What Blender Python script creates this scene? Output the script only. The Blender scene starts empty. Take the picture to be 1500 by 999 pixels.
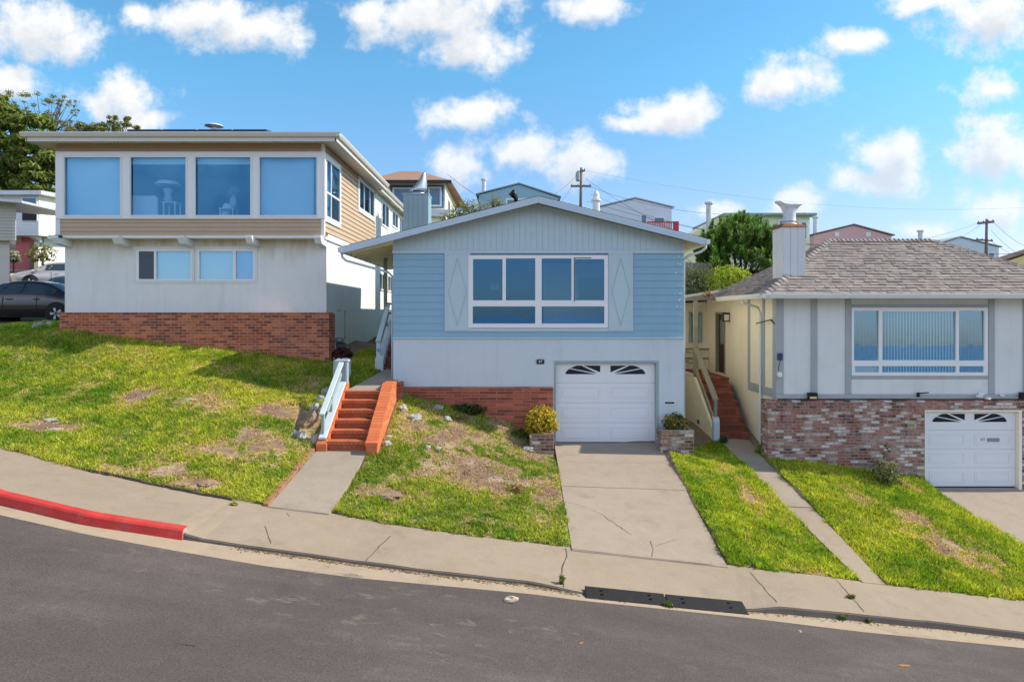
import bpy, bmesh, math, random
import numpy as np
from mathutils import Vector, Matrix, noise
from mathutils.bvhtree import BVHTree

random.seed(7)
rng = np.random.default_rng(11)
SC = bpy.context.scene
COL = SC.collection

# ------------------------------------------------------------------ camera
F = 1040.0          # focal length measured in photograph pixels (1500 wide)
CX, HY = 750.0, 460.0
CZ = 3.456          # eye height above the garage sill of the middle house
cam_d = bpy.data.cameras.new('camera')
cam = bpy.data.objects.new('camera', cam_d)
COL.objects.link(cam)
cam.location = (0, 0, CZ)
cam.rotation_euler = (math.radians(90), 0, 0)
cam_d.sensor_width = 36
cam_d.lens = 36 * F / 1500
cam_d.shift_y = -(499.5 - HY) / 1500
cam_d.clip_start = 0.1
cam_d.clip_end = 6000
SC.camera = cam
SC.view_settings.view_transform = 'Standard'
SC.view_settings.look = 'None'
SC.view_settings.exposure = 0
SC.view_settings.gamma = 1


def PX(px, d):
    return (px - CX) * d / F


def PZ(py, d):
    return CZ - (py - HY) * d / F


def P(px, py, d):
    return Vector((PX(px, d), d, PZ(py, d)))


# ------------------------------------------------------------------ mesh builder
class MB:
    def __init__(self):
        self.v = []
        self.f = []
        self.c = []      # one colour per face (or None)

    def add(self, verts, faces, col=None):
        o = len(self.v)
        self.v.extend([tuple(p) for p in verts])
        for f in faces:
            self.f.append(tuple(i + o for i in f))
            self.c.append(col)
        return self

    def quad(self, a, b, c, d, col=None):
        return self.add([a, b, c, d], [(0, 1, 2, 3)], col)

    def tri(self, a, b, c, col=None):
        return self.add([a, b, c], [(0, 1, 2)], col)

    def hexa(self, p, col=None):
        # p: 4 bottom (ccw from above) then 4 top
        return self.add(p, [(3, 2, 1, 0), (4, 5, 6, 7), (0, 1, 5, 4), (1, 2, 6, 5), (2, 3, 7, 6), (3, 0, 4, 7)], col)

    def box(self, x0, x1, y0, y1, z0, z1, col=None):
        if x0 > x1: x0, x1 = x1, x0
        if y0 > y1: y0, y1 = y1, y0
        if z0 > z1: z0, z1 = z1, z0
        return self.hexa([(x0, y0, z0), (x1, y0, z0), (x1, y1, z0), (x0, y1, z0),
                          (x0, y0, z1), (x1, y0, z1), (x1, y1, z1), (x0, y1, z1)], col)

    def pbox(self, px0, py0, px1, py1, d0, d1, dr=None, col=None):
        dr = d0 if dr is None else dr
        return self.box(PX(px0, dr), PX(px1, dr), d0, d1, PZ(py1, dr), PZ(py0, dr), col)

    def prism(self, poly, y0, y1, col=None):
        # poly: (x, z) points; extruded along y
        n = len(poly)
        vs = [(x, y0, z) for x, z in poly] + [(x, y1, z) for x, z in poly]
        fs = [tuple(range(n))[::-1], tuple(range(n, 2 * n))]
        for i in range(n):
            j = (i + 1) % n
            fs.append((i, j, n + j, n + i))
        return self.add(vs, fs, col)

    def prism_x(self, poly, x0, x1, col=None):
        # poly: (y, z) points; extruded along x
        n = len(poly)
        vs = [(x0, y, z) for y, z in poly] + [(x1, y, z) for y, z in poly]
        fs = [tuple(range(n)), tuple(range(n, 2 * n))[::-1]]
        for i in range(n):
            j = (i + 1) % n
            fs.append((j, i, n + i, n + j))
        return self.add(vs, fs, col)

    def prism_z(self, poly, z0, z1, col=None):
        n = len(poly)
        vs = [(x, y, z0) for x, y in poly] + [(x, y, z1) for x, y in poly]
        fs = [tuple(range(n))[::-1], tuple(range(n, 2 * n))]
        for i in range(n):
            j = (i + 1) % n
            fs.append((i, j, n + j, n + i))
        return self.add(vs, fs, col)

    def tube(self, pts, r, n=8, col=None, caps=True):
        pts = [Vector(p) for p in pts]
        rs = r if isinstance(r, (list, tuple)) else [r] * len(pts)
        o = len(self.v)
        m = len(pts)
        up = Vector((0, 0, 1))
        for k, p in enumerate(pts):
            t = (pts[min(k + 1, m - 1)] - pts[max(k - 1, 0)])
            if t.length < 1e-9: t = Vector((0, 0, 1))
            t.normalize()
            a = t.cross(up)
            if a.length < 0.05: a = t.cross(Vector((0, 1, 0)))
            a.normalize()
            b = a.cross(t)
            for i in range(n):
                an = 2 * math.pi * (i + .5) / n
                q = p + (a * math.cos(an) + b * math.sin(an)) * rs[k]
                self.v.append(tuple(q))
        for k in range(m - 1):
            for i in range(n):
                j = (i + 1) % n
                self.f.append((o + k * n + i, o + k * n + j, o + (k + 1) * n + j, o + (k + 1) * n + i))
                self.c.append(col)
        if caps:
            self.f.append(tuple(o + i for i in range(n))[::-1]); self.c.append(col)
            self.f.append(tuple(o + (m - 1) * n + i for i in range(n))); self.c.append(col)
        return self

    def bar(self, a, b, w, h, col=None, up=(0, 0, 1)):
        # rectangular bar from a to b, w across, h along 'up'
        a, b = Vector(a), Vector(b)
        t = (b - a).normalized()
        s = t.cross(Vector(up))
        if s.length < 1e-4: s = Vector((1, 0, 0))
        s.normalize()
        u = s.cross(t).normalized()
        s *= w / 2; u *= h / 2
        return self.hexa([a - s - u, a + s - u, b + s - u, b - s - u, a - s + u, a + s + u, b + s + u, b - s + u], col)

    def lathe(self, prof, c, n=16, col=None, sx=1, sy=1, caps=True):
        o = len(self.v)
        for r, z in prof:
            for i in range(n):
                an = 2 * math.pi * i / n
                self.v.append((c[0] + r * sx * math.cos(an), c[1] + r * sy * math.sin(an), c[2] + z))
        m = len(prof)
        for k in range(m - 1):
            for i in range(n):
                j = (i + 1) % n
                self.f.append((o + k * n + i, o + k * n + j, o + (k + 1) * n + j, o + (k + 1) * n + i)); self.c.append(col)
        if caps:
            self.f.append(tuple(o + i for i in range(n))[::-1]); self.c.append(col)
            self.f.append(tuple(o + (m - 1) * n + i for i in range(n))); self.c.append(col)
        return self

    def grid(self, rows, col=None):
        o = len(self.v)
        n = len(rows[0])
        for r in rows: self.v.extend([tuple(p) for p in r])
        for i in range(len(rows) - 1):
            for j in range(n - 1):
                self.f.append((o + i * n + j, o + i * n + j + 1, o + (i + 1) * n + j + 1, o + (i + 1) * n + j)); self.c.append(col)
        return self

    def panel(self, rect, holes, a0, a1, axis='y', col=None):
        """slab in the x-z plane (axis y) or y-z plane (axis x) with rectangular holes"""
        us = sorted({round(t, 5) for r in [rect] + holes for t in (r[0], r[2]) if rect[0] - 1e-6 <= t <= rect[2] + 1e-6})
        vs = sorted({round(t, 5) for r in [rect] + holes for t in (r[1], r[3]) if rect[1] - 1e-6 <= t <= rect[3] + 1e-6})
        nu, nv = len(us) - 1, len(vs) - 1

        def solid(i, j):
            if i < 0 or j < 0 or i >= nu or j >= nv: return False
            u, v = (us[i] + us[i + 1]) / 2, (vs[j] + vs[j + 1]) / 2
            return not any(h[0] < u < h[2] and h[1] < v < h[3] for h in holes)
        idx = {}

        def vid(i, j, k):
            key = (i, j, k)
            if key not in idx:
                a = (a0, a1)[k]
                idx[key] = len(self.v)
                self.v.append((us[i], a, vs[j]) if axis == 'y' else (a, us[i], vs[j]))
            return idx[key]
        for i in range(nu):
            for j in range(nv):
                if not solid(i, j): continue
                def ff(*t): self.f.append(tuple(t)); self.c.append(col)
                ff(vid(i, j, 0), vid(i + 1, j, 0), vid(i + 1, j + 1, 0), vid(i, j + 1, 0))
                ff(vid(i, j + 1, 1), vid(i + 1, j + 1, 1), vid(i + 1, j, 1), vid(i, j, 1))
                if not solid(i - 1, j): ff(vid(i, j, 1), vid(i, j, 0), vid(i, j + 1, 0), vid(i, j + 1, 1))
                if not solid(i + 1, j): ff(vid(i + 1, j, 0), vid(i + 1, j, 1), vid(i + 1, j + 1, 1), vid(i + 1, j + 1, 0))
                if not solid(i, j - 1): ff(vid(i, j, 1), vid(i + 1, j, 1), vid(i + 1, j, 0), vid(i, j, 0))
                if not solid(i, j + 1): ff(vid(i, j + 1, 0), vid(i + 1, j + 1, 0), vid(i + 1, j + 1, 1), vid(i, j + 1, 1))
        return self

    def bvh(self):
        return BVHTree.FromPolygons([Vector(p) for p in self.v], [f for f in self.f])

    def build(self, name, mat, parent=None, bevel=0, smooth=False, local=False, recalc=False, origin=None):
        me = bpy.data.meshes.new(name)
        off = Vector((0, 0, 0))
        if parent is not None and not local:
            off = ORIGIN.get(parent.name, Vector((0, 0, 0)))
        if origin is not None: off = Vector(origin)
        vs = [(p[0] - off.x, p[1] - off.y, p[2] - off.z) for p in self.v]
        me.from_pydata(vs, [], self.f)
        if any(c is not None for c in self.c):
            at = me.color_attributes.new('Col', 'FLOAT_COLOR', 'CORNER')
            arr = []
            for f, c in zip(self.f, self.c):
                c = c or (1, 1, 1)
                arr.extend([c[0], c[1], c[2], 1.0] * len(f))
            at.data.foreach_set('color', arr)
        if recalc:
            bm = bmesh.new(); bm.from_mesh(me)
            bmesh.ops.recalc_face_normals(bm, faces=bm.faces)
            bm.to_mesh(me); bm.free()
        me.materials.append(mat)
        if smooth:
            me.polygons.foreach_set('use_smooth', [True] * len(me.polygons))
        me.update()
        o = bpy.data.objects.new(name, me)
        COL.objects.link(o)
        if parent is not None:
            o.parent = parent
            ORIGIN[o.name] = ORIGIN.get(parent.name, Vector((0, 0, 0)))
        elif origin is not None:
            o.location = origin
            ORIGIN[o.name] = Vector(origin)
        if bevel:
            b = o.modifiers.new('bevel', 'BEVEL')
            b.width = bevel; b.segments = 1; b.limit_method = 'ANGLE'; b.angle_limit = math.radians(40)
        return o


ORIGIN = {}


def tag(o, label, cat, group=None):
    o['label'] = label; o['category'] = cat
    if group: o['group'] = group
    return o


def thing(name, label, cat, loc=(0, 0, 0), rz=0, group=None):
    o = bpy.data.objects.new(name, None)
    o.empty_display_size = .2
    COL.objects.link(o)
    o.location = loc; o.rotation_euler = (0, 0, rz)
    ORIGIN[o.name] = Vector(loc)
    return tag(o, label, cat, group)


def struct(o):
    o['kind'] = 'structure'
    return o


# ------------------------------------------------------------------ materials
class NT:
    def __init__(self, name):
        self.m = bpy.data.materials.new(name)
        self.m.use_nodes = True
        self.t = self.m.node_tree
        self.t.nodes.clear()
        self.out = self.n('ShaderNodeOutputMaterial')

    def n(self, typ, ins=None, **kw):
        nd = self.t.nodes.new(typ)
        for k, v in kw.items(): setattr(nd, k, v)
        for k, v in (ins or {}).items(): self.s(nd, k, v)
        return nd

    def s(self, nd, k, v):
        i = nd.inputs[k]
        if isinstance(v, bpy.types.NodeSocket): self.t.links.new(v, i)
        elif isinstance(v, bpy.types.Node): self.t.links.new(v.outputs[0], i)
        else:
            if isinstance(v, (tuple, list)) and len(v) == 3 and i.type == 'RGBA': v = (*v, 1)
            i.default_value = v

    def math(self, op, a, b=None, c=None, clamp=False):
        nd = self.n('ShaderNodeMath', operation=op, use_clamp=clamp)
        for i, v in enumerate((a, b, c)):
            if v is not None: self.s(nd, i, v)
        return nd.outputs[0]

    def mix(self, fac, a, b, blend='MIX'):
        nd = self.n('ShaderNodeMix', data_type='RGBA', blend_type=blend)
        self.s(nd, 0, fac); self.s(nd, 6, a); self.s(nd, 7, b)
        return nd.outputs[2]

    def noise(self, vec, scale, detail=4, rough=.55):
        nd = self.n('ShaderNodeTexNoise', {'Scale': scale, 'Detail': detail, 'Roughness': rough})
        if vec is not None: self.s(nd, 'Vector', vec)
        return nd.outputs[0]

    def ramp(self, fac, stops):
        nd = self.n('ShaderNodeValToRGB')
        cr = nd.color_ramp
        while len(cr.elements) < len(stops): cr.elements.new(.5)
        for e, (p, c) in zip(cr.elements, stops):
            e.position = p
            e.color = (c, c, c, 1) if not isinstance(c, (tuple, list)) else (*c[:3], 1)
        self.s(nd, 0, fac)
        return nd.outputs[0]

    def coord(self):
        return self.n('ShaderNodeTexCoord').outputs['Object']

    def pos(self):
        return self.n('ShaderNodeNewGeometry').outputs['Position']

    def bsdf(self, color, rough=.7, bump=None, bstr=.3, bdist=.01, metallic=0, spec=.5):
        b = self.n('ShaderNodeBsdfPrincipled')
        self.s(b, 'Base Color', color); self.s(b, 'Roughness', rough)
        self.s(b, 'Metallic', metallic); self.s(b, 'Specular IOR Level', spec)
        if bump is not None:
            bp = self.n('ShaderNodeBump', {'Strength': bstr, 'Distance': bdist, 'Height': bump})
            self.s(b, 'Normal', bp)
        self.t.links.new(b.outputs[0], self.out.inputs[0])
        return b


def sc(c, k):
    return tuple(min(1, x * k) for x in c)


def M(name, col, rough=.7, var=.12, vs=2.0, bump=.15, bs=60, bdist=.004, metallic=0, dirt=0, dirt_col=(.12, .1, .07), streak=0, spec=.4, col_attr=False, soil=None):
    """plain painted / plain surface with uneven tone, optional dirt blotches and vertical streaks"""
    t = NT(name)
    p = t.pos()
    n1 = t.noise(p, vs, 5, .6)
    n2 = t.noise(p, vs * 9, 3, .6)
    base = col
    if col_attr:
        at = t.n('ShaderNodeAttribute', attribute_name='Col')
        base = at.outputs['Color']
    f = t.math('ADD', t.math('MULTIPLY', n1, 1.3), t.math('MULTIPLY', n2, .7))
    f = t.math('ADD', t.math('MULTIPLY', t.math('SUBTRACT', f, 1.0), var * 1.6), 1.0)
    c = t.mix(1.0, base, f, 'MULTIPLY')
    if dirt:
        dn = t.noise(p, vs * .7, 7, .7)
        dm = t.ramp(dn, [(.5, 0), (.75, 1)])
        c = t.mix(t.math('MULTIPLY', dm, dirt), c, dirt_col)
    if streak:
        mp = t.n('ShaderNodeMapping', {'Vector': p, 'Scale': (6, 6, .35)})
        sn = t.noise(mp.outputs[0], 1.0, 4, .6)
        sm = t.ramp(sn, [(.5, 0), (.72, 1)])
        c = t.mix(t.math('MULTIPLY', sm, streak), c, sc(col, .55))
    if soil:
        zz = t.n('ShaderNodeSeparateXYZ', {0: p}).outputs[2]
        g_ = t.n('ShaderNodeMapRange', {0: zz, 1: soil[0], 2: soil[1]}).outputs[0]
        mp2 = t.n('ShaderNodeMapping', {'Vector': p, 'Scale': (2.2, 2.2, .5)}).outputs[0]
        sn2 = t.ramp(t.math('ADD', t.noise(mp2, 1.4, 7, .7), t.math('MULTIPLY', g_, .28)), [(.55, 0), (.85, 1)])
        c = t.mix(t.math('MULTIPLY', t.math('MULTIPLY', sn2, g_), soil[2]), c, (.46, .40, .27))
    bn = t.noise(p, bs, 3, .6)
    rn = t.math('ADD', t.math('MULTIPLY', n2, .2), rough - .1)
    t.bsdf(c, rn, bn if bump else None, bump, bdist, metallic, spec)
    return t.m


def brick_mat(name, c1, c2, mortar, bw, bh, ms=.01, stain=0, white=0, offset=.5, z0=0.0, dark=None):
    t = NT(name)
    g = t.n('ShaderNodeNewGeometry')
    sp = t.n('ShaderNodeSeparateXYZ', {0: g.outputs['Position']})
    u = t.math('ADD', sp.outputs[0], sp.outputs[1])
    v = t.math('ADD', sp.outputs[2], z0)
    vec = t.n('ShaderNodeCombineXYZ', {0: u, 1: v}).outputs[0]
    kw = dict(offset=offset, offset_frequency=2, squash=1.0)
    def bt(a, b, m, bias=0.0):
        n = t.n('ShaderNodeTexBrick', {'Vector': vec, 'Color1': a, 'Color2': b, 'Mortar': m, 'Scale': 1.0, 'Mortar Size': ms,
                                       'Mortar Smooth': .2, 'Bias': bias, 'Brick Width': bw, 'Row Height': bh}, **kw)
        return n
    b = bt((0, 0, 0), (1, 1, 1), (.5, .5, .5))
    rnd = b.outputs[0]
    nz = t.noise(g.outputs['Position'], 3.0, 5, .65)
    nf = t.noise(g.outputs['Position'], 45.0, 4, .6)
    dark = dark or sc(c1, .45)
    f = t.math('ADD', rnd, t.math('MULTIPLY', t.math('SUBTRACT', nz, .5), .9))
    if white:
        col = t.ramp(f, [(.0, dark), (.25, c1), (.5, c2), (.66, sc(c1, 1.25)), (.8, (.42, .34, .32)), (1.0, (.62, .58, .56))])
        wz = t.ramp(t.math('ADD', nf, t.math('MULTIPLY', nz, .7)), [(.78, 0), (1.0, 1)])
        col = t.mix(t.math('MULTIPLY', wz, white), col, (.6, .55, .53))
    else:
        col = t.ramp(f, [(.05, dark), (.35, c1), (.75, c2), (1.0, sc(c2, 1.3))])
    if stain:
        mp = t.noise(g.outputs['Position'], 1.1, 6, .7)
        col = t.mix(t.math('MULTIPLY', t.ramp(mp, [(.52, 0), (.75, 1)]), stain), col, (.33, .3, .29))
    col = t.mix(1.0, col, t.math('ADD', t.math('MULTIPLY', nf, .6), .74), 'MULTIPLY')
    mcol = t.mix(1.0, mortar, t.math('ADD', t.math('MULTIPLY', nz, .8), .6), 'MULTIPLY')
    col = t.mix(b.outputs['Fac'], col, mcol)
    h = t.math('ADD', t.math('MULTIPLY', t.math('SUBTRACT', 1.0, b.outputs['Fac']), 1.0), t.math('MULTIPLY', nf, .35))
    t.bsdf(col, .88, h, .7, .012, 0, .25)
    return t.m


def glass_mat(name, tint=(.35, .6, .8), refl=(.2, .5, .85), fac=.4, rough=.0):
    t = NT(name)
    tr = t.n('ShaderNodeBsdfTransparent', {0: tint})
    p = t.pos()
    nz = t.noise(p, 1.6, 2, .5)
    bp = t.n('ShaderNodeBump', {'Strength': .09, 'Distance': .02, 'Height': nz})
    gl = t.n('ShaderNodeBsdfGlossy', {0: refl, 'Roughness': rough, 'Normal': bp.outputs[0]})
    mx = t.n('ShaderNodeMixShader', {0: fac})
    t.t.links.new(tr.outputs[0], mx.inputs[1]); t.t.links.new(gl.outputs[0], mx.inputs[2])
    t.t.links.new(mx.outputs[0], t.out.inputs[0])
    return t.m


def leaf_mat(name, rough=.6, trans=.35):
    t = NT(name)
    at = t.n('ShaderNodeAttribute', attribute_name='Col').outputs['Color']
    d = t.n('ShaderNodeBsdfPrincipled', {'Base Color': at, 'Roughness': rough, 'Specular IOR Level': .25})
    tl = t.n('ShaderNodeBsdfTranslucent', {0: t.mix(1.0, at, (1.3, 1.25, .6, 1), 'MULTIPLY')})
    mx = t.n('ShaderNodeMixShader', {0: trans})
    t.t.links.new(d.outputs[0], mx.inputs[1]); t.t.links.new(tl.outputs[0], mx.inputs[2])
    t.t.links.new(mx.outputs[0], t.out.inputs[0])
    return t.m


def concrete_mat(name, col, stain=.5, rough=.9, light=None):
    t = NT(name)
    p = t.pos()
    big = t.noise(p, .55, 6, .65)
    mid = t.noise(p, 3.5, 6, .7)
    fine = t.noise(p, 160, 2, .6)
    sp = t.noise(p, 38, 4, .75)
    f = t.math('ADD', t.math('MULTIPLY', big, .55), t.math('MULTIPLY', mid, .45))
    c = t.ramp(f, [(.28, sc(col, .82)), (.5, col), (.72, sc(col, 1.12))])
    c = t.mix(1.0, c, t.math('ADD', t.math('MULTIPLY', sp, .5), .75), 'MULTIPLY')
    c = t.mix(1.0, c, t.math('ADD', t.math('MULTIPLY', fine, .5), .75), 'MULTIPLY')
    st = t.ramp(t.noise(p, 1.3, 8, .75), [(.56, 0), (.7, 1)])
    c = t.mix(t.math('MULTIPLY', st, stain), c, sc(col, .55))
    if light:
        lm = t.ramp(t.noise(p, .8, 9, .8), [(.56, 0), (.66, 1)])
        lm2 = t.ramp(t.noise(p, 7, 5, .7), [(.45, 0), (.6, 1)])
        c = t.mix(t.math('MULTIPLY', t.math('MULTIPLY', lm, lm2), light), c, sc(col, 2.3))
    h = t.math('ADD', t.math('MULTIPLY', fine, .6), t.math('MULTIPLY', sp, .5))
    t.bsdf(c, rough, h, .35, .006, 0, .3)
    return t.m


mat = {}
mat['concrete'] = concrete_mat('sidewalk concrete', (.335, .268, .205), .45)
mat['drive'] = concrete_mat('driveway concrete', (.35, .285, .232), .45)
mat['walk'] = concrete_mat('front walk concrete', (.335, .285, .235), .4)
mat['gutter'] = concrete_mat('gutter concrete', (.40, .315, .235), .5)
mat['kerb'] = concrete_mat('kerb concrete', (.125, .108, .098), .7)
def asphalt_mat():
    t = NT('asphalt')
    p = t.pos()
    mp = t.n('ShaderNodeMapping', {'Vector': p, 'Scale': (.35, 1.6, 1), 'Rotation': (0, 0, .08)}).outputs[0]
    streak = t.noise(mp, 1.0, 7, .65)
    big = t.noise(p, .22, 4, .5)
    mid = t.noise(p, 2.6, 8, .72)
    fine = t.noise(p, 42, 5, .8)
    grit = t.noise(p, 110, 2, .6)
    base = (.106, .088, .085)
    f = t.math('ADD', t.math('MULTIPLY', streak, .5), t.math('MULTIPLY', big, .6))
    c = t.ramp(f, [(.34, sc(base, .80)), (.55, base), (.8, sc(base, 1.5))])
    c = t.mix(1.0, c, t.math('ADD', t.math('MULTIPLY', mid, .4), .8), 'MULTIPLY')
    c = t.mix(1.0, c, t.math('ADD', t.math('MULTIPLY', fine, 2.4), -.2), 'MULTIPLY')
    sp = t.ramp(grit, [(.66, 0), (.74, 1)])
    c = t.mix(t.math('MULTIPLY', sp, .55), c, (.26, .225, .21))
    dust = t.math('MULTIPLY', t.ramp(t.noise(p, .75, 9, .8), [(.55, 0), (.68, 1)]), t.ramp(t.noise(p, 6, 6, .75), [(.42, 0), (.62, 1)]))
    c = t.mix(t.math('MULTIPLY', dust, .38), c, (.24, .2, .18))
    oil = t.ramp(t.noise(p, 1.1, 5, .6), [(.62, 0), (.74, 1)])
    c = t.mix(t.math('MULTIPLY', oil, .35), c, (.04, .034, .035))
    t.bsdf(c, .93, t.math('ADD', fine, t.math('MULTIPLY', grit, .6)), .55, .012, 0, .25)
    return t.m


mat['asphalt'] = asphalt_mat()
mat['redkerb'] = M('red kerb paint', (.56, .042, .036), .65, .4, 4, .4, 50, .006, dirt=.6, dirt_col=(.33, .14, .12))
mat['crack'] = M('crack fill', (.10, .082, .068), .95, .2, 8, .2, 90)
mat['stucco_pale'] = M('pale blue stucco', (.58, .645, .70), .85, .06, .9, .5, 110, .006, dirt=.22, dirt_col=(.42, .45, .47), streak=.14)
mat['stucco_white'] = M('white stucco', (.72, .735, .75), .85, .06, .8, .5, 90, .008, dirt=.26, dirt_col=(.48, .45, .38), streak=.18)
mat['stucco_bright'] = M('cream stucco with bounce warmth', (.90, .84, .68), .85, .07, .8, .4, 90, .006, dirt=.18, dirt_col=(.46, .43, .35), streak=.12)  # lightened and warmed: bounce light put into the wall colour
mat['stucco_side'] = M('bright white stucco', (.82, .82, .80), .85, .05, .8, .4, 90, .006, dirt=.14, dirt_col=(.55, .52, .45), streak=.12)
mat['stucco_left'] = M('stained white stucco', (.75, .75, .745), .85, .07, .8, .5, 90, .008, dirt=.28, dirt_col=(.50, .47, .40), streak=.2, soil=(4.7, 5.75, .9))
mat['siding_blue'] = M('blue lap siding', (.25, .425, .56), .55, .08, 1.4, .1, 40, .003, streak=.08)
mat['trim_pale'] = M('pale blue trim', (.47, .60, .66), .55, .07, 2, .1, 60, streak=.06)
mat['trim_green'] = M('grey green frame paint', (.30, .39, .40), .5, .08, 2, .1, 60)
mat['fascia_blue'] = M('fascia paint', (.50, .60, .70), .45, .08, 2, .1, 60)
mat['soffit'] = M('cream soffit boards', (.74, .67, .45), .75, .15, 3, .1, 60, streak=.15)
mat['vinyl'] = M('white vinyl frame', (.80, .80, .82), .35, .03, 3, 0)
mat['white_paint'] = M('white paint', (.74, .75, .77), .5, .06, 2, .1, 60, dirt=.08, dirt_col=(.4, .38, .34))
mat['door_white'] = M('garage door white', (.74, .755, .80), .42, .03, 1.2, .05, 60)
mat['tan'] = M('tan lap siding', (.50, .365, .255), .6, .08, 1.5, .1, 50, streak=.08)
mat['cream_metal'] = M('cream gutter metal', (.62, .60, .55), .4, .08, 2, 0)
mat['grey_trim'] = M('grey timber trim', (.375, .40, .425), .65, .1, 2.5, .2, 50, streak=.15)
mat['dark_metal'] = M('black metal', (.012, .012, .014), .4, .1, 4, 0, metallic=.3)
mat['galv'] = M('galvanised metal', (.50, .52, .55), .32, .2, 6, 0, metallic=.85)
mat['galv_dull'] = M('dull painted metal', (.62, .64, .68), .5, .2, 6, .1, metallic=.2, dirt=.35, dirt_col=(.25, .10, .04))
mat['rust'] = M('rusted metal', (.24, .085, .035), .85, .4, 12, .4, 60, dirt=.5, dirt_col=(.10, .04, .02))
mat['glass'] = glass_mat('window glass', (.74, .88, .96), (.20, .55, .86), .30, .015)
mat['glass_dark'] = glass_mat('dark window glass', (.22, .26, .3), (.25, .4, .55), .25)
mat['glass_clear'] = glass_mat('screen window glass', (.80, .94, .97), (.44, .78, 1.0), .40)
mat['dark_glass'] = M('dark lite glass', (.015, .018, .03), .12, .2, 5, 0)
mat['blind'] = M('roller blind', (.75, .88, .90), .8, .05, 1.2, 0)
mat['blind_slat'] = M('vertical blind slat', (.80, .88, .88), .7, .1, 3, 0)
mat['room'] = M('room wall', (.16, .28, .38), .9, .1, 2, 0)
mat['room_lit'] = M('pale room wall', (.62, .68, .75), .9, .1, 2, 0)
mat['wood_dark'] = M('dark stained door', (.035, .02, .016), .45, .3, 5, .2)
mat['wood_old'] = M('weathered timber', (.30, .285, .21), .85, .3, 6, .4, 40, dirt=.35, dirt_col=(.14, .15, .07))
mat['rail_white'] = M('white railing paint', (.52, .62, .69), .55, .08, 3, .1, streak=.1)
mat['soffit_board'] = M('shaded soffit boards', (.40, .35, .19), .8, .15, 3, .1, 60, streak=.2)  # darkened: shade between the rafters put into the board colour
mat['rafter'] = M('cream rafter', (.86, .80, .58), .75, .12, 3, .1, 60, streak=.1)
mat['meter_grey'] = M('dark meter paint', (.10, .12, .13), .5, .2, 8, .1)
mat['screen'] = M('insect screen', (.075, .10, .125), .6, .25, 9, .2, 40)
mat['roof_dark'] = M('dark roof edge', (.06, .058, .06), .95, .3, 8, .5, 80)
mat['roof_grey'] = M('composition roof', (.22, .205, .20), .95, .3, 5, .5, 60)
mat['shingle'] = M('mottled shingle', (1, 1, 1), .95, .28, 9, .6, 120, .006, col_attr=True)
mat['brick_red'] = brick_mat('red brick', (.34, .075, .038), (.45, .135, .065), (.44, .29, .21), .235, .0815, .009, stain=.18, dark=(.18, .06, .045))
mat['brick_long'] = brick_mat('long red brick', (.33, .08, .05), (.39, .11, .065), (.42, .24, .19), .46, .0815, .0075, dark=(.19, .06, .04))
mat['brick_used'] = brick_mat('used brick', (.22, .06, .045), (.32, .10, .07), (.34, .27, .23), .225, .082, .011, white=.45, dark=(.07, .035, .03))
mat['brick_orange'] = brick_mat('painted brick', (.56, .155, .06), (.62, .175, .07), (.5, .2, .12), .20, .094, .006, dark=(.5, .14, .055))
mat['brick_planter'] = brick_mat('planter brick', (.20, .085, .06), (.26, .15, .10), (.33, .28, .22), .23, .085, .012, white=.15, stain=.4)
mat['brick_step'] = brick_mat('shade darkened step brick', (.34, .085, .045), (.40, .105, .055), (.36, .16, .11), .20, .094, .006, dark=(.27, .07, .04))  # darker copy of the painted brick, riser shade put into the colour
mat['step_red'] = brick_mat('worn red step', (.22, .07, .045), (.27, .085, .055), (.24, .12, .085), .20, .19, .006, dark=(.18, .06, .04))
mat['rubber'] = M('black rubber', (.022, .022, .026), .7, .25, 5, .3, 40, dirt=.25, dirt_col=(.09, .08, .075))
mat['rock'] = M('pale weathered rock', (.40, .385, .37), .95, .35, 7, .8, 25, .02, dirt=.5, dirt_col=(.14, .125, .10))
mat['rock_brown'] = M('brown rock', (.30, .20, .135), .95, .3, 8, .8, 25, .02)
mat['clay'] = M('clay edging', (.36, .17, .10), .9, .3, 8, .5, 40, dirt=.4)
mat['leaf'] = leaf_mat('leaf')
mat['grass'] = leaf_mat('grass blade', .55, .4)
mat['bark'] = M('bark', (.10, .075, .055), .95, .3, 6, .6, 20, .02)
mat['pole'] = M('weathered utility pole', (.20, .165, .14), .9, .25, 3, .3, 20)
mat['wire'] = M('black cable', (.03, .03, .035), .6, .1, 1, 0)
mat['solar'] = M('solar panel', (.01, .015, .035), .2, .2, 3, 0)
mat['brick_loose'] = M('painted loose brick', (1, 1, 1), .8, .22, 9, .4, 60, .004, dirt=.15, dirt_col=(.25, .10, .07), col_attr=True)
mat['plaque'] = M('black plaque', (.02, .025, .03), .4, .1, 5, 0)
mat['brass'] = M('brass', (.45, .27, .08), .35, .1, 5, 0, metallic=.8)
mat['navy'] = M('navy plastic', (.015, .05, .12), .4, .1, 5, 0)
mat['chrome'] = M('grey slot metal', (.30, .31, .32), .4, .1, 5, 0, metallic=.5)
mat['interior_pale'] = M('pale furnishing', (.85, .88, .90), .7, .1, 4, 0)
mat['vase'] = M('vase glaze', (.55, .60, .58), .3, .3, 14, 0)
mat['tyre'] = M('tyre', (.018, .018, .018), .85, .1, 5, 0)
mat['rim'] = M('alloy rim', (.5, .5, .52), .3, .1, 5, 0, metallic=.8)
mat['car_glass'] = M('car glass', (.03, .05, .07), .08, .2, 2, 0, spec=.8)
mat['paper'] = M('crumpled paper', (.62, .50, .38), .9, .2, 12, .3)
mat['dead_leaf'] = M('dead leaf', (.38, .17, .06), .9, .3, 12, .2)
mat['lamp_glass'] = M('lamp lens', (.78, .78, .76), .3, .05, 5, 0)
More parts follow.
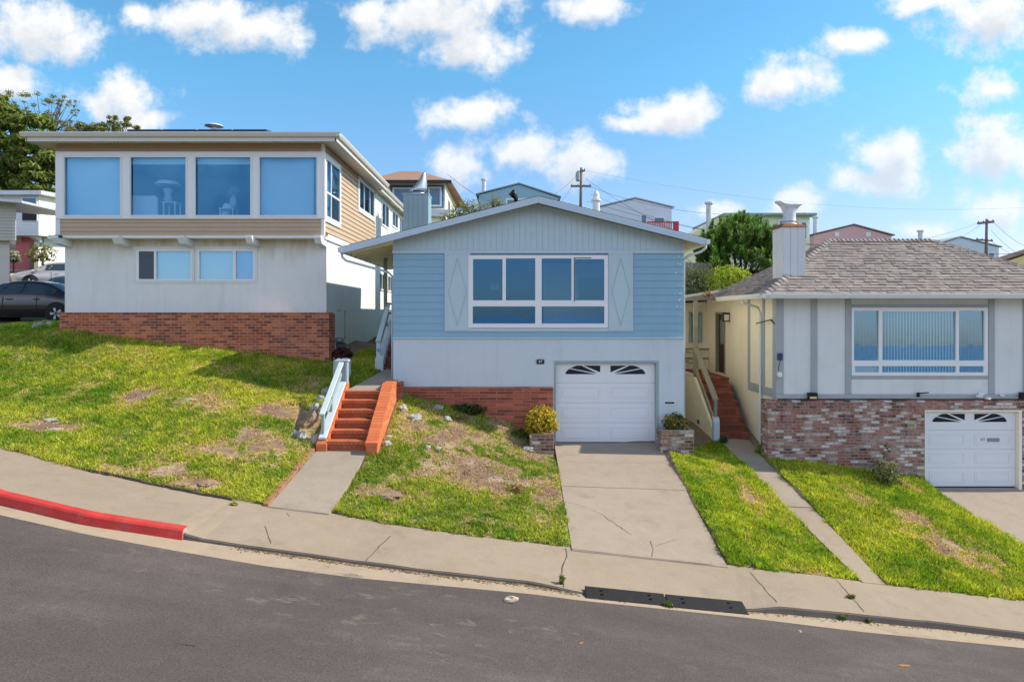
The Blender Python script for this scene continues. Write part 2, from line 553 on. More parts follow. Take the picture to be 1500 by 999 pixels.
mat['yellow_lens'] = M('yellowed lens', (.65, .58, .30), .4, .1, 5, 0)
# ------------------------------------------------------------------ sky and sun
SUN = Vector((1.17, 0.066, 1.0)).normalized()
ELEV = math.asin(SUN.z)
ROT = math.atan2(SUN.x, SUN.y)
world = bpy.data.worlds.new('World')
SC.world = world
world.use_nodes = True
wt = NT.__new__(NT)
wt.t = world.node_tree
wt.t.nodes.clear()
wt.out = wt.n('ShaderNodeOutputWorld')
sky = wt.n('ShaderNodeTexSky', sky_type='NISHITA')
sky.sun_disc = False
sky.sun_elevation = ELEV
sky.sun_rotation = ROT
sky.air_density = 1.0
sky.dust_density = .6
sky.ozone_density = 2.0
dirv = wt.n('ShaderNodeTexCoord').outputs['Generated']
sx = wt.n('ShaderNodeSeparateXYZ', {0: dirv})
yy = wt.math('MAXIMUM', wt.math('ABSOLUTE', sx.outputs[1]), .03)
uu = wt.math('DIVIDE', sx.outputs[0], yy)
vv = wt.math('DIVIDE', sx.outputs[2], yy)
front = wt.math('GREATER_THAN', sx.outputs[1], 0.0)
# cumulus puffs: direction (tangent of azimuth, tangent of elevation) and size
CLOUDS = []
for px, py, rx, ry in [(40, 38, 120, 62), (100, 60, 66, 40), (10, 118, 62, 34), (300, 22, 110, 44), (365, 46, 118, 44), (215, 12, 46, 24),
                       (640, 20, 150, 66), (690, 62, 92, 48), (865, 12, 84, 34), (560, 14, 70, 34),
                       (178, 142, 84, 50), (200, 178, 70, 34), (690, 172, 86, 36), (668, 240, 60, 40), (770, 222, 62, 40), (845, 236, 66, 52),
                       (985, 162, 84, 38), (925, 176, 48, 20), (1155, 118, 82, 54), (1255, 64, 58, 26),
                       (1305, 218, 76, 50), (1290, 258, 96, 36), (1455, 215, 84, 66), (1450, 130, 64, 32), (1440, 30, 118, 62), (1350, 8, 66, 24),
                       (1460, 300, 62, 38), (1160, 306, 62, 36), (1345, 338, 66, 18), (1050, 312, 48, 20), (1700, 150, 140, 90), (-250, 140, 160, 80), (1900, 330, 140, 60), (-480, 300, 160, 70)]:
    CLOUDS.append(((px - CX) / F, (HY - py) / F, rx / F, ry / F))


def cloud_density(ou, ov):
    u = wt.math('ADD', uu, ou); v = wt.math('ADD', vv, ov)
    p = wt.n('ShaderNodeCombineXYZ', {0: u, 1: v}).outputs[0]
    wn = wt.n('ShaderNodeTexNoise', {'Vector': p, 'Scale': 8.5, 'Detail': 2.0, 'Roughness': .5})
    w = wt.n('ShaderNodeVectorMath', {0: wn.outputs['Color'], 1: (.5, .5, .5)}, operation='SUBTRACT').outputs[0]
    w = wt.n('ShaderNodeVectorMath', {0: w, 1: (.075, .05, 0)}, operation='MULTIPLY').outputs[0]
    q = wt.n('ShaderNodeVectorMath', {0: p, 1: w}, operation='ADD').outputs[0]
    best = None
    for cu, cv, ru, rv in CLOUDS:
        a = wt.n('ShaderNodeVectorMath', {0: q, 1: (1 / ru, 1 / rv, 0), 2: (-cu / ru, -cv / rv, 0)}, operation='MULTIPLY_ADD').outputs[0]
        l = wt.n('ShaderNodeVectorMath', {0: a}, operation='LENGTH').outputs['Value']
        best = l if best is None else wt.math('MINIMUM', best, l)
    f1 = wt.noise(p, 21.0, 9.0, .62)
    d = wt.math('SUBTRACT', 1.0, best)
    return wt.math('ADD', d, wt.math('MULTIPLY', wt.math('SUBTRACT', f1, .50), 1.9))


d0 = cloud_density(0, 0)
d1 = cloud_density(.012, .030)
alpha = wt.n('ShaderNodeMapRange', {0: d0, 1: -.02, 2: .72, 3: 0.0, 4: 1.0}, interpolation_type='SMOOTHSTEP').outputs[0]
bodyd = wt.n('ShaderNodeMapRange', {0: d1, 1: .1, 2: 1.0, 3: 0.0, 4: 1.0}, interpolation_type='SMOOTHSTEP').outputs[0]
lum = wt.math('SUBTRACT', 1.04, wt.math('MULTIPLY', bodyd, .17))
ccol = wt.mix(bodyd, (1.0, 1.0, 1.0), (.86, .91, .97))
ccol = wt.mix(1.0, ccol, lum, 'MULTIPLY')
low = wt.n('ShaderNodeMapRange', {0: vv, 1: .05, 2: .28, 3: .58, 4: .97}).outputs[0]
alpha = wt.math('MULTIPLY', alpha, low)
alpha = wt.math('MULTIPLY', alpha, front)
SKY_STR = .15
tintf = wt.n('ShaderNodeMapRange', {0: vv, 1: .06, 2: .34}).outputs[0]
skyc = wt.mix(1.0, sky.outputs[0], wt.mix(tintf, (.98, .89, 1.18), (.72, 1.31, 1.42)), 'MULTIPLY')
zen = wt.n('ShaderNodeMapRange', {0: sx.outputs[2], 1: .44, 2: .75, 3: 1.0, 4: .4}, interpolation_type='SMOOTHSTEP').outputs[0]
sc_ = wt.mix(1.0, skyc, zen, 'MULTIPLY')
bg1 = wt.n('ShaderNodeBackground', {0: sc_, 1: SKY_STR})
bg2 = wt.n('ShaderNodeBackground', {0: ccol, 1: 1.0})
mxs = wt.n('ShaderNodeMixShader', {0: alpha})
wt.t.links.new(bg1.outputs[0], mxs.inputs[1]); wt.t.links.new(bg2.outputs[0], mxs.inputs[2])
# cloud glow added to the unseen sky behind the camera to brighten the facades
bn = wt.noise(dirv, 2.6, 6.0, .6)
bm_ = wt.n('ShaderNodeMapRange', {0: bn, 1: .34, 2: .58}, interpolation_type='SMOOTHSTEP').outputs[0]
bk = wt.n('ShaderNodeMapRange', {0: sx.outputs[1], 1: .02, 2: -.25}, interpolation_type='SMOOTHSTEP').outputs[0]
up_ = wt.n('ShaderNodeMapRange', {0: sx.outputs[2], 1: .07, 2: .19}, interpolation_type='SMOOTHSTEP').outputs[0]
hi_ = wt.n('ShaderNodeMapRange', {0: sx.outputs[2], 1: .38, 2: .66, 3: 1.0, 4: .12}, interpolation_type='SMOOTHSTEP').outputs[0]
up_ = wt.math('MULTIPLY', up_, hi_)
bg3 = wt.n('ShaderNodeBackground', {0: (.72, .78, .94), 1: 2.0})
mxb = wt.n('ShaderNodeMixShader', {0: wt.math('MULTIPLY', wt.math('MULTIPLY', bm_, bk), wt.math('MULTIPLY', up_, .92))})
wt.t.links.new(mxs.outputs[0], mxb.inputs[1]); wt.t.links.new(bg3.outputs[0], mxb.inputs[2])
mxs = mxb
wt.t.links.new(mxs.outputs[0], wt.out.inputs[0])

sl = bpy.data.lights.new('sun', 'SUN')
sl.energy = 5.7
sl.angle = math.radians(.53)
sl.color = (1.0, .90, .74)
so = bpy.data.objects.new('sun', sl)
COL.objects.link(so)
so.rotation_euler = SUN.to_track_quat('Z', 'Y').to_euler()
so.location = (20, 0, 30)

# ------------------------------------------------------------------ ground surfaces
def Sz(x, d): return -.745 - .14 * x + .03 * (d - 13.2)     # back of the pavement
def Rz(x): return -.95 - .14 * max(-40, min(40, x))           # road


def unS(px, py, h=0.0):
    a = (px - CX) / F; b = (py - HY) / F
    d = (4.597 - h) / (b - .14 * a + .03)
    return Vector((a * d, d, CZ - b * d))


def unR(px, py, h=0.0):
    a = (px - CX) / F; b = (py - HY) / F
    d = (CZ + .95 - h) / (b - .14 * a)
    return Vector((a * d, d, CZ - b * d))


inner_px = [(0, 657), (110, 687), (160, 697), (250, 716), (390, 742), (482, 752), (560, 768), (700, 787), (838, 803), (1064, 828), (1140, 838), (1260, 850), (1330, 858), (1420, 872), (1500, 881)]
inner = [unS(*p) for p in inner_px]
inner = [Vector((-24, 20.5, 0)), Vector((-16, 16.6, 0))] + inner + [Vector((16, 14.6, 0)), Vector((30, 17, 0))]
h_key = [(-30, .15), (-5.5, .15), (-5.1, .06), (.6, .06), (1.15, .03), (3.85, .03), (4.5, .12), (30, .135)]
def hk(x): return float(np.interp(x, [k[0] for k in h_key], [k[1] for k in h_key]))


# face base line of the kerb / asphalt edge, read on the road plane
base_px = [(0, 739), (130, 770), (265, 791), (390, 809), (520, 827), (650, 844), (770, 857), (860, 873), (980, 887), (1097, 897), (1164, 902), (1260, 911), (1380, 923), (1500, 937)]
edge_px = [(0, 752), (130, 781), (260, 805), (390, 827), (520, 844), (650, 856), (780, 868), (852, 877.5), (980, 890.5), (1097, 903), (1260, 923), (1380, 935), (1500, 947)]
kb = [unR(*p) for p in base_px]
ke = [unR(*p) for p in edge_px]
kb = [Vector((-24, 18.2, 0)), Vector((-14, 14.1, 0))] + kb + [Vector((16, 13.0, 0)), Vector((30, 15, 0))]
ke = [Vector((-24, 17.7, 0)), Vector((-14, 13.6, 0))] + ke + [Vector((16, 12.6, 0)), Vector((30, 14.6, 0))]
def din(x): return float(np.interp(x, [p.x for p in inner], [p.y for p in inner]))
def dkb(x): return float(np.interp(x, [p.x for p in kb], [p.y for p in kb]))
def dke(x): return float(np.interp(x, [p.x for p in ke], [p.y for p in ke]))


XS = [x for x in np.arange(-24, 30.01, .25)]
# road
rows = [[], [], []]
for x in XS:
    rows[0].append((x, -40, Rz(x))); rows[1].append((x, 5, Rz(x) + .03)); rows[2].append((x, dke(x), Rz(x)))
road_mb = MB().grid(rows)
road = struct(road_mb.build('road', mat['asphalt']))
gr = [[], []]
for x in XS:
    gr[0].append((x, dke(x) - .06, Rz(x) - .001 + .004)); gr[1].append((x, dkb(x) + .1, Rz(x) + .012))
gut_mb = MB().grid(gr)
gutter = struct(gut_mb.build('gutter', mat['gutter']))
# kerb: face and a top strip
kr = [[], [], [], []]
sw = [[], [], []]
for x in XS:
    h = hk(x) + .012 * noise.noise((x * 1.7, 3, 0)) * (x > -5); b = dkb(x) + .012 * noise.noise((x * 2.3, 9, 0)); r = Rz(x)
    kr[0].append((x, b, r - .05)); kr[1].append((x, b + .012, r + h - .015)); kr[2].append((x, b + .03, r + h)); kr[3].append((x, b + .15, r + h + .004))
    i = din(x); zi = Sz(x, i); ap = 0.0
    mid = (b + .15) * .55 + i * .45
    zm = (r + h + .004) * .5 + zi * .5
    sw[0].append((x, b + .032, r + h + .006)); sw[1].append((x, mid, zm)); sw[2].append((x, i + .05, zi + .0015))
kerb_mb = MB().grid(kr[:3])
kerb = struct(kerb_mb.build('kerb', mat['kerb']))
side_mb = MB().grid(sw)
pavement = struct(side_mb.build('sidewalk', mat['concrete']))


def quad_slab(tl, tr, br, bl, n=14, m=6, lift=0.0, thick=.12, wob=0.0):
    tl, tr, br, bl = map(Vector, (tl, tr, br, bl))
    top = []
    for i in range(n + 1):
        t = i / n
        a = tl.lerp(bl, t); b = tr.lerp(br, t)
        row = []
        for j in range(m + 1):
            p = a.lerp(b, j / m)
            p.z += lift
            row.append(p)
        top.append(row)
    mb = MB().grid(top)
    # skirts
    for e in ([r[0] for r in top], [r[-1] for r in top][::-1], top[0][::-1], top[-1]):
        mb.grid([e, [p - Vector((0, 0, thick)) for p in e]])
    return mb


SLABS = []
SLAB_POLY = []
def slab(name, tl, tr, br, bl, m, lift=.0, **k):
    mb = quad_slab(tl, tr, br, bl, lift=lift, **k)
    o = struct(mb.build(name, m, recalc=False))
    SLABS.append(mb)
    SLAB_POLY.append([Vector(q) for q in (tl, tr, br, bl)])
    return o


def onS(px, py, l=.006):
    p = unS(px, py); p.z += l; return p


drive_t = (P(812, 648.5, 19.12), P(968, 648.5, 19.12))
driveway = slab('driveway', drive_t[0], drive_t[1], onS(1066, 831), onS(838, 806), mat['drive'])
front_walk = slab('front_walk', P(465, 658.5, 15.95), P(539, 659.5, 15.95), onS(482, 754), onS(392, 743), mat['walk'])
ra, rb = P(1051, 641, 20.9), P(1096, 643, 20.9)
rm0, rm1 = P(1150, 741, 16.4), P(1190, 743, 16.4)
rc, rd = onS(1264, 853), onS(1297, 856)
rn0, rn1 = P(1086, 676, 18.9), P(1124, 678, 18.9)
side_path_a = slab('side_path', ra, rb, rn1, rn0, mat['walk'])
side_path_b = slab('side_path', rn0, rn1, rm1, rm0, mat['walk'])
side_path_c = slab('side_path', rm0 + Vector((0, -.03, -.01)), rm1 + Vector((0, -.03, -.01)), rd, rc, mat['concrete'])
drive2 = slab('driveway', P(1357, 714, 19.3), P(1560, 714, 19.3), onS(1900, 930), onS(1640, 901), mat['drive'])
landing = slab('landing_path', (-3.62, 20.5, 1.88), (-3.2, 20.5, 1.88), (-3.2, 17.7, 1.556), (-4.12, 17.7, 1.556), mat['walk'], n=6)

# ------------------------------------------------------------------ terrain (thin plate spline through measured points)
ctl = []
def cp(px, py, d): p = P(px, py, d); ctl.append((p.x, p.y, p.z))
def c3(x, d, z): ctl.append((x, d, z))
for p in inner[2:-2]: c3(p.x, p.y, Sz(p.x, p.y))
for p in (inner[0], inner[1], inner[-2], inner[-1]): c3(p.x, p.y, Sz(p.x, p.y))
for x in (-24, -16, -10, -6, -2, 2, 6, 10, 16, 24, 30):
    c3(x, dkb(x) - .3, Rz(x)); c3(x, 3, Rz(x)); c3(x, -20, Rz(x)); c3(x, -40, Rz(x))
for px, py in ((92, 484), (150, 491), (200, 498), (270, 506), (350, 515), (420, 524), (485, 531)): cp(px, py, 20.6)
cp(0, 477, 22.0); cp(-110, 468, 23.0); cp(30, 476, 22)
cp(270, 551, 18.3); cp(150, 590, 17.0); cp(100, 545, 18.8); cp(380, 567, 18.25); cp(437, 576, 18.3); cp(468, 583, 18.1); cp(300, 620, 16.0); cp(400, 640, 15.6)
cp(465, 655, 15.95); cp(485, 600, 17.0); cp(440, 600, 16.9)
c3(-4.35, 18.95, 1.58); c3(-3.7, 20.4, 1.86); c3(-4.6, 20.5, 1.95); c3(-5.2, 21.5, 2.15); c3(-4.8, 24, 2.35); c3(-4.5, 30, 2.7)
cp(545, 658, 15.95); cp(560, 622, 17.0); cp(580, 585, 18.4); cp(600, 580, 19.05); cp(650, 592, 19.05); cp(700, 606, 19.05); cp(745, 619, 19.05); cp(790, 640, 19.05)
cp(780, 664, 18.3); cp(815, 660, 18.6)
for t in (0, .33, .66, .95):
    a = Vector(drive_t[0]).lerp(onS(838, 806), t); b = Vector(drive_t[1]).lerp(onS(1066, 831), t)
    c3(a.x, a.y, a.z + (.02 if t else 0)); c3(b.x, b.y, b.z + .03)
cp(640, 690, 15.6); cp(720, 720, 15.0)
for q in (ra, rb, rn0, rn1, rm0, rm1, rc, rd): c3(q.x, q.y, q.z + .015)
c3(5.2, 22, -.25); c3(5.2, 24, -.2); c3(5.2, 26.2, -.1); c3(6.5, 26.2, .2); cp(1010, 662, 19.4); cp(1003, 660, 20.8)
cp(1120, 668, 19.4); cp(1180, 676, 19.2); cp(1250, 686, 19.2); cp(1320, 694, 19.2); cp(1352, 700, 19.2)
for t in (0.02, .3, .6, .9):
    a = P(1357, 714, 19.3).lerp(onS(1640, 901), t); c3(a.x - .03, a.y, a.z + (.03 if t > .1 else .1))
cp(1330, 740, 17.2)
for x, d, z in [(-16, 24, 3.1), (-20, 23, 3.5), (-24, 30, 4.2), (-25, 36, 4.7), (-30, 46, 6.4), (-34, 35, 5.8), (-9, 30, 3.4), (0, 30, 2.6), (8, 26, 1.2), (12, 30, 1.2), (20, 30, 0.4),
                (0, 45, 6.2), (15, 45, 5.0), (30, 45, 3.5), (-15, 45, 5.8), (-30, 60, 8.5), (0, 70, 10.0), (30, 70, 8.2), (60, 70, 5.6), (-60, 70, 11),
                (60, 25, -6), (-50, 25, 6.5), (60, 0, -8), (-50, 0, 5.5), (45, 15, -5.5), (-60, 100, 12), (0, 100, 10), (60, 100, 6), (100, 60, 2), (-100, 60, 12)]:
    c3(x, d, z)
ctl = np.array(ctl)


def _phi(r2):
    return 0.5 * r2 * np.log(np.maximum(r2, 1e-12))


_n = len(ctl)
_r2 = ((ctl[:, None, :2] - ctl[None, :, :2]) ** 2).sum(-1)
_A = np.zeros((_n + 3, _n + 3))
_A[:_n, :_n] = _phi(_r2) + np.eye(_n) * .02
_A[:_n, _n] = 1; _A[:_n, _n + 1:] = ctl[:, :2]
_A[_n, :_n] = 1; _A[_n + 1:, :_n] = ctl[:, :2].T
_w = np.linalg.solve(_A, np.concatenate([ctl[:, 2], np.zeros(3)]))


def H(x, d):
    x = np.asarray(x, float); d = np.asarray(d, float)
    sh = x.shape
    x = x.ravel(); d = d.ravel()
    out = np.empty_like(x)
    for s in range(0, len(x), 20000):
        xx, dd = x[s:s + 20000], d[s:s + 20000]
        r2 = (xx[:, None] - ctl[None, :, 0]) ** 2 + (dd[:, None] - ctl[None, :, 1]) ** 2
        out[s:s + 20000] = _phi(r2) @ _w[:_n] + _w[_n] + _w[_n + 1] * xx + _w[_n + 2] * dd
    return out.reshape(sh)


def h1(x, d): return float(H(np.array([x]), np.array([d]))[0])


def ong(px, py, d_lo=9.0, d_hi=30.0):
    """first point of the terrain along a sight line"""
    ds = np.arange(d_lo, d_hi, .04)
    z = CZ - (py - HY) * ds / F
    h = H((px - CX) * ds / F, ds)
    k = np.argmax(z <= h)
    if not (z <= h).any(): k = len(ds) - 1
    d = ds[k]
    return Vector(((px - CX) * d / F, d, float(h[k])))


def in_poly(x, y, poly):
    x = np.asarray(x); y = np.asarray(y)
    c = np.zeros(x.shape, bool)
    n = len(poly)
    for i in range(n):
        x0, y0 = poly[i][0], poly[i][1]; x1, y1 = poly[(i + 1) % n][0], poly[(i + 1) % n][1]
        if y0 == y1: continue
        t = ((y0 > y) != (y1 > y)) & (x < (x1 - x0) * (y - y0) / (y1 - y0) + x0)
        c ^= t
    return c


def vnoise(x, y, s, seed=0.0, oct=4):
    """cheap vectorised value noise, -1..1"""
    out = np.zeros(np.shape(x)); amp = 1.0; tot = 0
    for o in range(oct):
        xs = x * s + seed * 17.3 + o * 5.7; ys = y * s + seed * 9.1 + o * 3.3
        xi = np.floor(xs); yi = np.floor(ys); fx = xs - xi; fy = ys - yi
        fx = fx * fx * (3 - 2 * fx); fy = fy * fy * (3 - 2 * fy)
        def hsh(a, b):
            t = np.sin(a * 127.1 + b * 311.7 + seed * 1.7) * 43758.5453
            return t - np.floor(t)
        v = (hsh(xi, yi) * (1 - fx) + hsh(xi + 1, yi) * fx) * (1 - fy) + (hsh(xi, yi + 1) * (1 - fx) + hsh(xi + 1, yi + 1) * fx) * fy
        out += amp * (v * 2 - 1); tot += amp
        amp *= .55; s *= 2.1
    return out / tot


# lawn outlines on the ground (x, y)
def XY(*pts): return [(p[0], p[1]) for p in pts]

lawn_left = [(-14.0, 15.6), (-12, 15.0)] + [(q.x, q.y + .02) for q in inner[2:6]] + [(inner[6].x, inner[6].y + .05)] + [(onS(394, 743).x - .04, onS(394, 743).y + .05), (-4.42, 15.9), (-4.4, 18.1), (-4.15, 18.2), (-3.7, 20.35), (-3.95, 20.45), (-4.0, 23.5), (-4.75, 23.5), (-5.0, 21.3), (-5.2, 20.7), (-13.2, 20.65), (-13.3, 22.2), (-18.5, 22.6), (-18.5, 17)]
lawn_mid = [(onS(482, 752).x + .03, onS(482, 752).y + .06)] + [(q.x, q.y + .03) for q in inner[8:10]] + [(onS(836, 803).x, onS(836, 803).y + .05), (drive_t[0].x - .02, 18.2), (drive_t[0].x - .65, 18.3), (drive_t[0].x - .7, 19.05), (-2.9, 19.05), (-2.93, 15.8), (-3.2, 15.75)]
lawn_strip = [(onS(1068, 829).x, onS(1068, 829).y + .05)] + [(q.x, q.y + .03) for q in inner[12:14]] + [(rc.x - .03, rc.y), (rm0.x - .03, rm0.y), (rn0.x - .03, rn0.y), (ra.x + .0, ra.y - .1), (5.8, 20.7), (5.0, 20.7), (4.62, 19.2), (4.85, 19.0), (4.85, 18.35), (drive_t[1].x + .05, 18.3)]
lawn_right = [(rd.x + .03, rd.y)] + [(q.x, q.y + .03) for q in inner[15:17]] + [(12.6, 14.1), (P(1357, 714, 19.3).x - .04, 19.15), (7.0, 19.15), (6.75, 19.6), (rb.x + .1, 20.4), (rn1.x + .03, rn1.y), (rm1.x + .03, rm1.y)]
LAWNS = [('left', lawn_left), ('mid', lawn_mid), ('strip', lawn_strip), ('right', lawn_right)]

# bare patches: (px, py, radius x, radius depth, strength)
BARE = []
for px, py, rx, ry, s in [(690, 690, 1.3, .9, .8), (760, 660, 1.1, .8, .85), (620, 625, 1.0, .45, .75), (700, 645, 1.1, .5, .75), (575, 725, .7, .35, .8), (800, 720, .6, .8, .6), (650, 640, .9, .8, .7), (735, 625, 1.0, .6, .7), (590, 640, .5, .7, .4),
                          (70, 625, .9, .45, .85), (205, 580, .6, .4, .8), (300, 590, 1.3, .6, .6), (395, 600, .7, .9, .6), (220, 690, .9, .3, .65), (300, 710, .5, .25, .9), (310, 660, .7, .3, .6), (380, 640, .7, .7, .5), (440, 620, .4, .6, .5), (130, 560, .6, .5, .4),
                          (1100, 730, .35, .8, .6), (1130, 790, .35, .6, .55), (1400, 800, 1.1, .8, .9), (1340, 760, .7, .6, .6), (1440, 830, .7, .5, .7), (1260, 730, .7, .7, .5), (1330, 715, .4, .5, .7), (1190, 840, .5, .25, .7), (1060, 690, .25, .5, .4)]:
    q = ong(px, py)
    BARE.append((q.x, q.y, rx, ry, s))


def bareness(x, y):
    b = np.zeros(np.shape(x))
    wob = vnoise(x, y, 1.9, 61, 4) * .75 + vnoise(x, y, 7.0, 62, 3) * .5
    for cx_, cy_, rx, ry, s in BARE:
        r = np.sqrt(((x - cx_) / rx) ** 2 + ((y - cy_) / ry) ** 2)
        b = np.maximum(b, s * np.clip(1.2 - r + wob * .55, 0, 1))
    n = vnoise(x, y, 1.3, 3, 4) * .8 + vnoise(x, y, 5.0, 5, 3) * .7 + vnoise(x, y, 13.0, 6, 2) * .4
    mid = ((x > -3.2) & (x < 1.4)) * np.clip(1 - np.abs(y - 15.9) / 3.4, 0, 1) * .43 + ((x > -3.2) & (x < 1.4)) * vnoise(x, y, 3.2, 71, 4) * .55
    left = (x < -4.2) * (.10 + .12 * np.clip((x + 11) / 6, 0, 1))
    return np.clip(b * 1.1 + n * .62 - .14 + mid + left, 0, 1)


gx = np.arange(-19, 17.01, .09); gy = np.arange(10.2, 25.01, .09)
GX, GY = np.meshgrid(gx, gy)
GZ = H(GX, GY)
GZ = GZ + vnoise(GX, GY, 2.2, 1, 4) * .025 + vnoise(GX, GY, 9, 2, 2) * .012
lawnmask = np.zeros(GX.shape, bool)
for _, poly in LAWNS: lawnmask |= in_poly(GX, GY, poly)
for sp_ in SLAB_POLY:
    pl = XY(*sp_)
    GZ = np.where(in_poly(GX, GY, pl), GZ - .18, GZ)
dn_i = np.interp(gx, [p.x for p in inner], [p.y for p in inner])
GZ = np.where((GX > -4.36) & (GX < -3.0) & (GY > 15.95) & (GY < 18.5), GZ - .55, GZ)
GZ = np.where(GY < dn_i[None, :] + .02, GZ - .30, GZ)
bare = bareness(GX, GY)
n3 = vnoise(GX, GY, 14, 8, 2)
dirt = np.array([.235, .145, .10]); straw = np.array([.46, .335, .17]); green = np.array([.20, .23, .05]); pale = np.array([.46, .345, .25])
w_d = np.clip((bare - .42) * 3.5, 0, 1)[..., None]
w_s = np.clip((bare - .18) * 3, 0, 1)[..., None]
colr = green * (1 - w_s) + straw * w_s
dd_ = dirt * (1 - np.clip(vnoise(GX, GY, 1.7, 12, 3) * 1.6, 0, .75)[..., None]) + pale * np.clip(vnoise(GX, GY, 1.7, 12, 3) * 1.6, 0, .75)[..., None]
colr = colr * (1 - w_d) + dd_ * w_d
colr = np.clip(colr * (1 + n3[..., None] * .35), .01, 1)
far = ~lawnmask
colr[far] = np.array([.24, .18, .125]) * (1 + n3[far][:, None] * .3)
ny_, nx_ = GX.shape
me = bpy.data.meshes.new('ground')
vs = np.stack([GX, GY, GZ], -1).reshape(-1, 3)
ii = np.arange(ny_ * nx_).reshape(ny_, nx_)
quads = np.stack([ii[:-1, :-1], ii[:-1, 1:], ii[1:, 1:], ii[1:, :-1]], -1).reshape(-1, 4)
me.vertices.add(len(vs)); me.vertices.foreach_set('co', vs.ravel())
me.loops.add(len(quads) * 4); me.loops.foreach_set('vertex_index', quads.ravel())
me.polygons.add(len(quads)); me.polygons.foreach_set('loop_start', np.arange(0, len(quads) * 4, 4)); me.polygons.foreach_set('loop_total', np.full(len(quads), 4))
me.update(calc_edges=True)
at = me.color_attributes.new('Col', 'FLOAT_COLOR', 'POINT')
ca = np.concatenate([colr.reshape(-1, 3), np.ones((ny_ * nx_, 1))], 1)
at.data.foreach_set('color', ca.ravel())
me.polygons.foreach_set('use_smooth', np.ones(len(quads), bool))
soil = M('lawn soil', (1, 1, 1), .97, .3, 11, .9, 70, .02, col_attr=True)
me.materials.append(soil)
lawn_o = bpy.data.objects.new('lawn', me); COL.objects.link(lawn_o); struct(lawn_o)
GROUND_BVH = BVHTree.FromPolygons([Vector(v) for v in vs], [tuple(q) for q in quads])

# wider ground, coarser, to the horizon
xs = np.concatenate([np.linspace(-3000, -150, 8), np.arange(-120, 131, 4.0), np.linspace(160, 3000, 8)])
ys = np.concatenate([np.linspace(-3000, -80, 8), np.arange(-50, 121, 4.0), np.linspace(140, 3000, 8)])
WX, WY = np.meshgrid(xs, ys)
cxm = np.clip(WX, -90, 90); cym = np.clip(WY, -40, 100)
WZ = H(cxm, cym)
dist = np.sqrt((WX - cxm) ** 2 + (WY - cym) ** 2)
WZ = WZ - np.minimum(dist * .06, 60) * (WY < 60) - np.minimum(dist * .02, 20) * (WY >= 60)
WZ -= .25
WZ = np.where(WY < -200, -60, WZ)
near = (WX > -20.5) & (WX < 18.5) & (WY > -44) & (WY < 26)
WZ = np.where(near, WZ - .8, WZ)
mb = MB().grid([[(WX[i, j], WY[i, j], WZ[i, j]) for j in range(len(xs))] for i in range(len(ys))])
hill_mat = concrete_mat('grassy hillside', (.115, .125, .045), .5, .95)
struct(mb.build('ground', hill_mat, smooth=True))
sea_mb = MB().grid([[(-5000, -5500, -15), (5000, -5500, -15)], [(-5000, -170, -15), (5000, -170, -15)]])
struct(sea_mb.build('sea', M('sea water', (.03, .11, .24), .35, .2, .05, .3, .3, .2)))

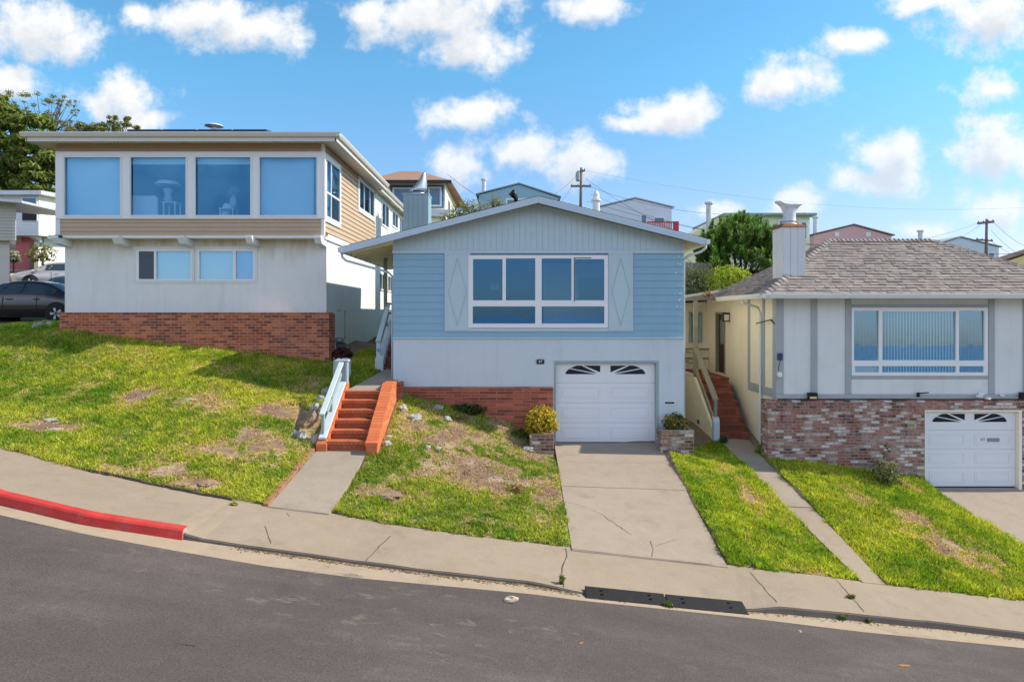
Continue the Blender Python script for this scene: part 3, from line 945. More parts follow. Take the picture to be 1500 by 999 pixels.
# ------------------------------------------------------------------ grass blades
def grass(name_label, poly, per_m2, tall=1.0, lushness=0.0, gain=(1, 1, 1)):
    xs_ = [p[0] for p in poly]; ys_ = [p[1] for p in poly]
    x0, x1, y0, y1 = min(xs_), max(xs_), min(ys_), max(ys_)
    N = int((x1 - x0) * (y1 - y0) * per_m2)
    x = rng.uniform(x0, x1, N); y = rng.uniform(y0, y1, N)
    k = in_poly(x + vnoise(x, y, 4.5, 21, 2) * .09, y + vnoise(x, y, 4.5, 22, 2) * .09, poly); x, y = x[k], y[k]
    b = bareness(x, y)
    keep = rng.random(len(x)) > np.clip((b - .15) * 1.5, 0, .95)
    x, y, b = x[keep], y[keep], b[keep]
    n = len(x)
    z = H(x, y) + vnoise(x, y, 2.2, 1, 4) * .025 - .01
    clump = vnoise(x, y, 3.0, 31, 3)
    clump2 = vnoise(x, y, 9.0, 33, 2)
    hgt = (.04 + .045 * rng.random(n) ** 2 + .075 * np.clip(clump, 0, 1) + .05 * np.clip(clump2, 0, 1)) * tall * (1 - .5 * b)
    wid = .007 + .008 * rng.random(n)
    an = rng.uniform(0, 2 * math.pi, n)
    lean = rng.uniform(.2, 1.3, n) * hgt
    la = an + rng.normal(0, .8, n) + 1.57
    dx, dy = np.cos(an) * wid, np.sin(an) * wid
    lx, ly = np.cos(la) * lean, np.sin(la) * lean
    v = np.empty((n, 3, 3))
    v[:, 0] = np.stack([x - dx, y - dy, z], -1)
    v[:, 1] = np.stack([x + dx, y + dy, z], -1)
    v[:, 2] = np.stack([x + lx, y + ly, z + hgt], -1)
    tone = np.clip(.5 + vnoise(x, y, .8, 41, 4) * 1.1 + vnoise(x, y, 4.5, 44, 3) * .6 + rng.normal(0, .25, n) - lushness, 0, 1)
    g0 = np.array([.15, .31, .022]); g1 = np.array([.53, .61, .06]); st = np.array([.74, .58, .29])
    c = g0 * (1 - tone[:, None]) + g1 * tone[:, None]
    dry = np.clip((b - .05) * 2.0 + rng.normal(0, .30, n) - .10 + (tone - .6) * .5, 0, 1)[:, None]
    c = c * (1 + .22 * np.clip(clump2, -1, 1))[:, None]
    c = c * (1 - dry) + st * dry
    c = c * (rng.uniform(.5, 1.42, n) * np.where(rng.random(n) < .16, .45, 1.0))[:, None]
    c = c * np.array(gain) * 1.18
    cc = np.ones((n, 3, 4)); cc[:, :, :3] = c[:, None, :]
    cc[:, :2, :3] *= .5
    me = bpy.data.meshes.new('grass')
    me.vertices.add(n * 3); me.vertices.foreach_set('co', v.ravel())
    me.loops.add(n * 3); me.loops.foreach_set('vertex_index', np.arange(n * 3))
    me.polygons.add(n); me.polygons.foreach_set('loop_start', np.arange(0, n * 3, 3)); me.polygons.foreach_set('loop_total', np.full(n, 3))
    me.update(calc_edges=True)
    at = me.color_attributes.new('Col', 'FLOAT_COLOR', 'CORNER')
    at.data.foreach_set('color', cc.ravel())
    me.materials.append(mat['grass'])
    o = bpy.data.objects.new('grass', me); COL.objects.link(o)
    o['kind'] = 'stuff'
    tag(o, name_label, 'grass')
    return o


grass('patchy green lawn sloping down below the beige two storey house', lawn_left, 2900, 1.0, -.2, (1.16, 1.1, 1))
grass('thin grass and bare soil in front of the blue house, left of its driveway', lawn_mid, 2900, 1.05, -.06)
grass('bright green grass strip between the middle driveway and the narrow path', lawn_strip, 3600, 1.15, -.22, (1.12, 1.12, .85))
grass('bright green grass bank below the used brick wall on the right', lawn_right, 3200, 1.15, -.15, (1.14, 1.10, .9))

def clods(n, poly, label):
    xs_ = [p[0] for p in poly]; ys_ = [p[1] for p in poly]
    x = rng.uniform(min(xs_), max(xs_), n); y = rng.uniform(min(ys_), max(ys_), n)
    k = in_poly(x, y, poly); x, y = x[k], y[k]
    b = bareness(x, y); k = rng.random(len(x)) < np.clip((b - .25) * 1.6, 0, 1); x, y = x[k], y[k]
    z = H(x, y) + vnoise(x, y, 2.2, 1, 4) * .025
    mb = MB()
    r = random.Random(6)
    cs = [(.20, .125, .08), (.28, .18, .115), (.36, .26, .18), (.15, .09, .06), (.48, .36, .2), (.5, .42, .33)]
    for a, b_, c in zip(x, y, z):
        s = r.uniform(.006, .02) * (2.2 if r.random() < .06 else 1)
        col = r.choice(cs); kk = r.uniform(.7, 1.2); col = tuple(q * kk for q in col)
        p = [Vector((a + r.uniform(-1, 1) * s * 1.3, b_ + r.uniform(-1, 1) * s * 1.3, c - s * .3)) for _ in range(3)] + [Vector((a, b_, c + s * r.uniform(.6, 1.2)))]
        mb.add(p, [(0, 1, 3), (1, 2, 3), (2, 0, 3)], col)
    o = mb.build('soil_clods', M('soil clod', (1, 1, 1), .97, .2, 9, 0, col_attr=True)); o['kind'] = 'stuff'
    return tag(o, label, 'soil')


def kerb_bits():
    mb = MB(); r = random.Random(16)
    cs = [(.30, .17, .08), (.20, .11, .06), (.36, .27, .17), (.12, .085, .06), (.16, .15, .05)]
    for k in range(1500):
        x = r.uniform(-4.6, 9.5) if r.random() < .45 else r.uniform(-4.4, 1.0)
        b = dkb(x); y = b - abs(r.gauss(0, .05)) - .005; z = Rz(x) + .012
        s = r.uniform(.006, .022); kk = r.uniform(.7, 1.3); c = tuple(q * kk for q in r.choice(cs)); a = r.uniform(0, 6.28)
        u = Vector((math.cos(a), math.sin(a), 0)) * s * 1.6; v = Vector((-math.sin(a), math.cos(a), 0)) * s * .6; o_ = Vector((x, y, z))
        t_ = Vector((0, 0, r.uniform(.003, .016)))
        mb.add([o_ - u, o_ - v + t_ * .5, o_ + u + t_, o_ + v], [(0, 1, 2, 3)], c)
    o = mb.build('leaf_litter', M('leaf litter', (1, 1, 1), .95, .2, 9, 0, col_attr=True)); o['kind'] = 'stuff'
    tag(o, 'brown leaf litter and grit lying in the gutter along the kerb', 'litter')


kerb_bits()
clods(26000, lawn_mid, 'loose brown soil crumbs and straw bits on the bare bank in front of the blue house')
clods(26000, lawn_left, 'loose soil crumbs in the bare patches of the left lawn')
clods(12000, lawn_right, 'loose soil crumbs in the bare patches of the right hand grass bank')

# ------------------------------------------------------------------ joints and cracks on the paving
ALL = [side_mb] + SLABS + [gut_mb, kerb_mb, road_mb]
ALL_BVH = [m_.bvh() for m_ in ALL]


def hit(px, py, extra=()):
    o = Vector((0, 0, CZ)); dr = Vector(((px - CX) / F, 1, -(py - HY) / F)).normalized()
    best = None; bd = 1e9
    for b in list(ALL_BVH) + list(extra):
        loc, nor, idx, dist = b.ray_cast(o, dr, 200)
        if loc is not None and dist < bd: bd = dist; best = loc
    return best


def ribbon(mb, pts, w, lift=.004, jag=0.0, steps=6):
    fine = []
    for a, b in zip(pts[:-1], pts[1:]):
        for k in range(steps):
            t = k / steps
            fine.append((a[0] + (b[0] - a[0]) * t + random.uniform(-jag, jag), a[1] + (b[1] - a[1]) * t + random.uniform(-jag, jag)))
    fine.append(pts[-1])
    w3 = [hit(*q) for q in fine]
    w3 = [q for q in w3 if q is not None]
    L, R_ = [], []
    for i, q in enumerate(w3):
        t = (w3[min(i + 1, len(w3) - 1)] - w3[max(i - 1, 0)]); t.z = 0
        if t.length < 1e-6: t = Vector((1, 0, 0))
        t.normalize(); s = Vector((-t.y, t.x, 0)) * w * .5 * random.uniform(.6, 1.2)
        L.append(q + s + Vector((0, 0, lift))); R_.append(q - s + Vector((0, 0, lift)))
    if len(L) > 1: mb.grid([R_, L])


j = MB()
for pts in ([(838, 804.5), (1066, 830)], [(394, 742), (482, 753)]): ribbon(j, pts, .014, .009, .2)
for pts, w in (([(1099, 838), (1118, 860), (1138, 882)], .012), ([(1225, 850), (1245, 872), (1266, 896)], .014), ([(828, 803), (831, 815), (824, 830), (822, 845), (826, 860)], .02),
               ([(388, 770), (397, 796)], .01), ([(572, 785), (556, 800), (536, 822)], .016), ([(420, 752), (424, 756)], .01)):
    ribbon(j, pts, w, .006, .6)
o = j.build('paving_crack', mat['crack']); o.parent = pavement; struct(o)
j = MB()
for pts, w, g in (([(824, 712), (1004, 718)], .013, .2), ([(819, 677), (986, 678)], .008, .3), ([(879, 752), (905, 770), (925, 783)], .012, .8), ([(953, 793), (957, 804), (955, 815)], .012, .8), ([(960, 800), (990, 790)], .006, .8), ([(832, 735), (856, 742), (879, 752)], .006, .8)):
    ribbon(j, pts, w, .006, g)
o = j.build('driveway_crack', mat['crack']); o.parent = driveway; struct(o)
# ------------------------------------------------------------------ shared building pieces
def rect_px(a, d):
    """pixel rectangle (x0, y0, x1, y1) to (x0, z0, x1, z1) at depth d"""
    return (PX(a[0], d), PZ(a[3], d), PX(a[2], d), PZ(a[1], d))


def window_y(parent, outer, panes, d, glass, frame=None, name='window', proud=.03, deep=.05, label=None, tilt=0.0):
    """window in a wall facing the street; pixel rectangles read at depth d"""
    mb = MB()
    mb.panel(rect_px(outer, d), [rect_px(p, d) for p in panes], d - proud, d + deep)
    w = mb.build(name, frame or mat['vinyl'], parent, bevel=.006)
    if label: w['label'] = label
    g = MB()
    for p in panes:
        r = rect_px(p, d)
        h_ = tilt * (r[3] - r[1]) / 2
        g.quad((r[0] - .01, d + .02 - h_, r[1] - .01), (r[2] + .01, d + .02 - h_, r[1] - .01), (r[2] + .01, d + .02 + h_, r[3] + .01), (r[0] - .01, d + .02 + h_, r[3] + .01))
    g.build('pane', glass, w)
    return w


def window_x(parent, xw, y0, y1, z0, z1, nx, splits, glass, side=1, name='window', fw=.07, frame=None):
    """window in a wall whose face is the plane x = xw, looking to +x when side is 1; panes split at fractions"""
    holes = []
    cuts = [0] + list(nx) + [1]
    zc = [0] + list(splits) + [1]
    for a, b in zip(cuts[:-1], cuts[1:]):
        for c, e in zip(zc[:-1], zc[1:]):
            holes.append((y0 + fw + (y1 - y0 - 2 * fw) * a + (fw * .4 if a else 0), z0 + fw + (z1 - z0 - 2 * fw) * c + (fw * .4 if c else 0),
                          y0 + fw + (y1 - y0 - 2 * fw) * b - (fw * .4 if b < 1 else 0), z0 + fw + (z1 - z0 - 2 * fw) * e - (fw * .4 if e < 1 else 0)))
    a0, a1 = (xw - .01, xw + .04) if side > 0 else (xw + .01, xw - .04)
    w = MB().panel((y0, z0, y1, z1), holes, a0, a1, 'x').build(name, frame or mat['vinyl'], parent, recalc=True)
    g = MB()
    for h in holes:
        xx = xw + .012 * side
        g.quad((xx, h[0] - .005, h[1] - .005), (xx, h[2] + .005, h[1] - .005), (xx, h[2] + .005, h[3] + .005), (xx, h[0] - .005, h[3] + .005))
    g.build('pane', glass, w)
    return w


def lap_siding(mb, x0, x1, z0, z1, n, y_top, y_bot, th=.012):
    """horizontal boards facing the street; each board leans out at its foot"""
    for i in range(n):
        a = z0 + (z1 - z0) * i / n; b = z0 + (z1 - z0) * (i + 1) / n + .002
        mb.hexa([(x0, y_bot, a), (x1, y_bot, a), (x1, y_top + .03, a), (x0, y_top + .03, a), (x0, y_top, b), (x1, y_top, b), (x1, y_top + .03, b), (x0, y_top + .03, b)])


def lap_siding_x(mb, y0, y1, z0, z1, n, x_top, x_bot):
    s = 1 if x_bot > x_top else -1
    for i in range(n):
        a = z0 + (z1 - z0) * i / n; b = z0 + (z1 - z0) * (i + 1) / n + .002
        xi = x_top - .03 * s
        p = [(xi, y0, a), (x_bot, y0, a), (x_bot, y1, a), (xi, y1, a), (xi, y0, b), (x_top, y0, b), (x_top, y1, b), (xi, y1, b)]
        mb.hexa(p)


FONT_CACHE = {}
def lettering(text, size, center, parent, m, name='lettering', depth=.004):
    cu = bpy.data.curves.new('lettering', 'FONT')
    cu.body = text; cu.size = size; cu.align_x = 'CENTER'; cu.align_y = 'CENTER'; cu.extrude = depth
    ob = bpy.data.objects.new('lettering_tmp', cu)
    COL.objects.link(ob)
    dg = bpy.context.evaluated_depsgraph_get()
    me = bpy.data.meshes.new_from_object(ob.evaluated_get(dg))
    bpy.data.objects.remove(ob)
    me.transform(Matrix.Rotation(math.radians(90), 4, 'X'))
    off = ORIGIN.get(parent.name, Vector((0, 0, 0)))
    me.transform(Matrix.Translation(Vector(center) - off))
    me.materials.clear(); me.materials.append(m)
    o = bpy.data.objects.new(name, me); COL.objects.link(o); o.parent = parent
    ORIGIN[o.name] = off
    return o


def garage_door(parent, r, d, fan=True):
    """sectional door with four rows of raised panels; r = (x0, z0, x1, z1)"""
    x0, z0, x1, z1 = r
    mb = MB()
    mb.box(x0, x1, d + .02, d + .05, z0, z1)
    rows = 4
    hgt = (z1 - z0) / rows
    for i in range(rows):
        a = z0 + hgt * i; b = a + hgt - .006
        mb.box(x0, x1, d, d + .03, a, b)
        for k in range(2):
            if i == rows - 1 and fan: continue
            w = (x1 - x0) / 2
            u0 = x0 + w * k + w * .13; u1 = x0 + w * (k + 1) - w * .11
            if k: u0, u1 = x0 + w + w * .11, x1 - w * .13
            c0, c1 = a + hgt * .22, b - hgt * .2
            mb.panel((u0, c0, u1, c1), [(u0 + .03, c0 + .03, u1 - .03, c1 - .03)], d - .012, d + .004)
            mb.panel((u0 + .055, c0 + .055, u1 - .055, c1 - .055), [], d - .007, d + .004)
    door = mb.build('garage_door', mat['door_white'], parent, bevel=.003)
    if fan:
        a = z0 + hgt * 3
        w = (x1 - x0)
        for s in (-1, 1):
            cxm = (x0 + x1) / 2 + s * w * .052
            zb = a + hgt * .43
            rx, rz = w * .35, hgt * .43
            g = MB()
            # quarter fan: three dark lights separated by muntins radiating from the inner bottom corner
            def edge(t):
                # outline from the far bottom tip up over the arch to the top inner corner
                ang = math.radians(t)
                return (math.cos(ang) * rx, min(math.sin(ang) * rz * 1.35, rz))
            segs = [(4, 27), (31, 57), (62, 90)]
            for q0, q1 in segs:
                pts = [(.045 * rx / rx + .02, .02)]
                n = 7
                arc = [edge(q0 + (q1 - q0) * i / n) for i in range(n + 1)]
                if q1 == 90: arc[-1] = (0.0, rz)
                st = (.09 * rx, .10 * rz) if q0 > 4 else (.13 * rx, .0)
                if q1 == 90: st = (0.0, .22 * rz)
                poly = [st] + ([(rx * .99, 0)] if q0 == 4 else []) + arc
                vs_ = [(cxm + s * u, d - .006, zb + v) for u, v in poly]
                g.add(vs_, [tuple(range(len(vs_))) if s > 0 else tuple(range(len(vs_)))[::-1]])
            g.build('fan_light', mat['dark_glass'], door, recalc=False)
    return door


def shrub(mb, center, rad, n, size, cols, squash=1.0, spike=0.0, hollow=.55, seed=0, up=.3, fuzz=0.0):
    r = random.Random(seed)
    cx_, cy_, cz_ = center
    for i in range(n):
        while True:
            v = Vector((r.uniform(-1, 1), r.uniform(-1, 1), r.uniform(-1, 1)))
            if .05 < v.length <= 1: break
        u = v.normalized()
        k = hollow + (1 - hollow) * r.random() ** .6
        if fuzz: k *= 1 + abs(r.gauss(0, fuzz))
        bump = 1 + .22 * noise.noise(u * 2.3 + Vector((seed, 0, 0))) + .12 * noise.noise(u * 6 + Vector((0, seed, 0)))
        p = Vector((cx_ + u.x * rad[0] * k * bump, cy_ + u.y * rad[1] * k * bump, cz_ + u.z * rad[2] * k * bump))
        nrm = (u + Vector((r.uniform(-1, 1), r.uniform(-1, 1), r.uniform(-1, 1) + up)) * .9).normalized()
        a = nrm.orthogonal().normalized()
        an = r.uniform(0, 6.28)
        a = (Matrix.Rotation(an, 3, nrm) @ a)
        b = nrm.cross(a)
        s = size * r.uniform(.6, 1.3)
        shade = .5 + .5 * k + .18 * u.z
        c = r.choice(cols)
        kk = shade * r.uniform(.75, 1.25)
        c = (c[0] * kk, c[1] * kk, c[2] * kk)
        mb.add([p - a * s, p + b * s * .45, p + a * s * (1 + spike), p - b * s * .45], [(0, 1, 2, 3)], c)


def sub_rock(name, label, c, rad, m, seed, group='pale rocks set in the slope'):
    bm = bmesh.new()
    bmesh.ops.create_icosphere(bm, subdivisions=3, radius=1.0)
    for v in bm.verts:
        n1 = noise.fractal(v.co * 1.4 + Vector((seed * 3.1, seed, 0)), 1.0, 2.0, 4)
        n2 = noise.cell(v.co * 2.1 + Vector((seed, 2, 1)))
        k = 1 + .38 * n1 + .10 * n2
        v.co = Vector((v.co.x * rad[0], v.co.y * rad[1], v.co.z * rad[2])) * k
    me = bpy.data.meshes.new(name); bm.to_mesh(me); bm.free()
    me.materials.append(m)
    o = bpy.data.objects.new(name, me); COL.objects.link(o)
    o.location = c; o.rotation_euler = (0, 0, seed * 1.3)
    return tag(o, label, 'rock', group)


# ================================================================== middle blue house
D = 19.1
blue = thing('blue_house', 'pale blue gabled house with lap siding over a white garage door', 'house', (.7, D, 0))
xL, xR = PX(576, D), PX(1001.5, D)
zS = PZ(495, D); zG = PZ(370, D)
gar = rect_px((811.5, 528.5, 965, 655), D)
mb = MB()
mb.panel((xL, -.75, xR, zS), [(gar[0], -1.0, gar[2], gar[3])], D, D + .22)
mb.box(xL, xL + .2, D + .22, 32, -.8, zS)
mb.box(xL, xR, 31.8, 32, -1, zS)
mb.build('stucco_wall', mat['stucco_pale'], blue)
MB().box(xR - .2, xR - .002, D + .221, 31.79, -1.5, 5.6).build('side_wall', mat['stucco_bright'], blue)  # unseen face, cream chosen to bounce warm light onto the neighbouring wall
win = rect_px((686, 374, 890.5, 480.5), D)
mb = MB()
mb.panel((xL, zS + .001, xR, zG), [win], D + .022, D + .2)
mb.box(xL + .002, xL + .2, D + .2, 32, zS, 5.45)
mb.box(xL, xR, 31.8, 32, zS, 5.4)
mb.build('upper_wall', mat['siding_blue'], blue)
mb = MB()
zt = PZ(484.5, D)
lap = (zG - zS) / 12
lap_siding(mb, xL, PX(652, D), zS + .012, zG, 12, D - .008, D - .024)
lap_siding(mb, PX(927, D), xR, zS + .012, zG, 12, D - .008, D - .024)
lap_siding(mb, PX(652, D), PX(927, D), zS + .012, zS + .012 + lap, 1, D - .008, D - .024)
mb.build('lap_siding', mat['siding_blue'], blue)
mb = MB()
mb.box(xL - .012, xR + .012, D - .045, D + .01, zS - .028, zS + .012)      # drip ledge
mb.box(xL - .02, xR + .02, D - .06, D + .01, zG - .03, zG + .05)           # band under the gable
mb.box(PX(652, D), PX(927, D), D - .045, D + .01, PZ(485.5, D), PZ(481, D))
mb.build('trim_band', mat['trim_pale'], blue, bevel=.006)
mb = MB(); rp_ = random.Random(31)
for k in range(46):
    row = rp_.randrange(12); z = zS + .02 + lap * row + rp_.uniform(.0, .06)
    x = xR - abs(rp_.gauss(0, .10)) - .01; w = rp_.uniform(.01, .05); h = rp_.uniform(.006, .025)
    pts = [(x + w * math.cos(a) * rp_.uniform(.5, 1), D - .027, z + h * math.sin(a) * rp_.uniform(.5, 1) + .01) for a in (0, 1.05, 2.1, 3.14, 4.2, 5.25)]
    mb.add(pts, [tuple(range(6))])
x = PX(915, D)
while x < xR:
    w = rp_.uniform(.05, .2); mb.quad((x, D - .047, zS + .002), (x + w, D - .047, zS + .002), (x + w, D - .047, zS + rp_.uniform(.008, .014)), (x, D - .047, zS + .010)); x += w + rp_.uniform(.0, .03)
mb.build('peeling_paint', mat['white_paint'], blue)['kind'] = 'stuff'
# gable of vertical boards
fd = 18.6
ridge = (PX(788, fd), PZ(287, fd)); eL = (PX(501, fd), PZ(361, fd)); eR = (PX(1034, fd), PZ(349, fd))
def roof_z(x):
    if x < ridge[0]: return eL[1] + (ridge[1] - eL[1]) * (x - eL[0]) / (ridge[0] - eL[0])
    return eR[1] + (ridge[1] - eR[1]) * (x - eR[0]) / (ridge[0] - eR[0])
mb = MB()
mb.prism([(xL, zG + .04), (xR, zG + .04), (xR, roof_z(xR) - .16), (ridge[0], ridge[1] - .16), (xL, roof_z(xL) - .16)], D - .005, D + .15)
x = xL - .01
while x < xR:
    b = min(x + .1495, xR + .01)
    mb.hexa([(x, D - .018, zG + .045), (b, D - .018, zG + .045), (b, D, zG + .045), (x, D, zG + .045),
             (x, D - .018, roof_z(x) - .13), (b, D - .018, roof_z(b) - .13), (b, D, roof_z(b) - .13), (x, D, roof_z(x) - .13)])
    x += .155
mb.build('gable_panel', mat['trim_pale'], blue)
# roof slabs
def slab_pts(a, b, t):  # a, b: (x, z) of the upper surface
    return [(a[0], a[1] - t), (b[0], b[1] - t), b, a]
mb = MB()
lo = lambda x: (x, roof_z(x))
mb.prism(slab_pts(lo(eL[0]), ridge, .07), fd - .012, 25.9)
mb.prism(slab_pts(lo(-3.3), ridge, .07), 25.9, 32.6)
mb.prism(slab_pts(ridge, lo(eR[0]), .07), fd - .012, 32.6)
mb.build('roof', mat['roof_dark'], blue)
mb = MB()
def rake(a, b, y0, y1, top, bot):
    mb.hexa([(a[0], y0, a[1] + bot), (b[0], y0, b[1] + bot), (b[0], y1, b[1] + bot), (a[0], y1, a[1] + bot),
             (a[0], y0, a[1] + top), (b[0], y0, b[1] + top), (b[0], y1, b[1] + top), (a[0], y1, a[1] + top)])
rake(eL, ridge, fd - .03, fd + .02, -.02, -.19); rake(ridge, eR, fd - .03, fd + .02, -.02, -.19)
mb.build('fascia', mat['fascia_blue'], blue, bevel=.006)
mb = MB()
rake((eL[0] + .02, eL[1]), ridge, fd + .022, 25.88, -.07, -.095); rake(ridge, (eR[0] - .02, eR[1]), fd + .022, 32.5, -.07, -.095)
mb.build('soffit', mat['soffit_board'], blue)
for k in range(11):
    y = 18.9 + k * .66
    mb = MB()
    a = (eL[0] + .05, roof_z(eL[0] + .05)); b = (xL + .02, roof_z(xL + .02))
    mb.hexa([(a[0], y, a[1] - .2), (b[0], y, b[1] - .24), (b[0], y + .09, b[1] - .24), (a[0], y + .09, a[1] - .2),
             (a[0], y, a[1] - .095), (b[0], y, b[1] - .095), (b[0], y + .09, b[1] - .095), (a[0], y + .09, a[1] - .095)])
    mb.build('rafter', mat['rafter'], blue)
# gutters and downspouts
mb = MB()
gz = eL[1]
mb.prism([(eL[0] - .11, gz - .04), (eL[0] - .09, gz - .16), (eL[0] + .0, gz - .16), (eL[0] + .0, gz - .03)], fd - .06, 25.9)
mb.build('gutter_trough', mat['fascia_blue'], blue)
mb = MB()
gz = eR[1]
mb.prism([(eR[0] + .11, gz - .04), (eR[0] + .09, gz - .16), (eR[0] + .0, gz - .16), (eR[0] + .0, gz - .03)], fd - .06, 32.5)
mb.build('gutter_trough', mat['white_paint'], blue)
mb = MB()
mb.tube([(eL[0] - .04, 18.75, eL[1] - .15), (eL[0] - .03, 18.75, eL[1] - .27), (eL[0] + .06, 18.78, eL[1] - .36), (xL - .16, 19.25, eL[1] - .64), (xL - .05, 19.3, eL[1] - .75), (xL - .05, 19.3, 1.75), (xL - .06, 19.2, 1.62), (xL - .16, 19.08, 1.58)], .036, 8)
mb.build('downspout', mat['fascia_blue'], blue, smooth=True)
mb = MB()
mb.tube([(eR[0] + .04, 18.75, eR[1] - .15), (eR[0] + .03, 18.76, eR[1] - .25), (eR[0] - .06, 18.85, eR[1] - .33), (xR + .14, 19.2, eR[1] - .42), (xR + .05, 19.3, eR[1] - .52), (xR + .05, 19.3, -.2)], .036, 8)
mb.build('downspout', mat['white_paint'], blue, smooth=True)
mb = MB(); mb.box(-3.98, -3.88, 22.0, 22.1, 2.2, roof_z(-3.9) - .1)
mb.build('porch_post', mat['wood_old'], blue)
# windows
w = window_y(blue, (686, 374, 890.5, 480.5), [(693, 380, 736, 440), (741, 379, 784, 440), (793.5, 379, 837, 440), (842, 380, 885, 440), (692.5, 449, 784, 474), (793.5, 449, 885, 474)], D - .03, mat['glass'])
mb = MB()
r = rect_px((841, 377.5, 866, 378.6), D - .06)
mb.box(r[0], r[2], D - .064, D - .055, r[1], r[3])
r = rect_px((840.6, 378, 841.8, 442), D - .06)
mb.box(r[0], r[2], D - .064, D - .055, r[1], r[3])
mb.build('sash_gasket', mat['dark_metal'], w)
mb = MB()
ix0, ix1, iz0, iz1 = win[0] - 1.2, win[2] + 1.2, zS + .05, zG + .2
mb.quad((ix0, D + 3.6, iz0), (ix1, D + 3.6, iz0), (ix1, D + 3.6, iz1), (ix0, D + 3.6, iz1))
mb.quad((ix0, D + .23, iz0), (ix1, D + .23, iz0), (ix1, D + 3.6, iz0), (ix0, D + 3.6, iz0))
mb.quad((ix0, D + .23, iz1), (ix1, D + .23, iz1), (ix1, D + 3.6, iz1), (ix0, D + 3.6, iz1))
mb.quad((ix0, D + .23, iz0), (ix0, D + 3.6, iz0), (ix0, D + 3.6, iz1), (ix0, D + .23, iz1))
mb.quad((ix1, D + .23, iz0), (ix1, D + 3.6, iz0), (ix1, D + 3.6, iz1), (ix1, D + .23, iz1))
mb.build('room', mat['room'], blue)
mb = MB()
mb.box(PX(796, D + 2.4), PX(884, D + 2.4), D + 2.4, D + 2.5, iz0, PZ(386, D + 2.4))
mb.build('partition_wall', mat['room_lit'], blue)
MB().pbox(848, 408, 886, 438, D + 2.36, D + 2.39).build('kitchen_opening', mat['room'], blue)
MB().pbox(718, 414, 731, 425, D + 3.1, D + 3.2).build('wall_picture', mat['interior_pale'], blue)
for k_ in range(3):
    MB().pbox(773, 386 + k_ * 4.5, 779, 387.3 + k_ * 4.5, D + 1.6, D + 1.63).build('ceiling_light', mat['interior_pale'], blue)
for px in (651.5, 890.8):
    wpx = 38 if px < 800 else 36.5
    s = MB()
    r = rect_px((px, 371.5, px + wpx - .6, 484), D)
    s.panel(r, [], D - .045, D + .01)
    s.panel(r, [(r[0] + .05, r[1] + .05, r[2] - .05, r[3] - .05)], D - .055, D - .04)
    sh = s.build('shutter', mat['trim_pale'], blue, bevel=.004)
    dm = MB()
    cx_, cz_ = (r[0] + r[2]) / 2, (r[1] + r[3]) / 2
    hw, hh = (r[2] - r[0]) * .36, (r[3] - r[1]) * .44
    q = [(cx_ - hw, cz_), (cx_, cz_ + hh), (cx_ + hw, cz_), (cx_, cz_ - hh)]
    for a, b in zip(q, q[1:] + q[:1]):
        dm.bar((a[0], D - .049, a[1]), (b[0], D - .049, b[1]), .008, .012, up=(0, 1, 0))
    dm.build('diamond_moulding', M('shutter moulding', (.36, .45, .49), .6, .1, 3), sh)
# garage
mb = MB()
mb.panel((gar[0] + .002, -.3, gar[2] - .002, gar[3] - .002), [(gar[0] + .055, -1, gar[2] - .075, gar[3] - .06)], D - .012, D + .2)
mb.build('garage_frame', mat['trim_green'], blue, bevel=.006)
garage_door(blue, (gar[0] + .055, -.02, gar[2] - .078, gar[3] - .062), D + .13)
mb = MB(); mb.box(gar[0] + .06, gar[2] - .08, D + .11, D + .2, -.06, -.005)
mb.build('door_seal', mat['rubber'], blue)
pl = MB()
r = rect_px((785.5, 526, 797.5, 533.2), D)
cx_, cz_ = (r[0] + r[2]) / 2, (r[1] + r[3]) / 2
hw, hh = (r[2] - r[0]) / 2, (r[3] - r[1]) / 2
pl.prism([(cx_ + hw * u, cz_ + hh * v) for u, v in [(-1, -.62), (-.8, -1), (.8, -1), (1, -.62), (.9, 0), (1, .62), (.8, .85), (.3, .85), (0, 1.15), (-.3, .85), (-.8, .85), (-1, .62), (-.9, 0)]], D - .025, D)
plq = pl.build('number_plaque', mat['plaque'], blue)
lettering('47', .105, (cx_, D - .029, cz_ + .0), plq, mat['white_paint'], 'house_number')
ms_ = MB(); r = rect_px((972.5, 587.5, 989, 592.3), D)
ms_.panel(r, [(r[0] + .022, r[1] + .018, r[2] - .022, r[3] - .018)], D - .014, D)
mso = ms_.build('mail_slot', mat['white_paint'], blue)
MB().box(r[0] + .02, r[2] - .02, D - .006, D - .001, r[1] + .016, r[3] - .016).build('slot_flap', mat['plaque'], mso)
# brick skirt
mb = MB()
mb.box(PX(586, D), gar[0] - .03, D - .055, D - .002, -.5, PZ(566.5, D))
mb.build('brick_skirt', mat['brick_long'], blue)
mb = MB(); r = rect_px((785, 594, 787, 626), D); mb.tube([(PX(785.5, D), D - .09, r[1]), (PX(785.5, D), D - .09, r[3])], .014, 6)
mb.build('conduit', mat['chrome'], blue)
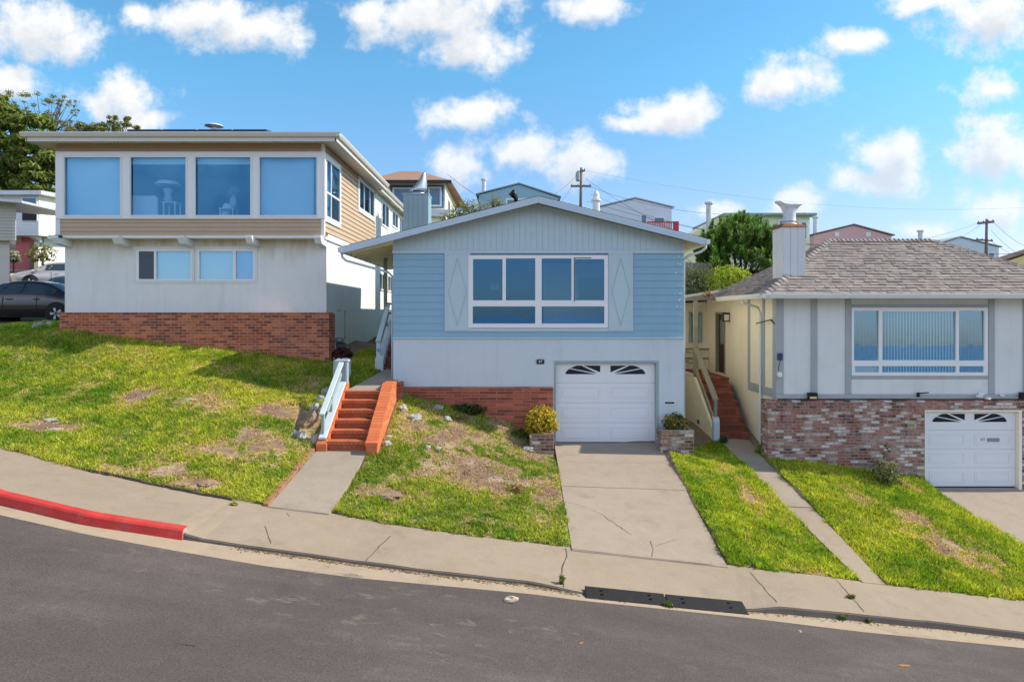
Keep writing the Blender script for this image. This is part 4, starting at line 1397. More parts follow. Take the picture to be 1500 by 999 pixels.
# chimney with cowl
cd = 28.6
ks = cd / 22.0
c0, c1 = PX(590.5, cd), PX(627, cd)
mb = MB(); zt_ = PZ(283, cd)
mb.box(c0 + .02, c1 - .02, cd + .02, cd + .83 * ks, 4.6, zt_ - .02)
n = 5
for i in range(n):
    a = c0 + (c1 - c0) * i / n
    mb.box(a + .005, a + (c1 - c0) / n - .005, cd, cd + .04, 4.6, zt_ - .03)
    mb.box(c1 - .03, c1 + .012, cd + .02 + .8 * ks * i / n, cd + .02 + .8 * ks * (i + 1) / n - .01, 4.6, zt_ - .03)
mb.box(c0 - .03, c1 + .03, cd - .03, cd + .88 * ks, zt_ - .07, zt_)
ch = mb.build('chimney', M('blue chimney boards', (.27, .40, .47), .6, .08, 2), blue)
mb = MB()
ccx, ccy = (c0 + c1) / 2 + .02, cd + .42 * ks
mb.lathe([(.27 * ks, zt_ - .02), (.27 * ks, zt_ + .07), (.17 * ks, zt_ + .12), (.16 * ks, zt_ + .2)], (ccx, ccy, 0), 16)
# turned sail-shaped hood: half shell that sweeps up to a point
rows = []
for i in range(9):
    t = i / 8
    row = []
    for k in range(13):
        an = math.radians(-60 + 250 * k / 12)
        rr = .27 * ks * (1 - .55 * t ** 1.6) * (1 if 1 else 0)
        lean = .12 * ks * t
        zz = zt_ + .16 + .62 * ks * t * (.62 + .38 * math.cos(an - .35))
        row.append((ccx + math.cos(an) * rr + lean, ccy - math.sin(an) * rr * .9, zz))
    rows.append(row)
mb.grid(rows)
cw = mb.build('chimney_cowl', mat['galv'], ch, smooth=True)
sm = cw.modifiers.new('shell', 'SOLIDIFY'); sm.thickness = .012
mb = MB(); vx, vy = PX(756, 23.5), 23.5
mb.tube([(vx, vy, PZ(300, vy)), (vx, vy, PZ(291, vy)), (vx - .08, vy, PZ(285, vy)), (vx - .17, vy - .02, PZ(281.5, vy))], [.075, .075, .12, .125], 10)
mb.build('vent_pipe', mat['dark_metal'], blue, smooth=True)

# ------------------------------------------------------------------ front brick steps and railing
steps = thing('front_steps', 'orange red brick front steps with six treads and sloping side walls', 'steps', (-3.7, 15.9, .4))
def stair(parent, x0, x1, y0, z0, n, rise, run, m, deep=.5):
    for i in range(n):
        mb = MB()
        yy = y0 + i * run
        mb.box(x0, x1, yy, yy + run + (.03 if i < n - 1 else deep), z0 + rise * i - .14, z0 + rise * (i + 1))
        mb.box(x0, x1, yy - .02, yy + run * .9, z0 + rise * (i + 1) - .055, z0 + rise * (i + 1) + .004)
        mb.build('step', m, parent, bevel=.01)
stair(steps, -4.13, -3.24, 15.92, .415, 6, .189, .328, mat['brick_step'], .3)
def cheek(parent, x0, x1, prof, m, name='side_wall', bevel=.012):
    mb = MB().prism_x(prof, x0, x1)
    return mb.build(name, m, parent, bevel=bevel, recalc=True)
cheek(steps, -3.235, -2.98, [(15.72, .25), (15.72, .60), (17.75, 1.70), (18.55, 1.72), (18.55, .6), (16.6, .2)], mat['brick_orange'])
cheek(steps, -2.978, -2.90, [(18.45, .9), (18.45, 1.66), (19.03, 1.66), (19.03, .9)], mat['brick_long'], bevel=.006)
cheek(steps, -4.38, -4.135, [(15.85, .25), (15.85, .56), (16.0, .66), (17.85, 1.70), (18.05, 1.72), (18.05, .8), (16.6, .2)], mat['brick_orange'])
rb = random.Random(8)
def orange():
    k = rb.uniform(.9, 1.08); g = rb.uniform(.93, 1.08)
    return (.62 * k, .165 * k * g, .062 * k * g)
def coping(parent, x0, x1, a, b, n, th=.07):
    mb = MB(); a, b = Vector((0, *a)), Vector((0, *b))
    for i in range(n):
        p, q = a.lerp(b, (i + .04) / n), a.lerp(b, (i + .96) / n)
        w = rb.uniform(-.004, .004)
        mb.hexa([(x0 + w, p.y, p.z - th), (x1 + w, p.y, p.z - th), (x1 + w, q.y, q.z - th), (x0 + w, q.y, q.z - th), (x0 + w, p.y, p.z + .012), (x1 + w, p.y, p.z + .012), (x1 + w, q.y, q.z + .012), (x0 + w, q.y, q.z + .012)], orange())
    return mb.build('brick_coping', mat['brick_loose'], parent, bevel=.004)
coping(steps, -3.245, -2.97, (15.70, .595), (17.76, 1.705), 21)
coping(steps, -3.245, -2.97, (17.77, 1.707), (18.56, 1.725), 8)
coping(steps, -4.39, -4.125, (15.99, .66), (17.86, 1.705), 19)
for i in range(6):
    mb = MB(); y = 15.92 + i * .328; z = .415 + .189 * (i + 1)
    for k in range(9):
        a = -4.13 + .889 * (k + .03) / 9; b = -4.13 + .889 * (k + .97) / 9
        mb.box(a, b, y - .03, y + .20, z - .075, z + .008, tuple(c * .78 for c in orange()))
        mb.box(a + .04, min(b + .04, -3.245), y - .008, y + .05, z - .17, z - .082, tuple(c * .55 for c in orange()))  # riser bricks darkened in colour for the shade below the nosing
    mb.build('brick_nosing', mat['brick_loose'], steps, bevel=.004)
rail = thing('stair_railing', 'white and pale blue timber handrail on the left side of the front steps', 'railing', (-4.26, 16, .7))
MB().bar((-4.26, 15.93, .66), (-4.26, 17.9, 1.745), .17, .06).build('bottom_rail', mat['rail_white'], rail, bevel=.006)
MB().bar((-4.26, 15.90, 1.20), (-4.26, 17.72, 2.24), .12, .05).build('handrail', mat['rail_white'], rail, bevel=.006)
MB().bar((-4.26, 16.35, 1.19), (-4.26, 17.72, 1.96), .04, .075).build('middle_rail', mat['trim_green'], rail, bevel=.006)
for y, z0, z1 in ((16.02, .72, 1.25), (16.75, 1.1, 1.66)):
    MB().box(-4.31, -4.24, y, y + .09, z0, z1).build('post', mat['trim_green'], rail, bevel=.006)
for x in (-4.33, -4.16):
    MB().box(x - .03, x + .03, 17.86, 17.93, 1.72, 2.27).build('post', mat['rail_white'], rail, bevel=.006)
MB().box(-4.44, -4.1, 17.8, 17.98, 2.262, 2.31).build('rail_cap', mat['rail_white'], rail, bevel=.006)
MB().panel((-4.3, 1.74, -4.19, 2.262), [], 17.895, 17.91).build('back_panel', mat['trim_green'], rail)
# side entrance steps of the blue house
sst = thing('entry_steps', 'dark red entry steps with a pale side wall beside the blue house', 'steps', (-3.5, 20.4, 1.85))
stair(sst, -3.68, -3.215, 20.45, 1.84, 7, .175, .29, mat['step_red'], 1.4)
cheek(sst, -3.92, -3.685, [(20.3, 1.7), (20.3, 2.14), (22.2, 3.18), (24, 3.2), (24, 1.9)], mat['stucco_pale'])
rl = thing('entry_railing', 'pale timber railing climbing beside the entry steps under the wide eave', 'railing', (-3.86, 20.4, 2.1))
MB().bar((-3.86, 20.45, 2.66), (-3.86, 22.1, 3.72), .13, .05).build('handrail', mat['rail_white'], rl)
MB().bar((-3.86, 20.45, 2.40), (-3.86, 22.1, 3.44), .05, .08).build('middle_rail', mat['trim_green'], rl)
MB().box(-3.92, -3.8, 20.5, 20.6, 2.2, 2.72).build('post', mat['rail_white'], rl)
for z in (3.45, 3.75):
    MB().box(-3.9, -3.84, 22.1, 25.0, z, z + .06).build('level_rail', mat['wood_old'], rl)
    MB().box(-3.9, -3.22, 24.0, 24.06, z, z + .05).build('level_rail', mat['wood_old'], rl)
# ================================================================== left beige two storey house
LU, LL = 20.6, 21.0
beige = thing('beige_house', 'two storey beige house with four wide upstairs windows and a brick base', 'house', (-9.3, LL, 2))
xw = -5.47                                  # right hand wall
ul, ur = PX(82, LU), xw
zsill, ztan, ztop = PZ(320, LU), PZ(345.5, LU), PZ(211, LU)
ll = PX(95, LL); zbr = PZ(459.5, LL)
# lower storey
lw1, lw2 = (200, 365.5, 282, 412), (289, 365.5, 374, 412)
mb = MB()
mb.panel((ll, 1.0, xw - .02, ztan + .05), [rect_px(lw1, LL), rect_px(lw2, LL)], LL, LL + .2)
mb.box(ll, ll + .2, LL + .2, 36, 1.5, ztan + .05)
mb.build('stucco_wall', mat['stucco_left'], beige)
mb = MB()
sidewins = [(29.2, PZ(425, 29.2), 30.5, PZ(398.5, 29.2)), (31.2, PZ(425, 29.2), 32.4, PZ(398.5, 29.2))]
mb.panel((LL + .2, .8, 37, 5.95), sidewins, xw - .02, xw - .22, 'x')
mb.box(ll, xw - .02, 36.8, 37, 1, 5.95)
mb.build('side_wall', mat['stucco_side'], beige, recalc=True)
# upper side wall: tan part then white part
mb = MB()
cw_ = (20.78, PZ(319, 20.72), 22.5, PZ(229, 20.72))
z2a, z2b = 7.2, 8.28
w2 = (25.3, z2a, 28.05, z2b)
w3 = (29.7, 7.18, 31.4, 8.2); w4 = (32.3, 7.45, 33.9, 8.2); w5 = (34.4, 7.3, 35.6, 8.2)
mb.panel((LU + .03, 5.95, 28.4, ztop + .05), [cw_, w2], xw - .03, xw - .2, 'x')
mb.box(ul, ul + .15, LU + .1, 37, 5.9, ztop)
mb.build('upper_wall', mat['tan'], beige, recalc=True)
mb = MB()
nb = 17
zb0, zb1 = 5.86, ztop + .02
for i in range(nb):
    a = zb0 + (zb1 - zb0) * i / nb; b = zb0 + (zb1 - zb0) * (i + 1) / nb
    spans = [(LU + .05, 28.4)]
    for h in (cw_, w2):
        if a < h[3] + .05 and b > h[1] - .05:
            ns = []
            for s0, s1 in spans:
                if h[0] > s0: ns.append((s0, min(s1, h[0] - .06)))
                if h[2] + .06 < s1: ns.append((max(s0, h[2] + .06), s1))
            spans = [s_ for s_ in ns if s_[1] - s_[0] > .02]
    for s0, s1 in spans:
        lap_siding_x(mb, s0, s1, a, b, 1, xw - .012, xw + .012)
mb.build('lap_siding', mat['tan'], beige)
mb = MB()
mb.panel((28.4, 5.95, 37, ztop + .05), [w3, w4, w5], xw, xw - .2, 'x')
mb.build('side_wall', mat['stucco_side'], beige, recalc=True)
# front of the upper storey
mb = MB()
lap_siding(mb, ul + .12, ur - .05, ztan, zsill, 4, LU - .0, LU - .022)
lap_siding(mb, ul, ur - .05, PZ(222.5, LU), ztop, 2, LU - .0, LU - .02)
mb.build('lap_siding', mat['tan'], beige)
mb = MB()
mb.box(ul + .02, xw + .02, LU - .05, LU + .02, ztan - .075, ztan + .002)     # white drip line
mb.box(ul, ul + .13, LU - .035, LU + .05, ztan, zsill)
mb.box(ur - .06, ur + .03, LU - .035, LU + .1, ztan, zsill); mb.box(ur - .06, ur + .03, LU - .03, LU + .1, PZ(223, LU), ztop)
mb.box(xw - .03, xw + .035, LU + .1, 28.4, ztan - .09, ztan - .02)
mb.box(ul, ur, LU + .0, LU + .04, ztan, zsill - .02); mb.box(ul, ur, LU + .0, LU + .04, PZ(223, LU) + .02, ztop)
mb.build('corner_trim', mat['white_paint'], beige, bevel=.005)
MB().box(ul + .02, xw - .01, LU, LL, ztan - .07, ztan - .02).build('overhang_underside', mat['soffit'], beige)
uw = window_y(beige, (82, 222.5, 476.5, 321), [(94.5, 231, 176.5, 315.5), (191.5, 231, 272.3, 315.5), (286.5, 231, 367, 315.5), (380.5, 231, 464, 315.5)], LU - .03, mat['glass'], proud=.035, deep=.06)
mb = MB()
for a, b in ((94.5, 176.5), (191.5, 272.3), (286.5, 367), (380.5, 464)):
    r = rect_px((a - 2.2, 228.7, b + 2.2, 318), LU - .07)
    mb.panel(r, [rect_px((a, 231, b, 315.5), LU - .07)], LU - .082, LU - .06)
mb.build('sash', mat['white_paint'], uw)
mb = MB()
for a, b in ((92, 179), (378, 466)):
    r = rect_px((a, 228, b, 318), LU + .1); mb.box(r[0], r[2], LU + .16, LU + .17, r[1], r[3])
for a, b in ((189, 275), (284, 369)):
    r = rect_px((a, 228, b, 240.5), LU + .1); mb.box(r[0], r[2], LU + .16, LU + .17, r[1], r[3])
mb.build('roller_blind', mat['blind'], uw)
mb = MB()
ry0, ry1, rz0, rz1 = LU + .22, 25.5, zsill - .55, ztop
mb.quad((ul + .2, ry1, rz0), (ur - .3, ry1, rz0), (ur - .3, ry1, rz1), (ul + .2, ry1, rz1))
mb.quad((ul + .2, LU + .08, rz0), (ur - .3, LU + .08, rz0), (ur - .3, ry1, rz0), (ul + .2, ry1, rz0))
mb.quad((ul + .2, LU + .08, rz1), (ur - .3, LU + .08, rz1), (ur - .3, ry1, rz1), (ul + .2, ry1, rz1))
mb.quad((ul + .2, LU + .08, rz0), (ul + .2, ry1, rz0), (ul + .2, ry1, rz1), (ul + .2, LU + .08, rz1))
mb.quad((ur - .3, LU + .08, rz0), (ur - .3, ry1, rz0), (ur - .3, ry1, rz1), (ur - .3, LU + .08, rz1))
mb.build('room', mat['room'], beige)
# brackets under the overhang
for px in (92, 179, 273, 371, 470):
    c = PX(px, LU + .1)
    b = MB().prism_x([(LU - .28, ztan - .02), (LU - .28, ztan - .09), (LU - .16, ztan - .25), (LL + .0, ztan - .30), (LL + .0, ztan - .075), (LU - .05, ztan - .075), (LU - .05, ztan - .02)], c - .10, c + .10)
    b.build('bracket', mat['white_paint'], beige, bevel=.008, recalc=True)
# lower windows
a = window_y(beige, lw1, [(204, 368.5, 226, 409), (229.5, 368.5, 279.5, 409)], LL - .005, mat['glass_clear'], proud=.03)
r_ = rect_px((203.5, 368, 226.5, 409.5), LL - .02)
MB().panel(r_, [], LL - .022, LL - .012).build('insect_screen', mat['screen'], a)
MB().panel(rect_px((228, 366, 281, 411), LL + .1), [], LL + .08, LL + .09).build('roller_blind', mat['blind'], a)
b = window_y(beige, lw2, [(292.5, 368.5, 341.5, 409), (346, 368.5, 371, 409)], LL - .005, mat['glass_clear'], proud=.03)
MB().panel(rect_px((290, 366, 343.5, 411), LL + .1), [], LL + .08, LL + .09).build('roller_blind', mat['blind'], b)
MB().panel(rect_px((344, 366, 373, 411), LL + .1), [], LL + .08, LL + .09).build('blue_sheet', M('pale blue window film', (.30, .52, .85), .6, .15, 6), b)
for q in (lw1, lw2):
    r = rect_px((q[0] - 3.5, q[1] - 4, q[2] + 3, q[3] + 3), LL)
    MB().panel(r, [rect_px(q, LL)], LL - .02, LL + .03).build('window_surround', mat['stucco_white'], beige)
mb = MB(); mb.box(ll + .3, xw - .4, LL + 1.2, LL + 1.3, 3, 5.7)
mb.build('dim_room', mat['room'], beige)
# side windows
for q, nx, sp_ in ((cw_, (.33,), (.42,)), (w2, (.3, .7), ()), (w3, (.5,), ()), (w4, (.5,), ()), (w5, (.5,), ())):
    window_x(beige, xw, q[0], q[2], q[1], q[3], nx, sp_, mat['glass'])
for q in sidewins: window_x(beige, xw - .02, q[0], q[2], q[1], q[3], (.5,), (), mat['glass'])
MB().box(xw - 1.2, xw - 1.1, 23, 36.5, 4, 8.3).build('dim_room', mat['room'], beige)
mb = MB()
q = (cw_[0] - .1, cw_[1] - .1, cw_[2] + .1, cw_[3] + .1)
mb.panel(q, [cw_], xw + .035, xw - .03, 'x')
mb.build('window_surround', mat['white_paint'], beige, recalc=True)
mb = MB()
q = (w2[0] - .12, w2[1] - .1, w2[2] + .1, w2[3] + .1)
mb.panel(q, [w2], xw + .03, xw - .03, 'x')
mb.build('window_surround', mat['white_paint'], beige, recalc=True)
# brick base
mb = MB()
mb.box(PX(87, LU), -5.31, LU, LL - .002, .5, zbr); mb.box(-5.75, -5.31, LL - .01, 21.3, .5, zbr - .004)
mb.box(PX(87, LU) - .02, -5.29, LU - .015, LL - .004, zbr - .002, zbr + .035)
mb.build('brick_base', mat['brick_red'], beige, bevel=.006)
# roof: low hip with deep eaves
fy = 20.05
el, er = PX(37, fy), -4.95
ze1, ze0 = PZ(195, fy), PZ(207.5, fy)
zr = ze1 + .62
mb = MB()
y1 = 28.1
mb.add([(el, fy, ze1), (er, fy, ze1), (er, y1, ze1), (el, y1, ze1), (-11.0, 24.5, zr), (-7.4, 24.5, zr)],
       [(0, 1, 5, 4), (1, 2, 5), (2, 3, 4, 5), (3, 0, 4)])
mb.add([(el, y1, ze1 - .02), (xw + .3, y1, ze1 - .02), (xw + .3, 37.3, ze1 - .02), (el, 37.3, ze1 - .02), (-9.2, y1 - 1, ze1 + .4), (-9.2, 36, ze1 + .4)],
       [(1, 2, 5, 4), (3, 0, 4, 5), (2, 3, 5)])
mb.build('roof', mat['roof_grey'], beige)
mb = MB()
zw = ztop + .015
mb.quad((el + .03, fy + .05, ze0 + .02), (er - .03, fy + .05, ze0 + .02), (ur, LU, zw), (ul, LU, zw))
mb.quad((er - .03, fy + .05, ze0 + .02), (er - .03, y1, ze0 + .02), (xw, y1, zw), (xw, LU, zw))
mb.quad((el + .03, fy + .05, ze0 + .02), (ul, LU, zw), (ul, y1, zw), (el + .03, y1, ze0 + .02))
mb.quad((xw + .3, y1, ze0 + .02), (xw + .3, 37.3, ze0 + .02), (xw, 37.3, zw), (xw, y1, zw))
mb.build('soffit', M('beige soffit', (.66, .60, .50), .7, .08, 3), beige)
mb = MB()
xx = el + .2
while xx < er - .2:                                                    # ribbed strips of the vented soffit
    t0 = max(ul + .1, min(ur - .1, xx))
    mb.bar((xx, fy + .08, ze0 + .012), (t0 * .75 + xx * .25, LU - .03, zw - .012), .035, .02)
    xx += .105
mb.build('soffit_rib', mat['soffit'], beige)
mb = MB()
mid = ze0 + (ze1 - ze0) * .45
mb.prism_x([(fy + .02, ze0), (fy - .0, ze0), (fy - .0, mid), (fy + .02, mid)], el + .05, er - .05)
mb.box(er - .02, er, fy, y1, ze0, mid); mb.box(el, el + .02, fy, y1, ze0, mid)
mb.box(xw + .28, xw + .3, y1, 37.3, ze0, mid + .05)
mb.prism_x([(fy - .01, mid - .005), (fy - .07, mid + .02), (fy - .11, ze1 - .03), (fy - .11, ze1 + .01), (fy + .02, ze1 + .012), (fy + .02, mid)], el - .1, er + .1)
mb.prism([(er, mid), (er + .06, mid + .02), (er + .1, ze1 - .03), (er + .1, ze1 + .01), (er - .02, ze1 + .012)], fy - .1, y1)
mb.prism([(xw + .3, mid), (xw + .36, mid + .02), (xw + .4, ze1 - .03), (xw + .4, ze1 + .005), (xw + .28, ze1 + .005)], y1 + .05, 37.3)
mb.build('gutter_trough', mat['cream_metal'], beige, bevel=.004, recalc=True)
for k in range(4):
    mb = MB()
    a = -11.55 + k * 1.06
    q0, q1 = ze1 + .355, ze1 + .58
    mb.hexa([(a, 21.3, q0), (a + 1.0, 21.3, q0), (a + 1.0, 23.0, q1), (a, 23.0, q1), (a, 21.3, q0 + .07), (a + 1.0, 21.3, q0 + .07), (a + 1.0, 23.0, q1 + .07), (a, 23.0, q1 + .07)])
    mb.build('solar_panel', mat['solar'], beige, bevel=.004)
mb = MB()
vx, vy = PX(313.5, 22.6), 22.6
mb.lathe([(.09, ze1 + .3), (.09, PZ(188, vy)), (.12, PZ(187, vy))], (vx, vy, 0), 14)
rv = mb.build('roof_vent', mat['galv_dull'], beige, smooth=False)
MB().lathe([(.05, PZ(188.2, vy)), (.29, PZ(185.5, vy)), (.27, PZ(184, vy)), (.1, PZ(181.5, vy)), (.02, PZ(181, vy))], (vx, vy, 0), 18).build('vent_cap', mat['galv_dull'], rv)
# security light at the corner
sl_ = MB(); c = P(80, 350, LU - .15)
sl_.box(c.x - .03, c.x + .12, c.y, c.y + .25, c.z - .05, c.z + .02); sl_.bar((c.x, c.y, c.z), (c.x - .13, c.y - .1, c.z + .05), .12, .12)
so_ = sl_.build('security_light', mat['white_paint'], beige)
MB().box(c.x + .02, c.x + .2, c.y - .12, c.y + .05, c.z + .02, c.z + .1).build('light_hood', mat['navy'], so_)

# things seen through the upstairs windows
fl = rz0 + .01
t = thing('table_lamp', 'table lamp with a wide saucer shade behind the second upstairs window', 'lamp', (PX(246, 21.5), 21.5, fl))
lx = PX(246, 21.5)
MB().lathe([(.11, PZ(296, 21.5)), (.12, PZ(290, 21.5)), (.09, PZ(286, 21.5)), (.17, PZ(278, 21.5)), (.15, PZ(277, 21.5)), (.02, PZ(276, 21.5)), (.02, PZ(268, 21.5))], (lx, 21.5, 0), 14).build('lamp_base', mat['vase'], t, smooth=True)
MB().lathe([(.03, PZ(265, 21.5)), (.30, PZ(270.5, 21.5)), (.38, PZ(272, 21.5)), (.39, PZ(271, 21.5)), (.28, PZ(266, 21.5)), (.04, PZ(264, 21.5))], (lx, 21.5, 0), 20).build('lamp_shade', mat['interior_pale'], t, smooth=True)
def small_table(x, y, z, w, label):
    t = thing('side_table', label, 'table', (x, y, fl))
    MB().box(x - w, x + w, y - .2, y + .2, z - .03, z).build('table_top', mat['interior_pale'], t)
    for sx_ in (-1, 1):
        for sy in (-1, 1):
            MB().box(x + sx_ * (w - .03) - .015, x + sx_ * (w - .03) + .015, y + sy * .17 - .015, y + sy * .17 + .015, fl, z - .03).build('leg', mat['interior_pale'], t)
small_table(PX(252, 21.5), 21.5, PZ(297, 21.5), .2, 'small side table carrying the saucer shade lamp upstairs')
def armchair(x, y, w, zt, label, lean):
    t = thing('armchair', label, 'armchair', (x, y, fl))
    MB().box(x - w / 2, x + w / 2, y, y + .75, fl + .05, fl + .42).build('seat', mat['interior_pale'], t, bevel=.05)
    m_ = MB()
    if lean:
        m_.hexa([(x + w * .15, y, fl + .4), (x + w * .36, y, fl + .4), (x + w * .36, y + .7, fl + .4), (x + w * .15, y + .7, fl + .4), (x + w * .38, y, zt), (x + w * .72, y, zt - .1), (x + w * .72, y + .7, zt - .1), (x + w * .38, y + .7, zt)])
    else:
        m_.box(x - w / 2, x + w / 2, y - .14, y + .06, fl + .1, zt)
    m_.build('backrest', mat['interior_pale'], t, bevel=.06)
armchair(PX(211, 21.35), 21.35, .86, PZ(287.5, 21.35), 'pale high backed armchair behind the second upstairs window, left of the lamp', False)
armchair(PX(310, 21.35), 21.35, .9, PZ(296, 21.35), 'pale reclining armchair behind the third upstairs window', True)
small_table(PX(335, 21.4), 21.4, PZ(306, 21.4), .22, 'small side table carrying the flower vase upstairs')
t = thing('flower_vase', 'pale vase of dried flowers behind the third upstairs window', 'vase', (PX(348, 21.4), 21.4, fl))
vx = PX(342, 21.4)
MB().lathe([(.06, PZ(306, 21.4)), (.12, PZ(299, 21.4)), (.11, PZ(294, 21.4)), (.05, PZ(289, 21.4)), (.06, PZ(287, 21.4))], (vx, 21.4, 0), 14).build('vase_body', mat['vase'], t, smooth=True)
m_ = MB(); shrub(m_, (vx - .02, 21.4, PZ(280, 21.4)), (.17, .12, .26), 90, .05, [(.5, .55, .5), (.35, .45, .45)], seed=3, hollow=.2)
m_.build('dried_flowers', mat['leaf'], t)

# gas meter and pot between the houses
gm = thing('gas_meter', 'grey gas meter with its pipe on the side wall of the beige house', 'gas meter', (xw + .1, 22.3, 2.2))
g = P(500, 508, 22.3)
mb = MB(); mb.box(g.x - .15, g.x + .13, 22.15, 22.42, g.z - .34, g.z + .14); mb.build('meter_body', mat['meter_grey'], gm, bevel=.03)
mb = MB(); mb.lathe([(.14, -.02), (.16, 0), (.14, .1), (.02, .13)], (g.x - .03, 22.15, g.z + .18), 12); mb.build('regulator', mat['chrome'], gm, smooth=True)
pz = PZ(455, 22.3)
mb = MB(); mb.tube([(xw + .06, 22.3, g.z + .1), (xw + .22, 22.3, g.z + .28), (xw + .22, 22.3, pz), (xw - .05, 22.3, pz)], .022, 6); mb.tube([(g.x + .15, 22.3, g.z + .1), (g.x + .2, 22.3, g.z - .1), (g.x + .22, 22.3, g.z - .5)], .025, 6)
mb.build('gas_pipe', mat['chrome'], gm)
pot = thing('plant_pot', 'pale green pot of dark red leaves at the top of the front steps', 'plant pot', (PX(501, 19.2), 19.2, h1(PX(501, 19.2), 19.2)))
c = P(501, 520, 19.2); zb = h1(c.x, 19.2) - .02
MB().lathe([(.17, zb), (.24, zb + .22), (.23, c.z - .1), (.24, c.z - .07)], (c.x, 19.2, 0), 16).build('pot_body', M('pale green pot glaze', (.50, .58, .54), .5, .1, 5), pot, smooth=True)
m_ = MB(); shrub(m_, (c.x, 19.2, c.z), (.31, .28, .2), 420, .065, [(.05, .012, .016), (.025, .012, .014), (.09, .02, .02)], seed=5, hollow=.3)
m_.build('foliage', mat['leaf'], pot)

# ================================================================== right white house with the used brick base
RD = 19.3
white = thing('white_house', 'white hipped roof house with grey timber trim over a worn brick base', 'house', (11.3, RD, -1))
x0 = 7.2; x1 = 15.75
zb_, zt_ = PZ(583.5, RD), PZ(436, RD)
rw = (1247, 450.5, 1446.5, 550.5)
mb = MB()
mb.panel((x0, zb_, x1, zt_ + .1), [rect_px(rw, RD)], RD, RD + .2)
mb.build('stucco_wall', mat['stucco_white'], white)
mb = MB()
dr = (23.95, 1.42, 25.05, 3.52)
mb.panel((RD + .2, -1.6, 26.2, zt_ + .1), [dr], x0, x0 + .2, 'x')
mb.build('side_wall', mat['stucco_bright'], white, recalc=True)
MB().panel((5.7, -.6, x0 - .002, zt_ - .1), [rect_px((1008.5, 457, 1028.5, 502), 26.2)], 26.2, 26.4).build('porch_wall', mat['stucco_bright'], white)
MB().box(x0, x0 + .2, 26.41, 33, -1, zt_).build('rear_wall', mat['stucco_bright'], white)
MB().box(x1 - .2, x1 - .002, RD + .202, 30, -3, zt_).build('side_wall', mat['stucco_white'], white)
mb = MB()
def vtrim(a, b, ya=437, yb=577): mb.pbox(a, ya, b, yb, RD - .03, RD + .01, RD)
for a, b in ((1138, 1147.5), (1187.5, 1197), (1238, 1246.5), (1447.5, 1456.5), (1498, 1507), (1560, 1569)): vtrim(a, b)
mb.pbox(1138, 577.2, 1600, 583.8, RD - .042, RD + .01, RD)
mb.pbox(1246.7, 446, 1447.3, 450.4, RD - .028, RD + .01, RD); mb.pbox(1246.7, 550.6, 1447.3, 555, RD - .028, RD + .01, RD)
# return of the timber trim along the side
mb.box(x0 - .03, x0 + .01, RD - .029, RD + .25, zb_ - .06, zt_)
mb.box(x0 - .028, x0 + .01, RD + .25, 21.6, zb_ + .0, zb_ + .24); mb.box(x0 - .026, x0 + .01, 21.45, 21.63, zb_ + .24, zt_)
mb.box(x0 - .026, x0 + .01, 20.2, 20.36, zb_ + .24, zt_)
mb.build('timber_trim', mat['grey_trim'], white, bevel=.006)
w = window_y(white, rw, [(1250.5, 455.5, 1286.5, 528), (1292, 456.5, 1399.5, 527.5), (1404, 455.5, 1441, 528), (1252, 536.3, 1287, 545.3), (1291.5, 536.3, 1399.5, 545.3), (1404.5, 536.3, 1440, 545.3)], RD - .02, mat['glass_clear'], tilt=.021)
mb = MB()
px = 1291
while px < 1401:
    a = PX(px, RD + .3); mb.hexa([(a, RD + .12, PZ(547, RD + .3)), (a + .012, RD + .09, PZ(547, RD + .3)), (a + .052, RD + .16, PZ(547, RD + .3)), (a + .04, RD + .19, PZ(547, RD + .3)),
                                  (a, RD + .12, PZ(453, RD + .3)), (a + .012, RD + .09, PZ(453, RD + .3)), (a + .052, RD + .16, PZ(453, RD + .3)), (a + .04, RD + .19, PZ(453, RD + .3))])
    px += 4.4
mb.build('vertical_blind', mat['blind_slat'], w)
mb = MB()
for lo_, hi_ in ((1249, 1288), (1402, 1443)):
    px = lo_
    while px < hi_:
        a = PX(px, RD + .3); mb.box(a, a + .016, RD + .12, RD + .18, PZ(547, RD + .3), PZ(453, RD + .3)); px += 5.2
mb.build('vertical_blind', M('dark blind slat', (.16, .19, .20), .7, .1, 3), w)
r = rect_px((1250, 535, 1288, 546), RD)
MB().box(r[0], r[2], RD + .05, RD + .06, r[1], r[3]).build('window_card', M('tan board', (.80, .60, .34), .8, .1, 5), w)
r = rect_px((1403, 535, 1441, 546), RD)
MB().box(r[0], r[2], RD + .2, RD + .22, r[1], r[3]).build('window_card', M('grey board', (.30, .32, .36), .8, .1, 5), w)
mb = MB()
r = rect_px((1240, 444, 1455, 560), RD)
mb.quad((r[0], RD + 2.6, r[1]), (r[2], RD + 2.6, r[1]), (r[2], RD + 2.6, r[3]), (r[0], RD + 2.6, r[3]))
mb.quad((r[0], RD + .21, r[1]), (r[2], RD + .21, r[1]), (r[2], RD + 2.6, r[1]), (r[0], RD + 2.6, r[1]))
mb.quad((r[0], RD + .21, r[3]), (r[2], RD + .21, r[3]), (r[2], RD + 2.6, r[3]), (r[0], RD + 2.6, r[3]))
mb.quad((r[0], RD + .21, r[1]), (r[0], RD + 2.6, r[1]), (r[0], RD + 2.6, r[3]), (r[0], RD + .21, r[3]))
mb.quad((r[2], RD + .21, r[1]), (r[2], RD + 2.6, r[1]), (r[2], RD + 2.6, r[3]), (r[2], RD + .21, r[3]))
mb.build('room', mat['room'], white)
